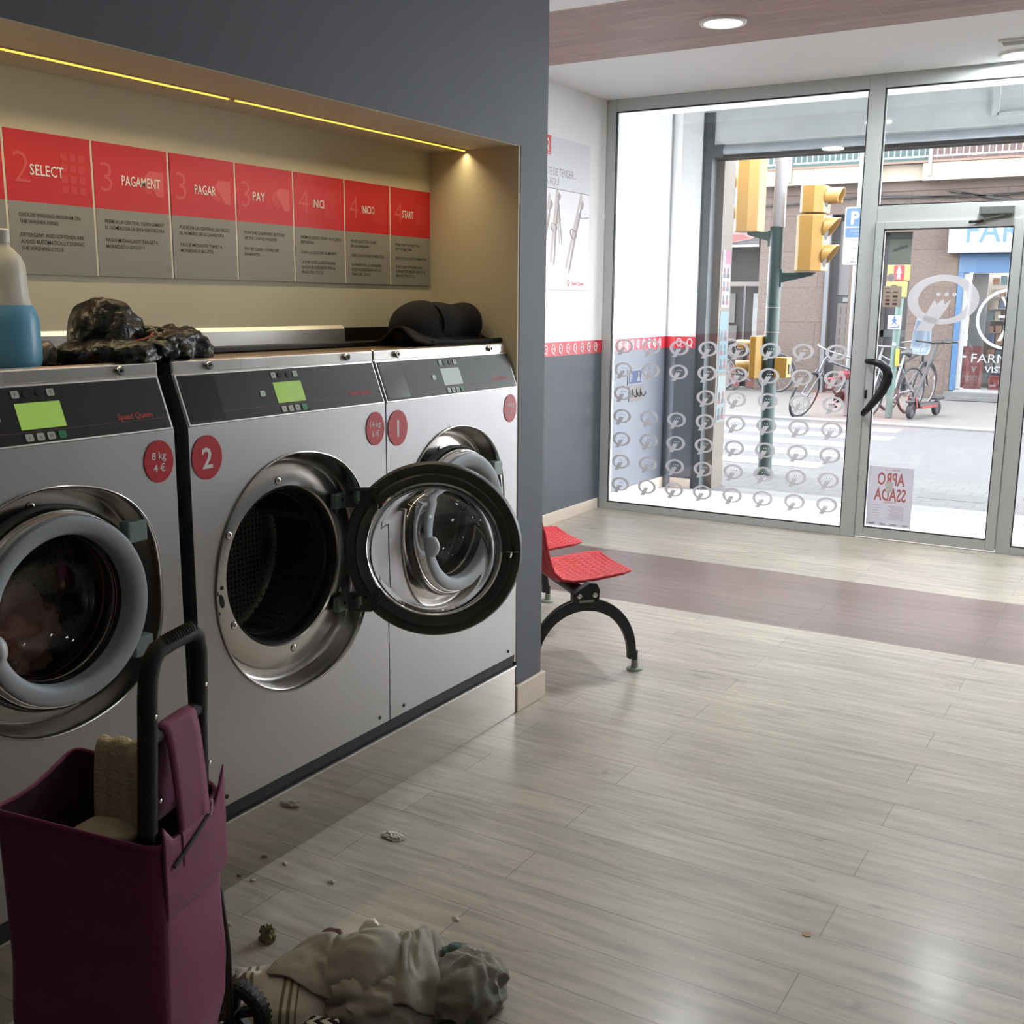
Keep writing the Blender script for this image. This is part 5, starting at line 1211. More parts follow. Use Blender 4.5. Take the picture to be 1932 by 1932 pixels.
settled(30, (-306,-31,83,-287,-40,88,-266,-49,92,-246,-59,94,-228,-69,95,-210,-78,91,-193,-86,86,-175,-92,79,-157,-96,73,-139,-97,69,-119,-100,65,-94,-106,60,-69,
-116,62,-63,-119,65,-43,-126,64,-18,-135,69,6,-139,74,30,-142,76,56,-147,77,81,-154,82,102,-158,86,116,-161,88,132,-162,87,146,-159,79,157,-151,68,171,
-142,59,188,-131,51,207,-119,44,226,-108,38,237,-106,34,-300,-19,88,-281,-28,93,-260,-36,96,-241,-45,98,-223,-54,100,-206,-61,95,-188,-70,94,-170,-76,
91,-153,-77,82,-140,-82,84,-121,-84,78,-95,-92,75,-71,-100,73,-57,-105,73,-37,-118,82,-14,-127,88,8,-119,80,31,-123,82,57,-128,82,80,-136,90,98,-142,
99,116,-146,103,134,-146,99,149,-143,91,161,-136,80,176,-129,70,193,-119,62,213,-109,57,236,-107,59,244,-100,55,-292,-7,92,-273,-15,96,-255,-23,98,
-236,-31,102,-219,-38,103,-202,-46,103,-184,-50,96,-166,-56,97,-150,-60,86,-135,-69,92,-120,-78,98,-98,-87,94,-73,-88,89,-53,-94,90,-29,-103,93,-6,
-115,103,14,-106,95,36,-109,88,58,-109,91,80,-117,99,98,-123,106,116,-128,110,134,-128,107,150,-126,101,162,-119,89,175,-110,78,193,-101,73,214,-95,74,
236,-94,78,246,-88,75,-285,5,96,-268,-3,97,-250,-10,99,-233,-16,102,-215,-22,102,-197,-28,104,-179,-33,104,-162,-36,98,-144,-41,94,-139,-58,99,-122,
-68,102,-97,-74,106,-72,-77,106,-50,-82,104,-25,-93,108,3,-100,106,23,-106,112,45,-99,105,62,-90,92,84,-98,101,100,-105,111,114,-110,114,132,-112,114,
148,-112,109,162,-108,100,176,-98,90,194,-90,87,212,-87,90,234,-80,91,243,-74,89,-279,16,93,-264,10,99,-246,4,101,-229,0,101,-211,-5,105,-193,-9,108,
-176,-14,101,-161,-22,110,-144,-32,113,-134,-41,102,-116,-48,103,-94,-56,114,-70,-60,117,-47,-65,116,-21,-76,117,6,-84,111,27,-88,122,43,-81,114,68,
-78,107,85,-79,108,103,-86,116,111,-91,118,127,-96,117,141,-97,113,158,-98,110,176,-93,103,193,-82,100,210,-75,105,229,-64,102,238,-57,100,-274,30,93,
-258,24,99,-242,20,103,-224,17,104,-206,13,109,-187,9,107,-170,3,108,-153,-5,106,-138,-13,109,-132,-25,109,-116,-34,118,-93,-40,127,-67,-42,127,-44,
-47,128,-19,-56,127,8,-64,124,33,-67,119,53,-66,125,71,-62,115,90,-59,114,97,-67,125,112,-73,126,123,-76,121,138,-81,124,150,-82,113,167,-76,106,185,
-67,102,203,-55,106,221,-44,110,230,-36,107,-263,45,93,-250,42,96,-235,38,104,-218,34,106,-199,31,106,-180,25,109,-162,20,105,-146,12,114,-138,2,113,
-128,-8,118,-112,-15,124,-87,-19,131,-66,-25,142,-43,-26,138,-18,-35,138,8,-42,134,34,-45,129,55,-45,131,76,-43,123,98,-44,114,97,-47,129,114,-53,132,
116,-55,116,130,-60,127,142,-61,113,161,-58,117,176,-48,109,194,-36,110,213,-22,113,220,-15,108,-250,62,94,-241,61,96,-225,56,101,-208,51,108,-189,46,
108,-172,42,108,-156,34,118,-143,27,116,-137,17,117,-119,11,119,-106,5,130,-86,-3,134,-61,-6,140,-41,-5,143,-18,-13,139,8,-20,142,33,-24,135,55,-25,
132,78,-24,126,100,-26,119,94,-31,134,113,-32,137,113,-34,119,123,-38,128,138,-39,116,156,-38,124,172,-27,118,188,-16,116,206,-2,115,212,4,107,-236,79,
96,-229,78,102,-217,75,106,-198,68,104,-182,62,115,-166,56,120,-146,50,115,-138,40,125,-126,34,113,-121,28,130,-104,21,132,-81,16,140,-59,15,144,-42,
10,146,-18,5,149,7,1,142,33,-4,139,55,-6,135,77,-7,128,101,-8,118,89,-14,139,109,-13,141,115,-12,124,117,-16,127,136,-16,122,153,-16,132,165,-6,120,
184,4,123,201,17,118,206,23,109,-222,96,98,-222,98,98,-207,92,109,-192,84,113,-172,77,116,-156,69,116,-142,61,128,-136,55,115,-123,51,122,-112,45,135,
-94,39,131,-76,36,136,-59,30,143,-40,24,149,-18,22,142,7,17,142,33,13,142,55,11,138,77,9,132,98,9,119,87,4,137,106,6,144,122,4,134,114,6,127,134,7,131,
155,7,137,162,14,131,179,25,126,196,37,119,204,42,114,-208,112,97,-208,112,97,-198,109,106,-183,97,111,-164,90,121,-148,81,124,-133,73,122,-126,69,113,
-118,66,128,-101,58,127,-84,56,130,-71,52,142,-56,44,134,-36,38,139,-15,35,144,8,33,142,33,30,143,54,27,141,75,24,136,93,25,120,86,22,131,102,21,134,
121,23,143,116,26,127,136,25,132,146,26,131,158,35,138,174,46,127,190,57,118,199,62,116,-198,130,93,-200,128,94,-188,122,107,-172,112,113,-153,99,113,
-136,92,124,-132,86,113,-123,84,119,-107,78,124,-90,71,122,-77,72,132,-65,64,131,-52,58,140,-36,54,144,-15,53,145,11,50,145,34,47,143,54,43,142,74,38,
131,87,40,124,87,38,125,104,40,133,118,43,143,122,46,130,132,44,135,140,47,124,153,57,141,170,67,129,185,75,125,194,81,121,-182,140,84,-182,133,88,
-177,129,94,-160,122,107,-144,111,114,-126,100,116,-123,93,104,-112,94,117,-98,89,118,-83,85,119,-71,83,128,-60,78,126,-50,75,138,-31,68,134,-11,69,
144,12,65,137,35,64,141,54,60,140,70,53,128,86,55,127,84,52,128,105,58,133,115,61,140,121,62,128,127,63,140,134,66,121,146,76,141,164,86,128,180,93,
130,188,99,125,-167,151,76,-164,137,82,-162,137,86,-148,126,96,-134,117,104,-121,106,105,-121,106,103,-105,103,109,-90,99,112,-76,94,115,-64,94,120,
-54,92,126,-48,90,133,-29,85,129,-8,84,134,17,81,134,39,77,132,56,73,132,64,68,126,89,67,137,84,63,127,91,68,133,111,78,135,110,69,132,117,78,132,122,
78,131,140,92,132,155,94,127,171,109,126,180,115,127,-156,145,60,-147,142,78,-151,149,79,-139,139,93,-126,130,101,-118,112,92,-115,109,92,-100,113,101,
-85,110,104,-73,107,115,-60,105,113,-53,104,116,-45,106,128,-26,101,123,-4,102,133,20,98,131,40,93,124,58,88,124,64,84,121,89,83,132,88,76,131,93,76,
131,104,77,125,107,84,133,109,83,120,113,93,130,130,90,119,147,106,125,162,123,124,170,130,122,-137,143,61,-144,137,68,-143,143,67,-130,139,80,-122,
138,85,-112,124,82,-108,120,90,-100,123,92,-88,120,101,-72,118,107,-66,118,110,-51,118,111,-43,112,118,-24,119,122,2,114,120,25,113,121,43,111,116,60,
104,115,71,99,114,88,99,125,84,92,126,85,90,126,105,88,110,104,97,130,115,95,115,116,105,124,125,103,113,138,117,115,151,135,118,159,141,115,-140,137,
66,-145,134,65,-143,139,64,-128,141,75,-126,138,67,-122,136,78,-109,135,82,-100,126,86,-85,128,93,-72,128,97,-60,130,102,-56,128,109,-40,123,105,-18,
127,114,8,130,115,29,128,109,48,129,113,63,118,105,82,114,114,91,110,112,79,104,116,78,100,115,103,102,106,104,104,124,104,103,108,110,101,114,117,114,
118,127,128,107,142,137,106,147,145,106,-152,138,55,-149,136,53,-142,139,57,-133,141,57,-133,140,60,-125,142,61,-111,140,66,-104,128,81,-88,125,80,-76,
130,87,-67,125,102,-52,131,108,-32,138,108,-9,132,105,15,140,105,33,141,102,52,140,99,68,133,96,82,116,108,88,121,101,82,117,109,83,112,112,100,111,93,
104,113,120,99,99,104,125,97,103,122,108,112,129,124,110,132,135,110,134,140,101,-142,158,54,-149,140,43,-157,135,72,-136,131,66,-143,145,67,-128,142,
70,-128,140,68,-108,138,68,-92,140,83,-78,136,91,-62,138,93,-45,139,98,-26,142,107,-2,148,111,22,145,107,43,142,107,58,130,103,71,132,95,92,112,93,78,
102,111,87,119,110,85,120,105,99,101,97,88,92,103,120,108,98,117,105,99,115,113,103,129,122,112,130,126,111,132,126,102,-148,147,53,-157,138,44,-152,
136,69,-157,129,66,-149,138,61,-125,148,60,-118,136,65,-117,147,79,-98,148,87,-77,145,90,-59,146,94,-41,149,98,-20,144,97,4,142,97,27,142,98,44,136,91,
62,136,88,77,122,90,83,123,79,76,104,94,104,107,97,87,125,107,80,102,99,102,114,96,110,106,95,116,93,103,122,106,112,116,110,114,130,110,110,134,118,
115,-153,145,43,-144,135,67,-151,132,72,-156,136,52,-148,132,62,-124,151,61,-117,140,62,-105,132,75,-93,132,91,-77,138,105,-57,136,106,-37,136,108,-14,
135,103,10,140,97,33,142,101,51,134,103,67,125,100,78,120,88,84,130,87,78,129,88,106,107,98,84,100,92,97,104,91,83,101,98,115,110,102,98,98,111,110,
104,106,122,107,115,124,110,106,121,114,114,-158,148,28,-161,141,41,-160,141,60,-140,139,54,-153,136,56,-144,152,68,-127,145,78,-109,148,84,-89,144,86,
-69,139,91,-51,140,102,-29,138,107,-8,128,106,15,132,114,37,134,106,53,128,98,69,133,91,84,134,81,90,126,85,95,113,80,98,109,88,88,110,87,121,117,94,
80,97,104,101,101,99,126,100,104,108,104,118,113,97,108,110,103,119,105,105,110,-160,145,40,-155,134,52,-142,137,70,-148,136,60,-163,134,58,-134,144,
62,-122,132,67,-105,128,77,-85,126,84,-66,136,91,-48,141,101,-28,142,107,-5,140,110,19,134,112,39,128,102,57,123,102,73,128,101,81,125,86,80,122,87,
100,116,94,92,121,81,80,122,95,78,97,98,85,114,93,118,116,92,115,98,108,124,98,104,106,105,119,120,99,108,112,95,113,-167,143,37,-153,136,49,-137,158,
52,-141,161,53,-145,136,63,-138,147,61,-124,137,71,-106,138,82,-88,145,86,-66,151,91,-48,157,93,-27,159,94,-5,150,94,18,142,99,41,145,100,62,142,100,
77,138,90,70,121,85,80,135,96,86,115,74,95,113,95,102,90,89,116,118,93,118,111,102,91,103,93,90,103,97,103,109,97,113,96,102,109,107,120,119,98,116,
-165,149,22,-157,142,20,-151,142,46,-141,156,52,-138,140,62,-135,146,61,-122,143,66,-106,149,75,-87,152,84,-65,155,95,-46,155,108,-25,153,113,-4,150,
107,19,151,102,41,149,93,59,139,88,74,126,87,89,114,88,93,120,85,107,116,91,103,114,104,99,109,98,103,104,97,105,96,96,101,106,90,109,104,98,127,96,
112,108,104,118,125,100,101,114,96,108,-165,151,20,-145,140,17,-164,155,35,-136,141,58,-151,140,49,-133,146,59,-123,138,67,-106,137,76,-89,136,88,-68,
135,101,-45,136,109,-24,134,113,-3,133,115,18,131,106,39,133,98,59,133,94,75,128,98,81,121,90,76,124,81,116,117,101,117,117,103,97,119,103,100,79,100,
101,82,105,101,92,104,99,94,99,122,101,107,109,105,122,126,99,105,124,106,98,-154,152,26,-160,154,21,-168,142,54,-158,141,39,-135,155,46,-134,160,54,
-120,155,69,-104,155,79,-86,155,88,-63,155,91,-40,149,98,-18,145,102,1,144,101,22,144,102,42,136,98,61,133,96,78,129,95,80,121,94,86,132,77,117,108,96,
119,105,100,94,114,90,94,113,90,103,118,102,98,91,100,127,101,99,98,102,101,116,100,104,125,118,113,126,113,103,-165,147,32,-146,150,19,-154,139,50,
-152,149,50,-148,148,49,-131,159,57,-114,168,64,-97,174,72,-80,176,82,-59,170,86,-37,162,92,-16,152,95,3,145,96,22,139,96,42,134,96,61,128,93,79,122,
91,81,124,80,80,130,83,106,113,92,103,100,101,94,115,86,96,92,93,102,101,85,107,94,103,111,107,104,123,96,116,124,114,112,143,128,108,133,122,104,-160,
147,27,-160,147,16,-158,140,53,-144,163,47,-132,147,46,-121,160,51,-108,172,65,-90,183,70,-71,187,70,-51,184,74,-29,176,82,-8,168,89,11,162,92,30,155,
92,49,148,90,67,140,86,71,131,95,84,126,89,90,135,77,98,114,92,122,106,102,94,122,83,106,115,90,104,101,102,118,99,105,97,90,95,128,111,100,135,126,
107,157,150,79,151,140,78,-161,153,26,-156,143,36,-154,140,42,-148,158,40,-136,163,48,-121,154,58,-101,165,66,-84,175,75,-69,185,80,-49,192,80,-25,186,
80,-4,175,82,14,165,83,31,154,83,47,142,84,63,133,89,79,134,92,88,124,81,87,120,79,88,119,83,123,110,97,96,113,100,99,113,101,105,98,96,127,109,97,104,
97,102,136,108,103,126,124,102,151,142,80,153,146,71), grey_linen, 'bed_sheet', 'large grey-beige sheet draped over the middle of the laundry heap on the floor')
settled(18, (-342,-203,8,-333,-210,14,-327,-220,11,-315,-236,13,-303,-250,12,-284,-256,9,-265,-263,10,-249,-258,9,-228,-266,7,-205,-266,8,-191,-278,7,-171,-283,7,
-156,-293,12,-141,-304,8,-123,-312,7,-103,-315,7,-83,-313,7,-73,-312,7,-327,-212,8,-331,-214,23,-320,-226,19,-309,-223,9,-298,-234,16,-284,-244,8,-263,
-248,7,-245,-247,16,-227,-249,12,-207,-257,17,-190,-260,8,-171,-269,10,-160,-286,13,-141,-291,8,-123,-296,12,-104,-297,8,-86,-296,13,-78,-297,7,-326,
-204,19,-315,-212,26,-314,-225,24,-305,-220,19,-296,-227,18,-278,-227,10,-260,-238,9,-248,-234,16,-225,-233,16,-214,-247,10,-194,-250,11,-184,-270,14,
-162,-271,10,-144,-276,9,-130,-290,12,-110,-284,13,-96,-294,14,-89,-286,16,-317,-212,23,-308,-212,22,-305,-215,20,-300,-221,10,-295,-220,10,-276,-226,
9,-256,-229,8,-246,-223,16,-224,-224,11,-214,-230,11,-207,-251,20,-185,-255,15,-169,-266,18,-148,-274,15,-137,-288,11,-115,-287,8,-99,-280,12,-96,-288,
7,-309,-204,22,-298,-210,24,-295,-217,22,-292,-218,21,-284,-216,17,-272,-215,8,-252,-219,8,-248,-211,16,-232,-219,24,-224,-227,22,-206,-239,28,-184,
-245,26,-170,-259,30,-155,-268,20,-143,-279,15,-120,-276,13,-104,-292,13,-96,-295,7,-297,-209,15,-295,-209,15,-284,-215,17,-283,-210,16,-277,-203,12,
-266,-202,11,-248,-203,16,-236,-200,17,-230,-207,18,-221,-215,32,-202,-225,34,-183,-235,38,-177,-253,34,-160,-263,31,-148,-275,21,-132,-285,10,-112,
-292,14,-100,-294,15,-290,-212,24,-279,-207,14,-274,-201,15,-268,-201,21,-264,-202,25,-256,-188,16,-240,-192,14,-230,-184,18,-229,-196,29,-213,-203,30,
-202,-213,44,-194,-228,41,-175,-240,43,-161,-256,37,-153,-270,28,-132,-279,19,-108,-282,15,-101,-290,21,-278,-206,21,-266,-204,24,-261,-196,24,-251,
-197,19,-248,-194,20,-241,-186,29,-229,-181,14,-226,-174,24,-222,-179,32,-205,-191,36,-201,-201,51,-188,-220,49,-173,-229,47,-166,-246,42,-149,-259,35,
-129,-273,34,-105,-280,26,-94,-279,19,-266,-194,20,-262,-193,19,-249,-188,23,-239,-193,19,-239,-182,25,-229,-180,28,-221,-170,22,-212,-173,21,-207,
-176,26,-202,-175,44,-194,-192,39,-186,-203,55,-179,-220,51,-167,-236,48,-145,-247,44,-123,-262,44,-101,-267,34,-89,-267,32,-250,-195,23,-243,-194,22,
-239,-174,25,-225,-185,21,-228,-172,32,-223,-165,32,-219,-168,32,-206,-178,26,-195,-162,33,-191,-166,31,-185,-178,43,-180,-193,46,-175,-210,58,-159,
-220,48,-141,-236,57,-123,-249,48,-97,-253,44,-84,-254,42,-246,-192,17,-231,-191,30,-222,-182,24,-219,-170,27,-220,-174,40,-215,-160,28,-206,-167,26,
-205,-161,27,-190,-149,22,-190,-166,36,-186,-168,36,-183,-183,44,-178,-198,52,-158,-208,62,-145,-225,57,-118,-234,57,-93,-239,54,-80,-239,50,-235,-178,
16,-225,-178,21,-224,-168,22,-214,-154,24,-219,-162,33,-208,-168,35,-197,-173,28,-192,-173,27,-186,-157,22,-200,-153,29,-182,-152,39,-185,-172,40,-171,
-182,45,-163,-197,59,-143,-213,54,-118,-219,61,-91,-222,56,-78,-223,55,-225,-176,15,-227,-164,27,-220,-174,37,-209,-156,23,-219,-167,26,-200,-172,33,
-188,-157,24,-187,-158,12,-206,-157,28,-173,-156,25,-180,-160,31,-185,-164,32,-179,-171,49,-166,-190,49,-143,-196,60,-116,-203,57,-90,-206,61,-78,-207,
58,-219,-173,20,-217,-168,33,-220,-167,29,-202,-158,26,-209,-161,26,-200,-169,35,-194,-159,13,-193,-149,30,-174,-153,22,-182,-159,28,-186,-152,21,-188,
-149,26,-183,-168,37,-166,-172,54,-141,-180,55,-117,-188,56,-91,-189,61,-78,-190,60,-219,-171,21,-215,-163,24,-224,-177,35,-218,-167,37,-214,-161,12,
-199,-170,30,-204,-166,23,-184,-158,19,-186,-158,18,-179,-146,21,-180,-155,22,-185,-147,19,-176,-155,42,-168,-163,53,-146,-170,52,-119,-171,56,-93,
-174,56,-81,-175,61,-225,-161,25,-226,-162,36,-216,-161,34,-213,-154,20,-213,-173,25,-191,-152,22,-206,-158,21,-190,-152,18,-181,-159,28,-182,-154,30,
-188,-156,25,-183,-147,21,-181,-150,36,-170,-158,45,-146,-153,50,-120,-157,47,-96,-159,56,-85,-163,52,-212,-167,31,-226,-166,28,-228,-158,26,-213,-165,
27,-197,-169,30,-186,-158,18,-190,-155,26,-189,-157,19,-193,-158,21,-184,-158,33,-188,-160,26,-184,-145,18,-184,-153,40,-164,-146,40,-146,-140,51,-121,
-144,48,-99,-150,44,-87,-149,46,-209,-168,24,-219,-167,33,-218,-161,30,-210,-158,33,-196,-162,22,-195,-160,16,-200,-162,19,-188,-154,17,-199,-153,21,
-179,-159,29,-188,-144,29,-181,-150,23,-174,-157,45,-167,-141,47,-146,-133,48,-125,-144,41,-101,-143,43,-89,-142,43), chev_m, 'pillowcase', 'black and white chevron pillowcase at the front of the laundry heap on the floor')

k = MB(); lumps(k, PC + PU_ * .0 - PV_ * .03 + Z * .055, .135, .105, .066, grey_linen, 21, .35, 8, 60, 40, True, .001)
tag(k.build('folded_blanket', smooth=70, base=PC), 'grey-beige folded blanket underneath the draped sheet in the laundry heap', 'laundry')
k = MB(); lumps(k, PC + PU_ * .168 + PV_ * .045 + Z * .098, .030, .034, .026, mat('teal_shirt_cloth', rgb(70, 92, 90), .85), 23, .5, 12, 40, 26)
tag(k.build('teal_shirt', smooth=70, base=PC + PU_ * .165 + PV_ * .06), 'dark teal garment peeping out between the sheets of the laundry heap', 'laundry')
k = MB(); lumps(k, PC + PU_ * -.02 + PV_ * .135 + Z * .060, .05, .03, .06, mat('white_cotton', rgb(222, 220, 208), .85), 25, .5, 10, 40, 26, True, .001)
tag(k.build('white_shirt', smooth=70, base=PC + PU_ * -.03 + PV_ * .165), 'white garment behind the grey-beige sheet of the laundry heap', 'laundry')
k = MB(); lumps(k, PC + PU_ * .195 + PV_ * .0 + Z * .05, .085, .10, .070, grey_linen_cool, 29, .45, 9, 60, 40, True, .001)
tag(k.build('rolled_cover', smooth=70, base=PC + PU_ * .195), 'cool grey bundled cover bulging at the right end of the laundry heap', 'laundry')
k = MB(); lumps(k, PC + PU_ * -.12 + PV_ * .10 + Z * .09, .03, .03, .03, mat('brown_cotton', rgb(96, 68, 62), .85), 27, .6, 12, 40, 26)
tag(k.build('brown_garment', smooth=70, base=PC + PU_ * -.12 + PV_ * .10), 'dark brown garment between the striped and grey sheets of the laundry heap', 'laundry')
# bits on the floor
def bit(name, x, y, sx, sy, sz, m_, label, seed, group=None):
    q = MB(); crumple(q, (x, y, sz * .5), sx, sy, sz, m_, seed, 1.3, 70, .0008, 36, 20)
    return tag(q.build(name, smooth=60, base=(x, y, 0)), label, 'litter', group)
tissue = mat('white_tissue', rgb(226, 222, 212), .8); leafm = mat('olive_scrap', rgb(128, 122, 88), .7); crumb = mat('pale_crumb', rgb(212, 206, 192), .8)
bit('torn_tissue', -1.808, 2.351, .032, .018, .008, tissue, 'torn white tissue scrap lying on the pale floor before the washer marked 2', 41)
bit('dry_leaf_scrap', -1.752, 1.768, .018, .015, .026, leafm, 'small olive green scrap on the floor above the trolley wheel', 42)
for k_, (x, y) in enumerate([(-1.985, 1.955), (-1.97, 2.068), (-1.41, 2.089), (-1.884, 1.768), (-1.652, 1.734), (-1.797, 2.061)]):
    bit('paper_crumb', x, y, .007 + .002 * (k_ % 3), .005, .004, crumb, 'tiny pale crumb on the floor near the plinth and trolley', 50 + k_, 'pale crumbs on the floor')
q = MB(); q.lathe([(0, 0), (.011, 0), (.0115, .0015), (0, .002)], (-.626, 2.497, 0), Z, mat('bronze_coin', rgb(150, 112, 74), .5, metal=.3), 20); tag(q.build('bronze_disc', base=(-.626, 2.497, 0)), 'small round bronze disc lying alone on the pale floor at the right', 'disc')

def orgb(r, g, b, k=.158): return tuple(c * k for c in rgb(r, g, b)[:3]) + (1.0,)
# ================================================================== OUTSIDE
stone = blocks('rough_pinkish_stone', orgb(168, 146, 134), orgb(134, 115, 106), 1.5, .62, .008, .9, .2, .9, 20)
pillar_m = mat('beige_stone_pillar', orgb(206, 192, 178), .8, var=.08, vscale=10)
render_m = mat('dirty_pale_render', rgb(200, 205, 203), .85, var=.10, vscale=3)
tile_m = blocks('white_entrance_tile', rgb(216, 216, 219), rgb(172, 172, 176), .6, .3, .003, .4, .03, .05, 6, swap=False)
pave_m = blocks('grey_pavement', orgb(150, 150, 153), orgb(104, 104, 107), .2, .2, .006, .85, .1, .3, 14, swap=False)
asphalt = mat('pale_worn_asphalt', orgb(135, 135, 140), .9, var=.08, vscale=5, bump=.3, bscale=70)
kerb_m = mat('pale_kerb_stone', orgb(200, 200, 202), .8, var=.05, vscale=5)
paint_w = mat('white_road_paint', orgb(236, 236, 234), .7, var=.04, vscale=6)
yellow = mat('signal_yellow', orgb(240, 184, 88, .32), .45)
yellow_d = mat('deep_signal_yellow', orgb(228, 172, 50, .32), .45)
green_pole = mat('dark_green_pole', orgb(58, 92, 88, .3), .5, var=.1, vscale=12)
green_pale = mat('faded_green_pole', orgb(104, 142, 134, .24), .5, var=.1, vscale=12)
galv = mat('pale_galvanised_pole', orgb(200, 200, 204), .4, metal=.3)
blue_sign = mat('blue_sign', orgb(42, 128, 214), .45); white_sign = mat('white_sign', orgb(236, 238, 240), .5)
dark_metal = mat('weathered_dark_metal', rgb(66, 72, 75), .6, metal=.3, var=.2, vscale=9)
shopdark = mat('dark_shop_interior', orgb(36, 33, 33), .8)
greyd = mat('grey_door_paint', orgb(120, 122, 126), .6)

b = MB(); b.box(XL, XR, 7.45, 8.6, -.12, -.001, tile_m); struct(b.build('floor_entrance'))
b = MB(); b.box(-12, 6, 8.6, 8.88, -.15, -.002, kerb_m); struct(b.build('floor_threshold'))
b = MB(); b.box(-12, 6, 8.88, 10.3, -.2, -.006, pave_m); b.box(-1.66, -1.14, 9.28, 9.58, -.01, -.004, mat('grey_pavement_grate', orgb(120, 122, 126), .7)); struct(b.build('floor_pavement'))
b = MB(); b.box(-16, 8, 10.3, 14.9, -.2, -.03, asphalt)
for k_ in range(5): b.box(-5.3, -2.85 + .1 * (k_ % 2), 10.55 + .9 * k_, 10.98 + .9 * k_, -.05, -.027, paint_w)
struct(b.build('floor_road'))
b = MB(); b.box(-16, 8, 14.9, 15.15, -.2, -.005, kerb_m); b.box(-16, 8, 15.15, 22, -.2, -.01, mat('far_pavement', orgb(160, 156, 152), .85, var=.08, vscale=2)); struct(b.build('floor_far_pavement'))
b = MB(); b.box(XL - .2, XR + .2, 7.40, 8.10, CEIL - .005, 3.2, white_ceiling); struct(b.build('ceiling_soffit'))
b = MB(); b.box(-3.4, XR + .2, 8.62, 8.75, 2.80, 3.3, render_m); b.box(XL - .2, XR + .2, 8.10, 8.75, 3.15, 3.3, render_m); struct(b.build('wall_lintel'))  # second box: unseen slab over the soffit cavity, added to keep sky light out
b = MB(); b.box(-6.5, -3.235, 8.70, 8.96, -.1, 3.3, pillar_m); struct(b.build('wall_pillar'))
b = MB(); b.box(XR, XR + 2, 8.6, 8.96, -.1, 3.3, pillar_m); struct(b.build('wall_pillar_right'))
# roller shutter rail and tube
t = thing('roller_shutter', (-3.33, 8.64, 0), 'rolled up metal shutter with dark side rail and grey tube over the shop entrance', 'shutter')
m = MB(); m.box(-3.385, -3.30, 8.60, 8.70, 0, 3.05, dark_metal); m.box(-3.385, -3.375, 8.585, 8.60, 0, 3.05, dark_metal); m.box(-3.31, -3.30, 8.585, 8.60, 0, 2.68, dark_metal); m.build('side_rail', t, bevel=.003)
m = MB(); m.tube([(-3.27, 8.64, 2.755), (XR, 8.64, 2.755)], .038, mat('grey_shutter_tube', rgb(160, 168, 174), .5, metal=.3, var=.1, vscale=10), 18); m.build('roller_tube', t, smooth=60)
m = MB(); m.box(-3.30, XR, 8.62, 8.70, 2.695, 2.72, mat('dark_brown_bar', orgb(74, 66, 66), .6)); m.box(-3.30, XR, 8.70, 8.71, 2.683, 2.70, mat('pale_bottom_slat', orgb(170, 164, 162), .6)); m.build('bottom_bar', t, bevel=.003)
m = MB(); m.box(-3.30, -3.22, 8.60, 8.74, 2.70, 2.80, dark_metal); m.build('bracket', t, bevel=.004)
m = MB(); m.box(-1.25, -1.20, 8.600, 8.62, 2.87, 3.15, render_m); m.box(-1.21, -.2, 8.600, 8.62, 2.86, 2.885, render_m); tag(m.build('lintel_conduit'), 'pale painted conduit on the lintel above the shutter tube', 'conduit')
# posters on the pillar reveal
def poster_x(y0, y1, z0, z1, base, rows, label, seed, top=None):
    rn = random.Random(seed); t = thing('pillar_poster', (-3.235, (y0 + y1) / 2, z0), label, 'poster')
    m = MB(); m.box(-3.235, -3.232, y0, y1, z0, z1, base); m.build('sheet', t)
    pal = [mat('poster_ink_%d' % seed + c, orgb(*v), .6) for c, v in (('a', (60, 76, 104)), ('b', (190, 70, 96)), ('c', (90, 130, 150)), ('d', (50, 50, 60)))]
    m = MB()
    if top: m.box(-3.2322, -3.2316, y0 + (y1 - y0) * .35, y1, z1 - (z1 - z0) * .24, z1, top)
    h = (z1 - z0) * .7 / rows
    for r in range(rows):
        for c in range(2):
            ya = y0 + (y1 - y0) * (.10 + .46 * c); zb = z0 + (z1 - z0) * .05 + r * h
            m.box(-3.2322, -3.2314, ya, ya + (y1 - y0) * .34, zb, zb + h * .30, pal[(r + c) % 4]); m.prism(ell((y1 - y0) * .12, h * .26, 12), (-3.2322, ya + (y1 - y0) * .17, zb + h * .52), Y, Z, X, .0008, pal[rn.randrange(4)])
    m.build('pictures', t)
poster_x(8.74, 8.93, 1.52, 1.99, mat('white_pink_poster', orgb(232, 226, 232), .5), 3, 'white and pink poster with small pictures, upper one on the stone pillar outside', 71, mat('pink_block', orgb(240, 130, 186), .5))
poster_x(8.74, 8.93, .98, 1.49, mat('turquoise_poster', orgb(96, 178, 196), .5), 3, 'turquoise poster with small pictures, middle one on the stone pillar outside', 72)
poster_x(8.74, 8.93, .56, .95, mat('pale_mint_poster', orgb(190, 214, 210), .5), 2, 'pale mint poster, lowest one on the stone pillar outside', 73)
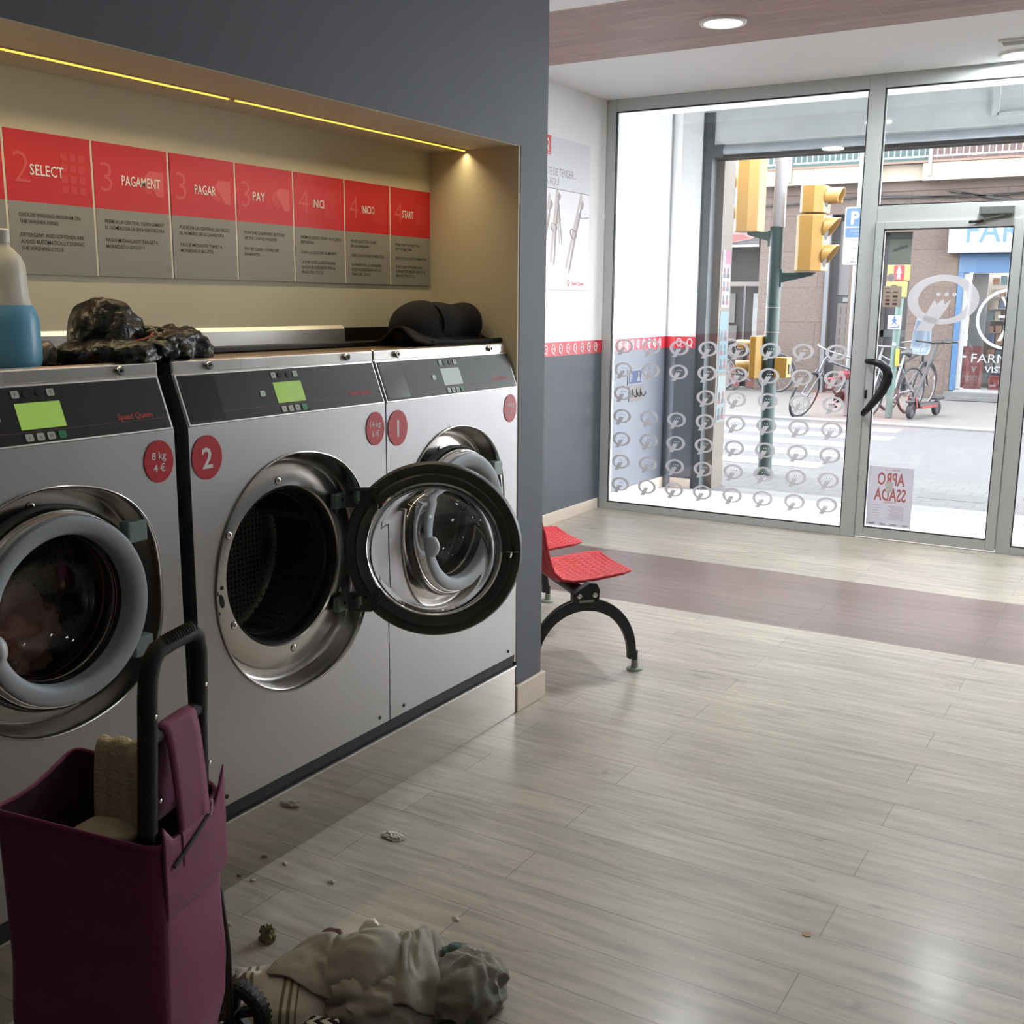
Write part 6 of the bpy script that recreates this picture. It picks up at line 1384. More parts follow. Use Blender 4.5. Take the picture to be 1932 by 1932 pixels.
# two little signs on the outside slate wall
t = thing('dog_parking_sign', (XL, 7.97, .78), 'small blue P sign over a plate of hooks on the slate wall outside', 'sign')
m = MB(); m.box(XL, XL + .006, 7.845, 8.115, .91, 1.03, white_sign); m.box(XL + .006, XL + .007, 7.86, 8.10, .92, 1.02, mat('deep_blue', orgb(30, 82, 176), .5)); m.text('P', (XL + .008, 7.885, .937), Y, Z, white_sign, h=.062, bold=.03)
m.prism([(-.03, -.035), (.03, -.035), (.03, -.01), (.018, 0), (.014, .02), (.022, .034), (.006, .044), (-.008, .034), (-.006, .01), (-.022, -.015)], (XL + .007, 8.04, .968), Y, Z, X, .001, white_sign); m.build('blue_sign', t)
m = MB(); m.box(XL, XL + .006, 7.875, 8.15, .775, .90, mat('hook_plate', orgb(206, 196, 192), .5)); m.build('hook_plate', t)
for k_ in range(3):
    m = MB(); y_ = 7.94 + k_ * .075; m.tube([(XL + .006, y_, .875), (XL + .012, y_, .83), (XL + .03, y_ + .006, .812), (XL + .045, y_ + .012, .83), (XL + .046, y_ + .014, .85)], .005, black_p, 8); m.build('hook', t)
m = MB(); m.tube([(-3.60, 8.58, .09), (-3.60, 8.58, .1)], .002, white_sign, 6)
# red Q sticker on the outside rail side of the pane
m = MB(); m.ring(ell(.125, .20, 40), ell(.085, .15, 40), (-2.70, YW + .0195, 1.735), X, Z, -Y, .0006, mat('dark_red_vinyl', orgb(120, 44, 50), .5))

# traffic signals on the near pavement
t = thing('traffic_signal_pole', (-3.11, 9.75, 0), 'dark green traffic signal pole with yellow lamp housings on the near pavement', 'traffic light')
px, py = -3.11, 9.75
m = MB(); m.tube([(px, py, 0), (px, py, 2.23)], .062, green_pole, 24); m.lathe([(.062, 0), (.075, 0), (.075, .03), (.062, .05)], (px, py, 0), Z, green_pole, 24); m.build('lower_pole', t, smooth=50)
m = MB(); m.tube([(px + .012, py, 2.225), (px + .012, py, 3.4)], .055, mat('silver_grey_pole', orgb(196, 192, 194, .38), .4, metal=.2), 24); m.build('upper_pole', t, smooth=50)
for z in (1.30, 1.52): m = MB(); m.lathe([(.064, -.006), (.066, -.004), (.066, .004), (.064, .006)], (px, py, z), Z, galv, 24); m.build('band', t)
def housing(x0, x1, z0, z1, vis, sg, name='signal_head', m_=yellow, r=.085, tunnel=True):
    xm = (x0 + x1) / 2; w = (x1 - x0) / 2; dpt = .13
    m = MB(); m.prism([(x0, py - dpt * .55), (x0 + w * .35, py - dpt), (x1 - w * .7, py - dpt), (x1, py - dpt * .6), (x1, py + dpt), (x0, py + dpt)], (0, 0, z0), X, Y, Z, z1 - z0, m_)
    h = m.build(name, t, bevel=.006)
    for zc in vis:
        v = MB(); xe = x1 if sg > 0 else x0
        P = []
        for k in range(9):
            for i in range(25):
                a = -PI * .18 + (PI * 1.36) * i / 24
                L = (.15 * (.82 + .18 * max(0, math.sin(a)) ** .5) if tunnel else .125 * max(0.0, (math.sin(a) + .62) / 1.62) ** .8) * k / 8
                P.append((xe + sg * (L - .004), py + r * math.cos(a), zc + r * math.sin(a)))
        v.add(P, [(k * 25 + i, k * 25 + i + 1, (k + 1) * 25 + i + 1, (k + 1) * 25 + i) for k in range(8) for i in range(24)], m_)
        o = v.build('visor', h, smooth=60); so = o.modifiers.new('thickness', 'SOLIDIFY'); so.thickness = .006
        v = MB(); v.lathe([(0, .012), (r * .6, .008), (r * .95, 0)], (xe, py, zc), X * sg, black_r, 24); v.build('lens', h, smooth=60)
    return h
housing(-3.49, -3.27, 2.19, 3.10, (2.35, 2.62, 2.92), -1)
housing(-2.895, -2.685, 2.335, 2.565, (2.46,), 1)
housing(-2.915, -2.675, 1.84, 2.318, (1.965, 2.195), 1, r=.10, tunnel=False)
housing(-3.285, -3.172, .885, 1.265, (.98, 1.17), -1, 'crossing_signal', yellow_d, .06)
m = MB(); m.box(-3.05, -2.935, py - .07, py + .07, .90, 1.08, yellow_d); m.box(-2.935, -2.925, py - .03, py + .03, .93, 1.02, black_p); m.build('push_button_box', t, bevel=.008)
m = MB(); m.prism([(-3.38, 2.19), (-3.38, 2.165), (-3.16, 2.10), (-3.16, 2.19)], (0, py - .02, 0), X, Z, Y, .04, green_pole); m.prism([(-3.06, 1.81), (-3.06, 1.74), (-2.78, 1.80), (-2.74, 1.83), (-3.06, 1.83)], (0, py - .02, 0), X, Z, Y, .04, green_pole); m.box(-3.185, -3.15, py - .03, py + .03, 2.06, 2.20, green_pole); m.box(-3.07, -3.04, py - .03, py + .03, 1.70, 1.86, green_pole); m.build('bracket', t, bevel=.004)

# far pavement: parking sign
t = thing('parking_sign_post', (-3.87, 15.72, 0), 'blue and white P parking sign on a pale post across the street', 'sign')
m = MB(); m.tube([(-3.86, 15.74, 0), (-3.86, 15.74, 3.9)], .055, galv, 18); m.build('post', t, smooth=50)
m = MB(); m.prism(rrect(-4.05, -3.60, 2.10, 2.88, .03), (0, 15.68, 0), X, Z, -Y, .006, white_sign); m.build('board', t)
m = MB(); m.prism(rrect(-4.03, -3.62, 2.62, 2.86, .02), (0, 15.673, 0), X, Z, -Y, .001, blue_sign); m.prism(rrect(-4.03, -3.62, 2.47, 2.60, .02), (0, 15.673, 0), X, Z, -Y, .001, blue_sign)
m.text('P', (-3.965, 15.671, 2.655), X, Z, white_sign, h=.165, bold=.04)
m.text('Camions, furgons', (-3.96, 15.671, 2.55), X, Z, white_sign, h=.022, w=.3); m.text('mixtos', (-3.90, 15.671, 2.505), X, Z, white_sign, h=.022, w=.12)
for z, s_ in ((2.43, 'Zona de càrrega'), (2.33, 'Laborables'), (2.18, 'Zona'), (2.14, 'Barris')): m.text(s_, (-3.93, 15.671, z - .01), X, Z, ink, h=.02, w=.2)
for z0, z1 in ((2.385, 2.455), (2.265, 2.37), (2.115, 2.25)): m.ring(rrect(-4.03, -3.62, z0, z1, .02), rrect(-4.025, -3.625, z0 + .005, z1 - .005, .017), (0, 15.673, 0), X, Z, -Y, .001, ink_grey)
m.build('lettering', t)
# far pavement: pedestrian crossing signal at red
t = thing('pedestrian_signal_pole', (-3.30, 15.8, 0), 'faded green pole with a red pedestrian light and a blue pictogram plate across the street', 'traffic light')
m = MB(); m.tube([(-3.30, 15.8, 0), (-3.255, 15.8, 1.66)], .05, green_pale, 18); m.build('pole', t, smooth=50)
m = MB(); m.box(-3.44, -3.17, 15.72, 15.9, 1.88, 2.10, yellow); m.box(-3.44, -3.19, 15.72, 15.9, 1.66, 1.875, yellow); hd = m.build('signal_head', t, bevel=.01)
m = MB(); m.prism(rrect(-3.35, -3.21, 1.885, 2.09, .02), (0, 15.719, 0), X, Z, -Y, .004, mat('lit_red_lamp', orgb(230, 40, 50), .4, emit=rgb(240, 40, 56), estr=1.2)); m.build('red_lens', hd)
m = MB(); o = (-3.28, 15.713, 1.985); lit = mat('lit_figure', (1, .8, .75, 1), .5, emit=(1, .75, .7, 1), estr=1.6)
m.prism(ell(.014, .016, 14, 0, .068), o, X, Z, -Y, .001, lit); m.prism([(-.018, .048), (.018, .048), (.034, .0), (.026, -.004), (.014, .022), (.014, -.012), (.022, -.08), (.010, -.08), (0, -.02), (-.010, -.08), (-.022, -.08), (-.014, -.012), (-.014, .022), (-.026, -.004), (-.034, 0)], o, X, Z, -Y, .001, lit); m.build('standing_figure', hd)
m = MB(); m.prism(ell(.06, .06, 20, -3.33, 1.77), (0, 15.719, 0), X, Z, -Y, .003, black_r); m.build('green_lens', hd)
m = MB(); m.box(-3.385, -3.205, 15.735, 15.742, 1.225, 1.415, white_sign); pl_ = m.build('pictogram_plate', t)
m = MB(); o = (-3.30, 15.733, 1.33)
m.prism(ell(.012, .013, 12, 0, .06), o, X, Z, -Y, .001, blue_sign); m.prism([(-.014, .044), (.014, .044), (.032, .01), (.026, .006), (.012, .022), (.016, -.005), (.034, -.035), (.022, -.035), (0, -.008), (-.016, -.035), (-.03, -.035), (-.010, 0), (-.012, .02), (-.028, .0), (-.034, .006)], o, X, Z, -Y, .001, blue_sign)
m.tube([(-3.345, 15.732, 1.25), (-3.25, 15.732, 1.252), (-3.235, 15.732, 1.28)], .005, blue_sign, 6); m.build('pictogram', pl_)
m = MB(); m.box(-3.25, -3.20, 15.72, 15.76, .72, .96, yellow_d); m.build('push_button_box', t, bevel=.005)
m = MB(); m.prism(ell(.028, .028, 16, -3.278, 1.02), (0, 15.748, 0), X, Z, -Y, .003, white_sign); m.build('round_sticker', t)

# bicycles
def bicycle(o, hd, lean, frame_m, seat_m, label, scale=1.0, turn=0.0, fender=None, child=None, basket=None, pack=None):
    o = Vector(o); f = Vector((math.cos(hd), math.sin(hd), 0)); s = Vector((-math.sin(hd), math.cos(hd), 0))
    up = (Z * math.cos(lean) + s * math.sin(lean)); sd = (s * math.cos(lean) - Z * math.sin(lean))
    t = thing('bicycle', o, label, 'bicycle', None)
    R = .33 * scale
    def P(a, h, w=0): return o + f * (a * scale) + up * (h * scale) + sd * (w * scale)
    tyre = mat('tyre_rubber', orgb(44, 44, 46), .8) if 'tyre_rubber' not in MATS else MATS['tyre_rubber']
    def wheel(c, ax, fw):
        m = MB(); n = 40
        e2 = ax.cross(up).normalized(); e1 = e2.cross(ax).normalized()
        m.tube([c + e1 * (R * math.cos(q * 2 * PI / n)) + e2 * (R * math.sin(q * 2 * PI / n)) for q in range(n)], .018 * scale, tyre, 8, closed=True)
        w_ = m.build('wheel', t, smooth=60)
        m = MB(); m.tube([c + e1 * ((R - .024 * scale) * math.cos(q * 2 * PI / n)) + e2 * ((R - .024 * scale) * math.sin(q * 2 * PI / n)) for q in range(n)], .009 * scale, galv, 6, closed=True)
        for q in range(16):
            a = q * PI / 8; m.tube([c + ax * (.02 * scale * (-1) ** q), c + e1 * ((R - .03) * math.cos(a)) + e2 * ((R - .03) * math.sin(a))], .0022, galv, 4)
        m.tube([c - ax * .05 * scale, c + ax * .05 * scale], .02 * scale, galv, 10); m.build('rim_and_spokes', w_)
        if fw:
            m = MB(); m.tube([c + e1 * ((R + .03) * math.cos(a)) + e2 * ((R + .03) * math.sin(a)) for a in [-.9 + q * .2 for q in range(13)]], .022 * scale, fw, 8, flat=.4); m.build('mudguard', t, smooth=60)
    rc, fc = P(-.5, .33), P(.52, .33)
    ct, st_ = math.cos(turn), math.sin(turn); sf = sd * ct - f * st_
    wheel(rc, sd, fender); wheel(fc, sf, fender)
    bb, seat_t, ht, hb = P(-.06, .30), P(-.22, .80), P(.34, .86), P(.38, .70)
    m = MB()
    for a, b_, r in ((bb, seat_t, .017), (bb, hb, .02), (P(-.19, .70), ht, .017), (rc, bb, .012), (rc, P(-.19, .70), .011)): m.tube([a, b_], r * scale, frame_m, 10)
    m.tube([ht + up * .02, hb - up * .02], .02 * scale, frame_m, 10); m.build('frame', t, smooth=50)
    m = MB()
    for w in (-.045, .045): m.tube([hb + sf * w * scale, fc + sf * w * scale], .012 * scale, frame_m, 8)
    m.build('fork', t, smooth=50)
    m = MB(); m.tube([ht, P(.31, .98)], .014 * scale, galv, 8); m.tube([P(.31, .98) + sf * (-.29 * scale) - f * .12 * scale, P(.31, 1.0) + sf * (-.2 * scale), P(.33, .99), P(.31, 1.0) + sf * (.2 * scale), P(.31, .98) + sf * (.29 * scale) - f * .12 * scale], .013 * scale, galv, 8); hbar = m.build('handlebar', t, smooth=50)
    m = MB(); m.tube([P(-.38, .88), P(-.28, .90), P(-.12, .885)], [.07 * scale, .05 * scale, .02 * scale], seat_m, 10, flat=.45); m.tube([seat_t, P(-.24, .88)], .013, galv, 8); m.build('saddle', t, smooth=60)
    m = MB(); m.lathe([(0, -.004), (.09 * scale, -.004), (.09 * scale, .004), (0, .004)], bb + sd * .04, sd, black_p, 24)
    m.tube([bb + sd * .06, bb + sd * .07 + f * .12 * scale - up * .1 * scale], .01, galv, 8); m.tube([bb - sd * .06, bb - sd * .07 - f * .12 * scale + up * .1 * scale], .01, galv, 8)
    m.obox(bb + sd * .11 + f * .12 * scale - up * .1 * scale, f, sd, up, .04, .045, .012, black_p); m.obox(bb - sd * .11 - f * .12 * scale + up * .1 * scale, f, sd, up, .04, .045, .012, black_p); m.build('crank_and_pedals', t)
    if child:
        m = MB(); m.grid(lambda a, b_: P(-.62 - .10 * (1 - (2 * a - 1) ** 2) + .24 * max(0, .45 - b_) / .45, .86 + .52 * max(0, b_ - .35) / .65, (a - .5) * .34 * (1 - .35 * b_ ** 3)), 16, 20, child)
        o_ = m.build('child_seat', t, smooth=60); so = o_.modifiers.new('thickness', 'SOLIDIFY'); so.thickness = .02
    if pack:
        m = MB(); m.obox(P(-.1, .62), f, sd, up, .10 * scale, .05 * scale, .06 * scale, pack); m.obox(P(.12, .50), f, sd, up, .07 * scale, .035, .09 * scale, pack); m.build('frame_bag', t, bevel=.03)
    return t
silver = mat('silver_bike_frame', orgb(182, 186, 192), .35, metal=.4); blackf = mat('black_bike_frame', orgb(40, 42, 46), .4)
redbag = mat('red_bike_bag', orgb(200, 50, 70), .6); whitef = mat('white_bike_frame', orgb(222, 224, 230), .4)
bicycle((-6.55, 19.15, -.01), .25, .08, blackf, black_p, 'black bicycle with mudguards parked before the snack shop across the street', fender=blackf)
bicycle((-4.12, 15.7, -.01), PI + .95, .34, silver, redbag, 'silver bicycle with red bags leaning by the pale parking sign post', turn=.35, pack=redbag)
bicycle((-3.40, 16.25, -.01), -1.95, .05, whitef, black_p, 'white bicycle with a pale blue child seat behind the faded green pole', child=mat('pale_blue_child_seat', orgb(176, 200, 226), .45))
bicycle((-3.42, 17.5, -.01), 1.25, -.05, blackf, black_p, 'dark bicycle parked behind the electric kick scooter', fender=blackf)
# kick scooter
t = thing('kick_scooter', (-2.95, 15.95, 0), 'grey and red electric kick scooter standing on the far pavement', 'scooter')
so_ = Vector((-2.97, 15.85, 0)); sf_ = Vector((-.24, -.97, 0)).normalized(); ss_ = Vector((.97, -.24, 0)).normalized()
def SP(a, h, w=0): return so_ + sf_ * a + Z * h + ss_ * (w + .20 * max(0.0, h - .2))
scg = mat('scooter_grey', orgb(66, 69, 76), .45); scr = mat('scooter_red', orgb(222, 72, 66), .45)
m = MB(); m.tube([SP(.08, .14), SP(.04, .30), SP(-.04, .50), SP(-.20, 1.02)], .026, scg, 12); m.build('stem', t, smooth=60)
m = MB(); hb_ = [SP(-.17, 1.07, -.30), SP(-.20, 1.055, -.15), SP(-.21, 1.04, 0), SP(-.20, 1.055, .15), SP(-.17, 1.07, .30)]; m.tube(hb_, .015, blackf, 10); m.obox(SP(-.20, 1.07, .02), ss_, sf_, Z, .05, .03, .02, black_p); m.obox(SP(-.19, 1.08, .16), ss_, sf_, Z, .05, .02, .03, black_p); m.build('handlebar', t, smooth=60)
for a, nm in ((.10, 'front'), (-.72, 'rear')):
    m = MB(); c = SP(a, .105); m.lathe([(.06, -.03), (.09, -.032), (.104, -.02), (.106, 0), (.104, .02), (.09, .032), (.06, .03)], c, ss_, MATS['tyre_rubber'], 32, closed=True); m.lathe([(0, -.02), (.06, -.024), (.06, .024), (0, .02)], c, ss_, scg, 20); m.build('wheel', t, smooth=50)
m = MB(); m.obox(SP(-.32, .17), sf_, ss_, Z, .30, .085, .03, scg); m.obox(SP(-.02, .22), (sf_ + Z * .6), ss_, Z, .09, .07, .03, scg); m.build('deck', t, bevel=.02)
m = MB(); m.obox(SP(-.30, .155, .088), sf_, Z, ss_, .26, .018, .005, scr); m.obox(SP(-.30, .155, -.088), sf_, Z, ss_, .26, .018, .005, scr); m.obox(SP(.06, .22, .055), (sf_ * .3 + Z), sf_, ss_, .09, .015, .006, scr); m.obox(SP(.06, .22, -.055), (sf_ * .3 + Z), sf_, ss_, .09, .015, .006, scr); m.build('red_trim', t)
m = MB(); m.obox(SP(-.72, .25), sf_, ss_, Z, .13, .05, .02, scg); m.obox(SP(.10, .245), sf_, ss_, Z, .12, .045, .015, scg); m.build('mudguards', t, bevel=.012)
m = MB(); m.tube([SP(-.20, 1.03, -.05), SP(-.02, .98, -.13), SP(.02, .82, -.11), SP(-.06, .70, -.02)], .004, blackf, 6); m.tube([SP(-.20, 1.03, .1), SP(-.02, .95, .16), SP(.02, .8, .1), SP(-.06, .72, .02)], .004, blackf, 6); m.build('brake_cables', t)

# ------------------------------------------------------------------ buildings across the street
F0 = 19.7
t = thing('apartment_building', (-4, 19.9, 0), 'pinkish stone apartment building with cream balcony slab and white railing across the street', 'building')
m = MB()
for x0, x1, z0, z1 in ((-10, -7.75, -.2, 3.45), (-6.58, -5.33, -.2, 3.45), (-4.95, -4.42, -.2, 3.45), (-3.93, -3.16, -.2, 3.45), (-3.16, 2, 2.95, 3.45), (-7.75, -6.58, 3.0, 3.45), (-5.33, -4.95, 3.10, 3.45), (-4.42, -3.93, 2.78, 3.45)):
    m.box(x0, x1, F0, F0 + .5, z0, z1, stone)
m.build('stone_wall', t)
m = MB(); m.box(-10, 2, F0 - .02, F0 + .9, 3.45, 3.60, mat('brown_shadow_line', orgb(150, 124, 112), .8)); m.build('shade_band', t)  # brown band painted in as the shade under the balcony slab
m = MB(); m.box(-10, -4.55, F0 - .25, F0 + .9, 3.60, 3.89, mat('cream_balcony_render', orgb(246, 226, 200, .20), .8, var=.03, vscale=2)); m.box(-4.55, -3.8, F0 - .12, F0 + .9, 3.60, 3.86, MATS['cream_balcony_render']); m.box(-3.8, 2, F0 - .25, F0 + .9, 3.58, 3.86, MATS['cream_balcony_render']); m.box(-10, 2, F0 - .27, F0 - .1, 3.865, 3.90, mat('terracotta_edge', orgb(196, 160, 140), .8)); m.build('balcony_slab', t)
m = MB(); m.box(-10, -3.82, F0 + .85, F0 + .95, 3.88, 9.0, mat('teal_balcony_wall', orgb(104, 150, 150), .7, var=.15, vscale=1.5)); m.box(-3.82, 2, F0 + .6, F0 + .95, 3.88, 9.0, blocks('red_brown_tiles', orgb(150, 116, 112), orgb(190, 170, 166), .25, .12, .01, .7, .15, .1, 8)); m.build('upper_wall', t)
m = MB()
x = -8.6
railm = mat('white_railing_paint', orgb(226, 228, 232), .5)
while x < -.5:
    m.box(x, x + .018, F0 - .22, F0 - .20, 3.95, 4.75, railm); x += .098
for z in (3.95, 4.74): m.box(-8.6, -.5, F0 - .225, F0 - .195, z, z + .03, railm)
for x in (-6.05, -3.72): m.box(x, x + .06, F0 - .28, F0 - .22, 3.65, 4.75, galv)
m.build('balcony_railing', t)
m = MB(); 
for q, (x0, x1, z0, z1, sag) in enumerate(((-4.7, -1, 3.40, 3.44, .10), (-4.7, -1, 3.36, 3.40, .05), (-3.4, -.8, 3.42, 3.1, .06), (-3.2, -.8, 3.38, 3.02, .05), (-7, -4.7, 3.30, 3.40, .05))):
    m.tube([(x0 + (x1 - x0) * k / 10, F0 - .05, z0 + (z1 - z0) * k / 10 - sag * math.sin(PI * k / 10)) for k in range(11)], .016, mat('black_cable', orgb(60, 54, 54), .7) if 'black_cable' not in MATS else MATS['black_cable'], 6)
m.build('cables', t)
m = MB(); m.box(-5.33, -4.95, F0 + .30, F0 + .35, 0, 3.1, greyd); m.box(-5.22, -5.0, F0 + .28, F0 + .30, 1.72, 3.0, mat('door_glass_dark', orgb(96, 92, 92), .25)); d_ = m.build('house_door', t)
m = MB(); m.box(-5.19, -4.96, F0 + .26, F0 + .29, 0.0, 1.58, mat('beige_mailbox_panel', orgb(196, 184, 178), .6))
for z in range(8):
    for c in range(2): m.box(-5.13 + c * .10, -5.115 + c * .10, F0 + .255, F0 + .262, .10 + z * .185, .22 + z * .185, ink)
m.build('slotted_panel', d_)
m = MB(); m.box(-5.10, -4.97, F0 + .25, F0 + .28, 1.60, 1.68, white_sign); m.text('NO DEIXEU', (-5.09, F0 + .248, 1.645), X, Z, ink_grey, h=.018, w=.1); m.build('small_notice', d_)
m = MB(); m.box(-5.36, -5.29, F0 - .06, F0, 0, 3.1, mat('grey_downpipe', orgb(142, 148, 158), .5)); m.build('downpipe', t)
m = MB(); m.box(-4.42, -3.93, F0 + .30, F0 + .35, 0, 2.78, mat('dark_entrance', orgb(46, 43, 43), .5)); m.box(-4.42, -4.36, F0 + .28, F0 + .30, 0, 2.78, greyd); m.box(-4.42, -3.93, F0 + .28, F0 + .30, 1.0, 1.12, greyd); m.build('entrance_door', t)
# snack shop
t = thing('snack_shop_front', (-7.1, 19.9, 0), 'dark snack shop front with a food picture board over its door across the street', 'shop front')
m = MB(); m.box(-7.75, -6.58, F0 + .46, F0 + .5, 0, 3.0, shopdark); m.box(-7.75, -6.58, F0 + .20, F0 + .24, 1.88, 1.96, mat('taupe_bar', orgb(160, 146, 138), .6)); m.box(-7.35, -7.3, F0 + .2, F0 + .24, 1.96, 2.6, MATS['taupe_bar']); m.box(-6.92, -6.88, F0 + .2, F0 + .24, .2, 1.88, blackf); m.build('dark_opening', t)
m = MB(); m.box(-7.75, -6.60, F0 - .02, F0 + .03, 2.60, 3.05, mat('black_board', orgb(52, 50, 52), .6)); m.box(-7.75, -6.60, F0 - .03, F0 + .03, 2.58, 2.62, white_sign); m.prism([(-7.56, 2.68), (-7.42, 2.68), (-7.38, 2.98), (-7.60, 2.98)], (0, F0 - .03, 0), X, Z, -Y, .006, white_sign)
m.prism([(-7.60, 2.96), (-7.56, 3.03), (-7.5, 2.99), (-7.45, 3.04), (-7.38, 2.97)], (0, F0 - .035, 0), X, Z, -Y, .006, mat('fried_orange', orgb(226, 150, 80), .6)); m.prism([(-7.30, 2.70), (-7.1, 2.66), (-6.72, 2.72), (-6.66, 2.80), (-6.9, 2.84), (-7.1, 2.94), (-7.25, 2.92)], (0, F0 - .03, 0), X, Z, -Y, .006, mat('ham_pink', orgb(226, 150, 150), .6)); m.prism([(-7.26, 2.72), (-7.1, 2.68), (-6.76, 2.735), (-6.9, 2.80), (-7.1, 2.80)], (0, F0 - .037, 0), X, Z, -Y, .004, mat('cured_red', orgb(176, 56, 60), .6)); m.build('picture_board', t)
m = MB(); m.box(-7.6, -7.15, F0 + .40, F0 + .45, 1.2, 1.75, mat('grey_menu', orgb(120, 114, 112), .6)); m.box(-7.6, -7.1, F0 + .40, F0 + .45, .75, 1.15, mat('grey_menu_low', orgb(104, 100, 100), .6)); m.box(-6.80, -6.62, F0 + .40, F0 + .45, .95, 1.75, white_sign); m.box(-7.62, -7.50, F0 + .38, F0 + .40, 1.02, 1.22, white_sign); m.ring(ell(.045, .06, 16), ell(.03, .045, 16), (-7.56, F0 + .375, 1.13), X, Z, -Y, .004, red_st)
m.build('notices', t)
m = MB(); m.box(-7.6, -6.98, F0 + .36, F0 + .40, -.0, .62, mat('red_food_photo', orgb(176, 78, 70), .6, var=.5, vscale=22)); m.box(-6.86, -6.62, F0 + .36, F0 + .40, 0, .60, MATS['red_food_photo']); m.build('food_photo', t)
t = thing('high_table', (-6.98, 19.45, 0), 'small white-topped high table outside the snack shop', 'table')
m = MB(); m.box(-7.3, -6.65, 19.3, 19.62, .80, .83, white_sign); m.build('table_top', t); m = MB(); m.tube([(-6.98, 19.45, 0), (-6.98, 19.45, .8)], .035, galv, 12); m.build('leg', t); m = MB(); m.box(-7.12, -6.84, 19.32, 19.58, 0, .02, galv); m.build('base', t)
# pharmacy
t = thing('pharmacy_front', (-1.6, 19.8, 0), 'pharmacy front with blue frame, white fascia lettered in blue and a product window', 'shop front')
blue_f = mat('pharmacy_blue', orgb(62, 140, 206), .5); white_f = mat('white_shop_frame', orgb(226, 228, 230), .5)
m = MB(); m.box(-3.31, 1.5, F0 - .28, F0, 2.40, 3.02, white_f); fb = m.build('fascia', t, bevel=.01)
m = MB(); m.text('FARMÀCIA', (-3.03, F0 - .285, 2.57), X, Z, mat('fascia_letter_blue', orgb(96, 166, 222), .5), h=.40, w=2.3); m.build('lettering', fb)
m = MB(); m.box(-3.15, 1.5, F0 - .03, F0 + .06, 2.09, 2.40, blue_f); m.box(-3.15, -3.06, F0 - .03, F0 + .06, .14, 2.09, blue_f); m.build('blue_frame', t, bevel=.005)
m = MB(); m.box(-3.06, -2.98, F0 + .0, F0 + .06, .16, 2.09, white_f); m.box(-3.06, 1.5, F0 + 0, F0 + .06, .12, .17, white_f); m.build('white_frame', t)
m = MB(); m.box(-2.98, 1.5, F0 + .03, F0 + .04, .17, 2.09, glass_m); m.build('glass_pane', t)
m = MB(); m.box(-3.3, 1.5, F0 - .35, F0 + .05, -.0, .06, mat('grey_step_stone', orgb(150, 150, 152), .7)); m.box(-3.2, 1.5, F0 - .22, F0 + .05, .06, .12, MATS['grey_step_stone']); m.build('step', t)
m = MB(); m.box(-3.05, 1.5, F0 + .9, F0 + .95, .1, 2.6, mat('pale_shop_interior', orgb(196, 192, 184), .7)); m.box(-2.98, -2.72, F0 + .35, F0 + .4, .15, 2.09, mat('pale_grey_partition', orgb(190, 196, 200), .6)); m.box(-2.98, 1.5, F0 + .06, F0 + .9, .05, .16, white_f); m.build('interior', t)
ld = bpy.data.lights.new('pharmacy_ceiling_light', 'AREA'); ld.shape = 'RECTANGLE'; ld.size = 3.5; ld.size_y = .5; ld.energy = 420; lo = bpy.data.objects.new('pharmacy_ceiling_light', ld); COL.objects.link(lo); lo.parent = t; lo.location = (.4, .45, 2.55)
rn = random.Random(5); pal = [mat('pack_%s' % c, orgb(*v), .5) for c, v in (('blue', (60, 110, 170)), ('cream', (216, 202, 176)), ('orange', (206, 146, 100)), ('navy', (50, 66, 110)), ('white', (226, 228, 230)), ('teal', (110, 160, 170)))]
m = MB()
for r in range(9): m.box(-2.70, 1.0, F0 + .55, F0 + .8, .30 + r * .2, .31 + r * .2, white_f)
m.build('shelves', t)
for r in range(9):
    x = -2.68
    while x < -2.05:
        w = rn.uniform(.05, .13); q = MB(); q.box(x, x + w, F0 + .56, F0 + .66, .3105 + r * .2, .3105 + r * .2 + rn.uniform(.09, .17), pal[rn.randrange(6)]); tag(q.build('product_box'), 'small coloured product box on the pharmacy window shelves', 'box', 'product boxes on the pharmacy shelves'); x += w + rn.uniform(.01, .03)
m = MB(); m.ring(ell(.50, .50, 64), ell(.45, .45, 64), (-2.32, F0 + .024, 1.34), X, Z, -Y, .002, white_sign)
m.prism([(-2.46, 1.70), (-2.42, 1.70), (-2.32, 1.50), (-2.22, 1.70), (-2.18, 1.70), (-2.30, 1.45), (-2.34, 1.45)], (0, F0 + .024, 0), X, Z, -Y, .002, white_sign); m.box(-2.48, -2.16, F0 + .022, F0 + .024, 1.36, 1.40, white_sign); m.text('A', (-2.32, F0 + .022, .99), X, Z, white_sign, h=.26, w=.3, align='C', bold=.02)
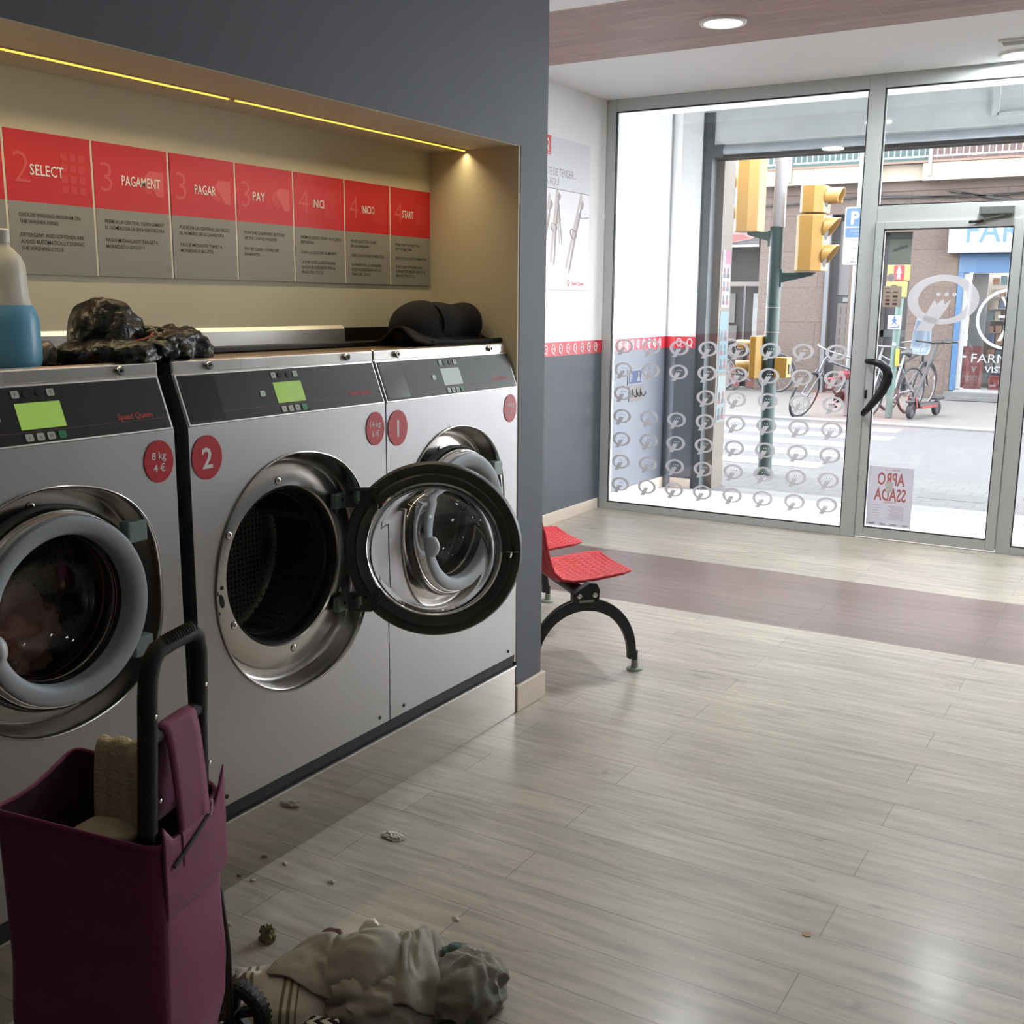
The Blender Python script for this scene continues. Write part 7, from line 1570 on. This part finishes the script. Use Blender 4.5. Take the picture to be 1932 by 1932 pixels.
m.text('FARMÀCIA', (-2.84, F0 + .022, .62), X, Z, white_sign, h=.15, w=1.1); m.text('VISTA', (-2.62, F0 + .022, .46), X, Z, white_sign, h=.10, w=.42, bold=.02); m.build('window_lettering', t)
t = thing('product_poster', (-2.84, F0 + .03, .17), 'red jar-shaped window poster with white letters in the pharmacy window', 'poster')
jr = mat('jar_red', orgb(206, 60, 66), .4); jr2 = mat('jar_lid_red', orgb(176, 40, 50), .4)
m = MB(); m.prism([(-3.03, .18), (-2.66, .18), (-2.655, .62), (-2.69, .70), (-2.98, .70), (-3.03, .62)], (0, F0 + .055, 0), X, Z, -Y, .008, jr); m.build('jar', t); m = MB(); m.prism(rrect(-2.99, -2.68, .72, .89, .03), (0, F0 + .055, 0), X, Z, -Y, .01, jr2); m.build('lid', t)
m = MB(); yy = F0 + .042; m.text('VICHY', (-2.79, yy, .60), X, Z, white_sign, h=.035, w=.16, align='C'); m.text('V', (-2.79, yy, .46), X, Z, white_sign, h=.10, align='C', bold=.03); m.text('COLÁGENO', (-2.845, yy, .36), X, Z, white_sign, h=.045, w=.34, align='C', bold=.02); m.text('SPECIALIST', (-2.80, yy, .315), X, Z, white_sign, h=.03, w=.22, align='C'); m.text('CONCENTRADO DIARIO', (-2.845, yy, .27), X, Z, white_sign, h=.018, w=.30, align='C'); m.text('30 SOBRES', (-2.845, yy, .22), X, Z, white_sign, h=.018, w=.2, align='C'); m.build('lettering', t)
t = thing('product_pack', (-2.42, F0 + .2, .165), 'red product pack standing beside the jar-shaped poster in the pharmacy window', 'box')
m = MB(); m.box(-2.56, -2.28, F0 + .15, F0 + .25, .165, .40, jr); m.build('pack', t); m = MB(); m.text('V', (-2.38, F0 + .148, .24), X, Z, white_sign, h=.08, align='C', bold=.03); m.box(-2.54, -2.44, F0 + .146, F0 + .149, .22, .25, white_sign); m.build('lettering', t)
m = MB(); m.box(-2.46, -2.26, F0 + .045, F0 + .048, .46, .72, white_sign); tag(m.build('taped_sheet'), 'white sheet taped inside the pharmacy window', 'notice')
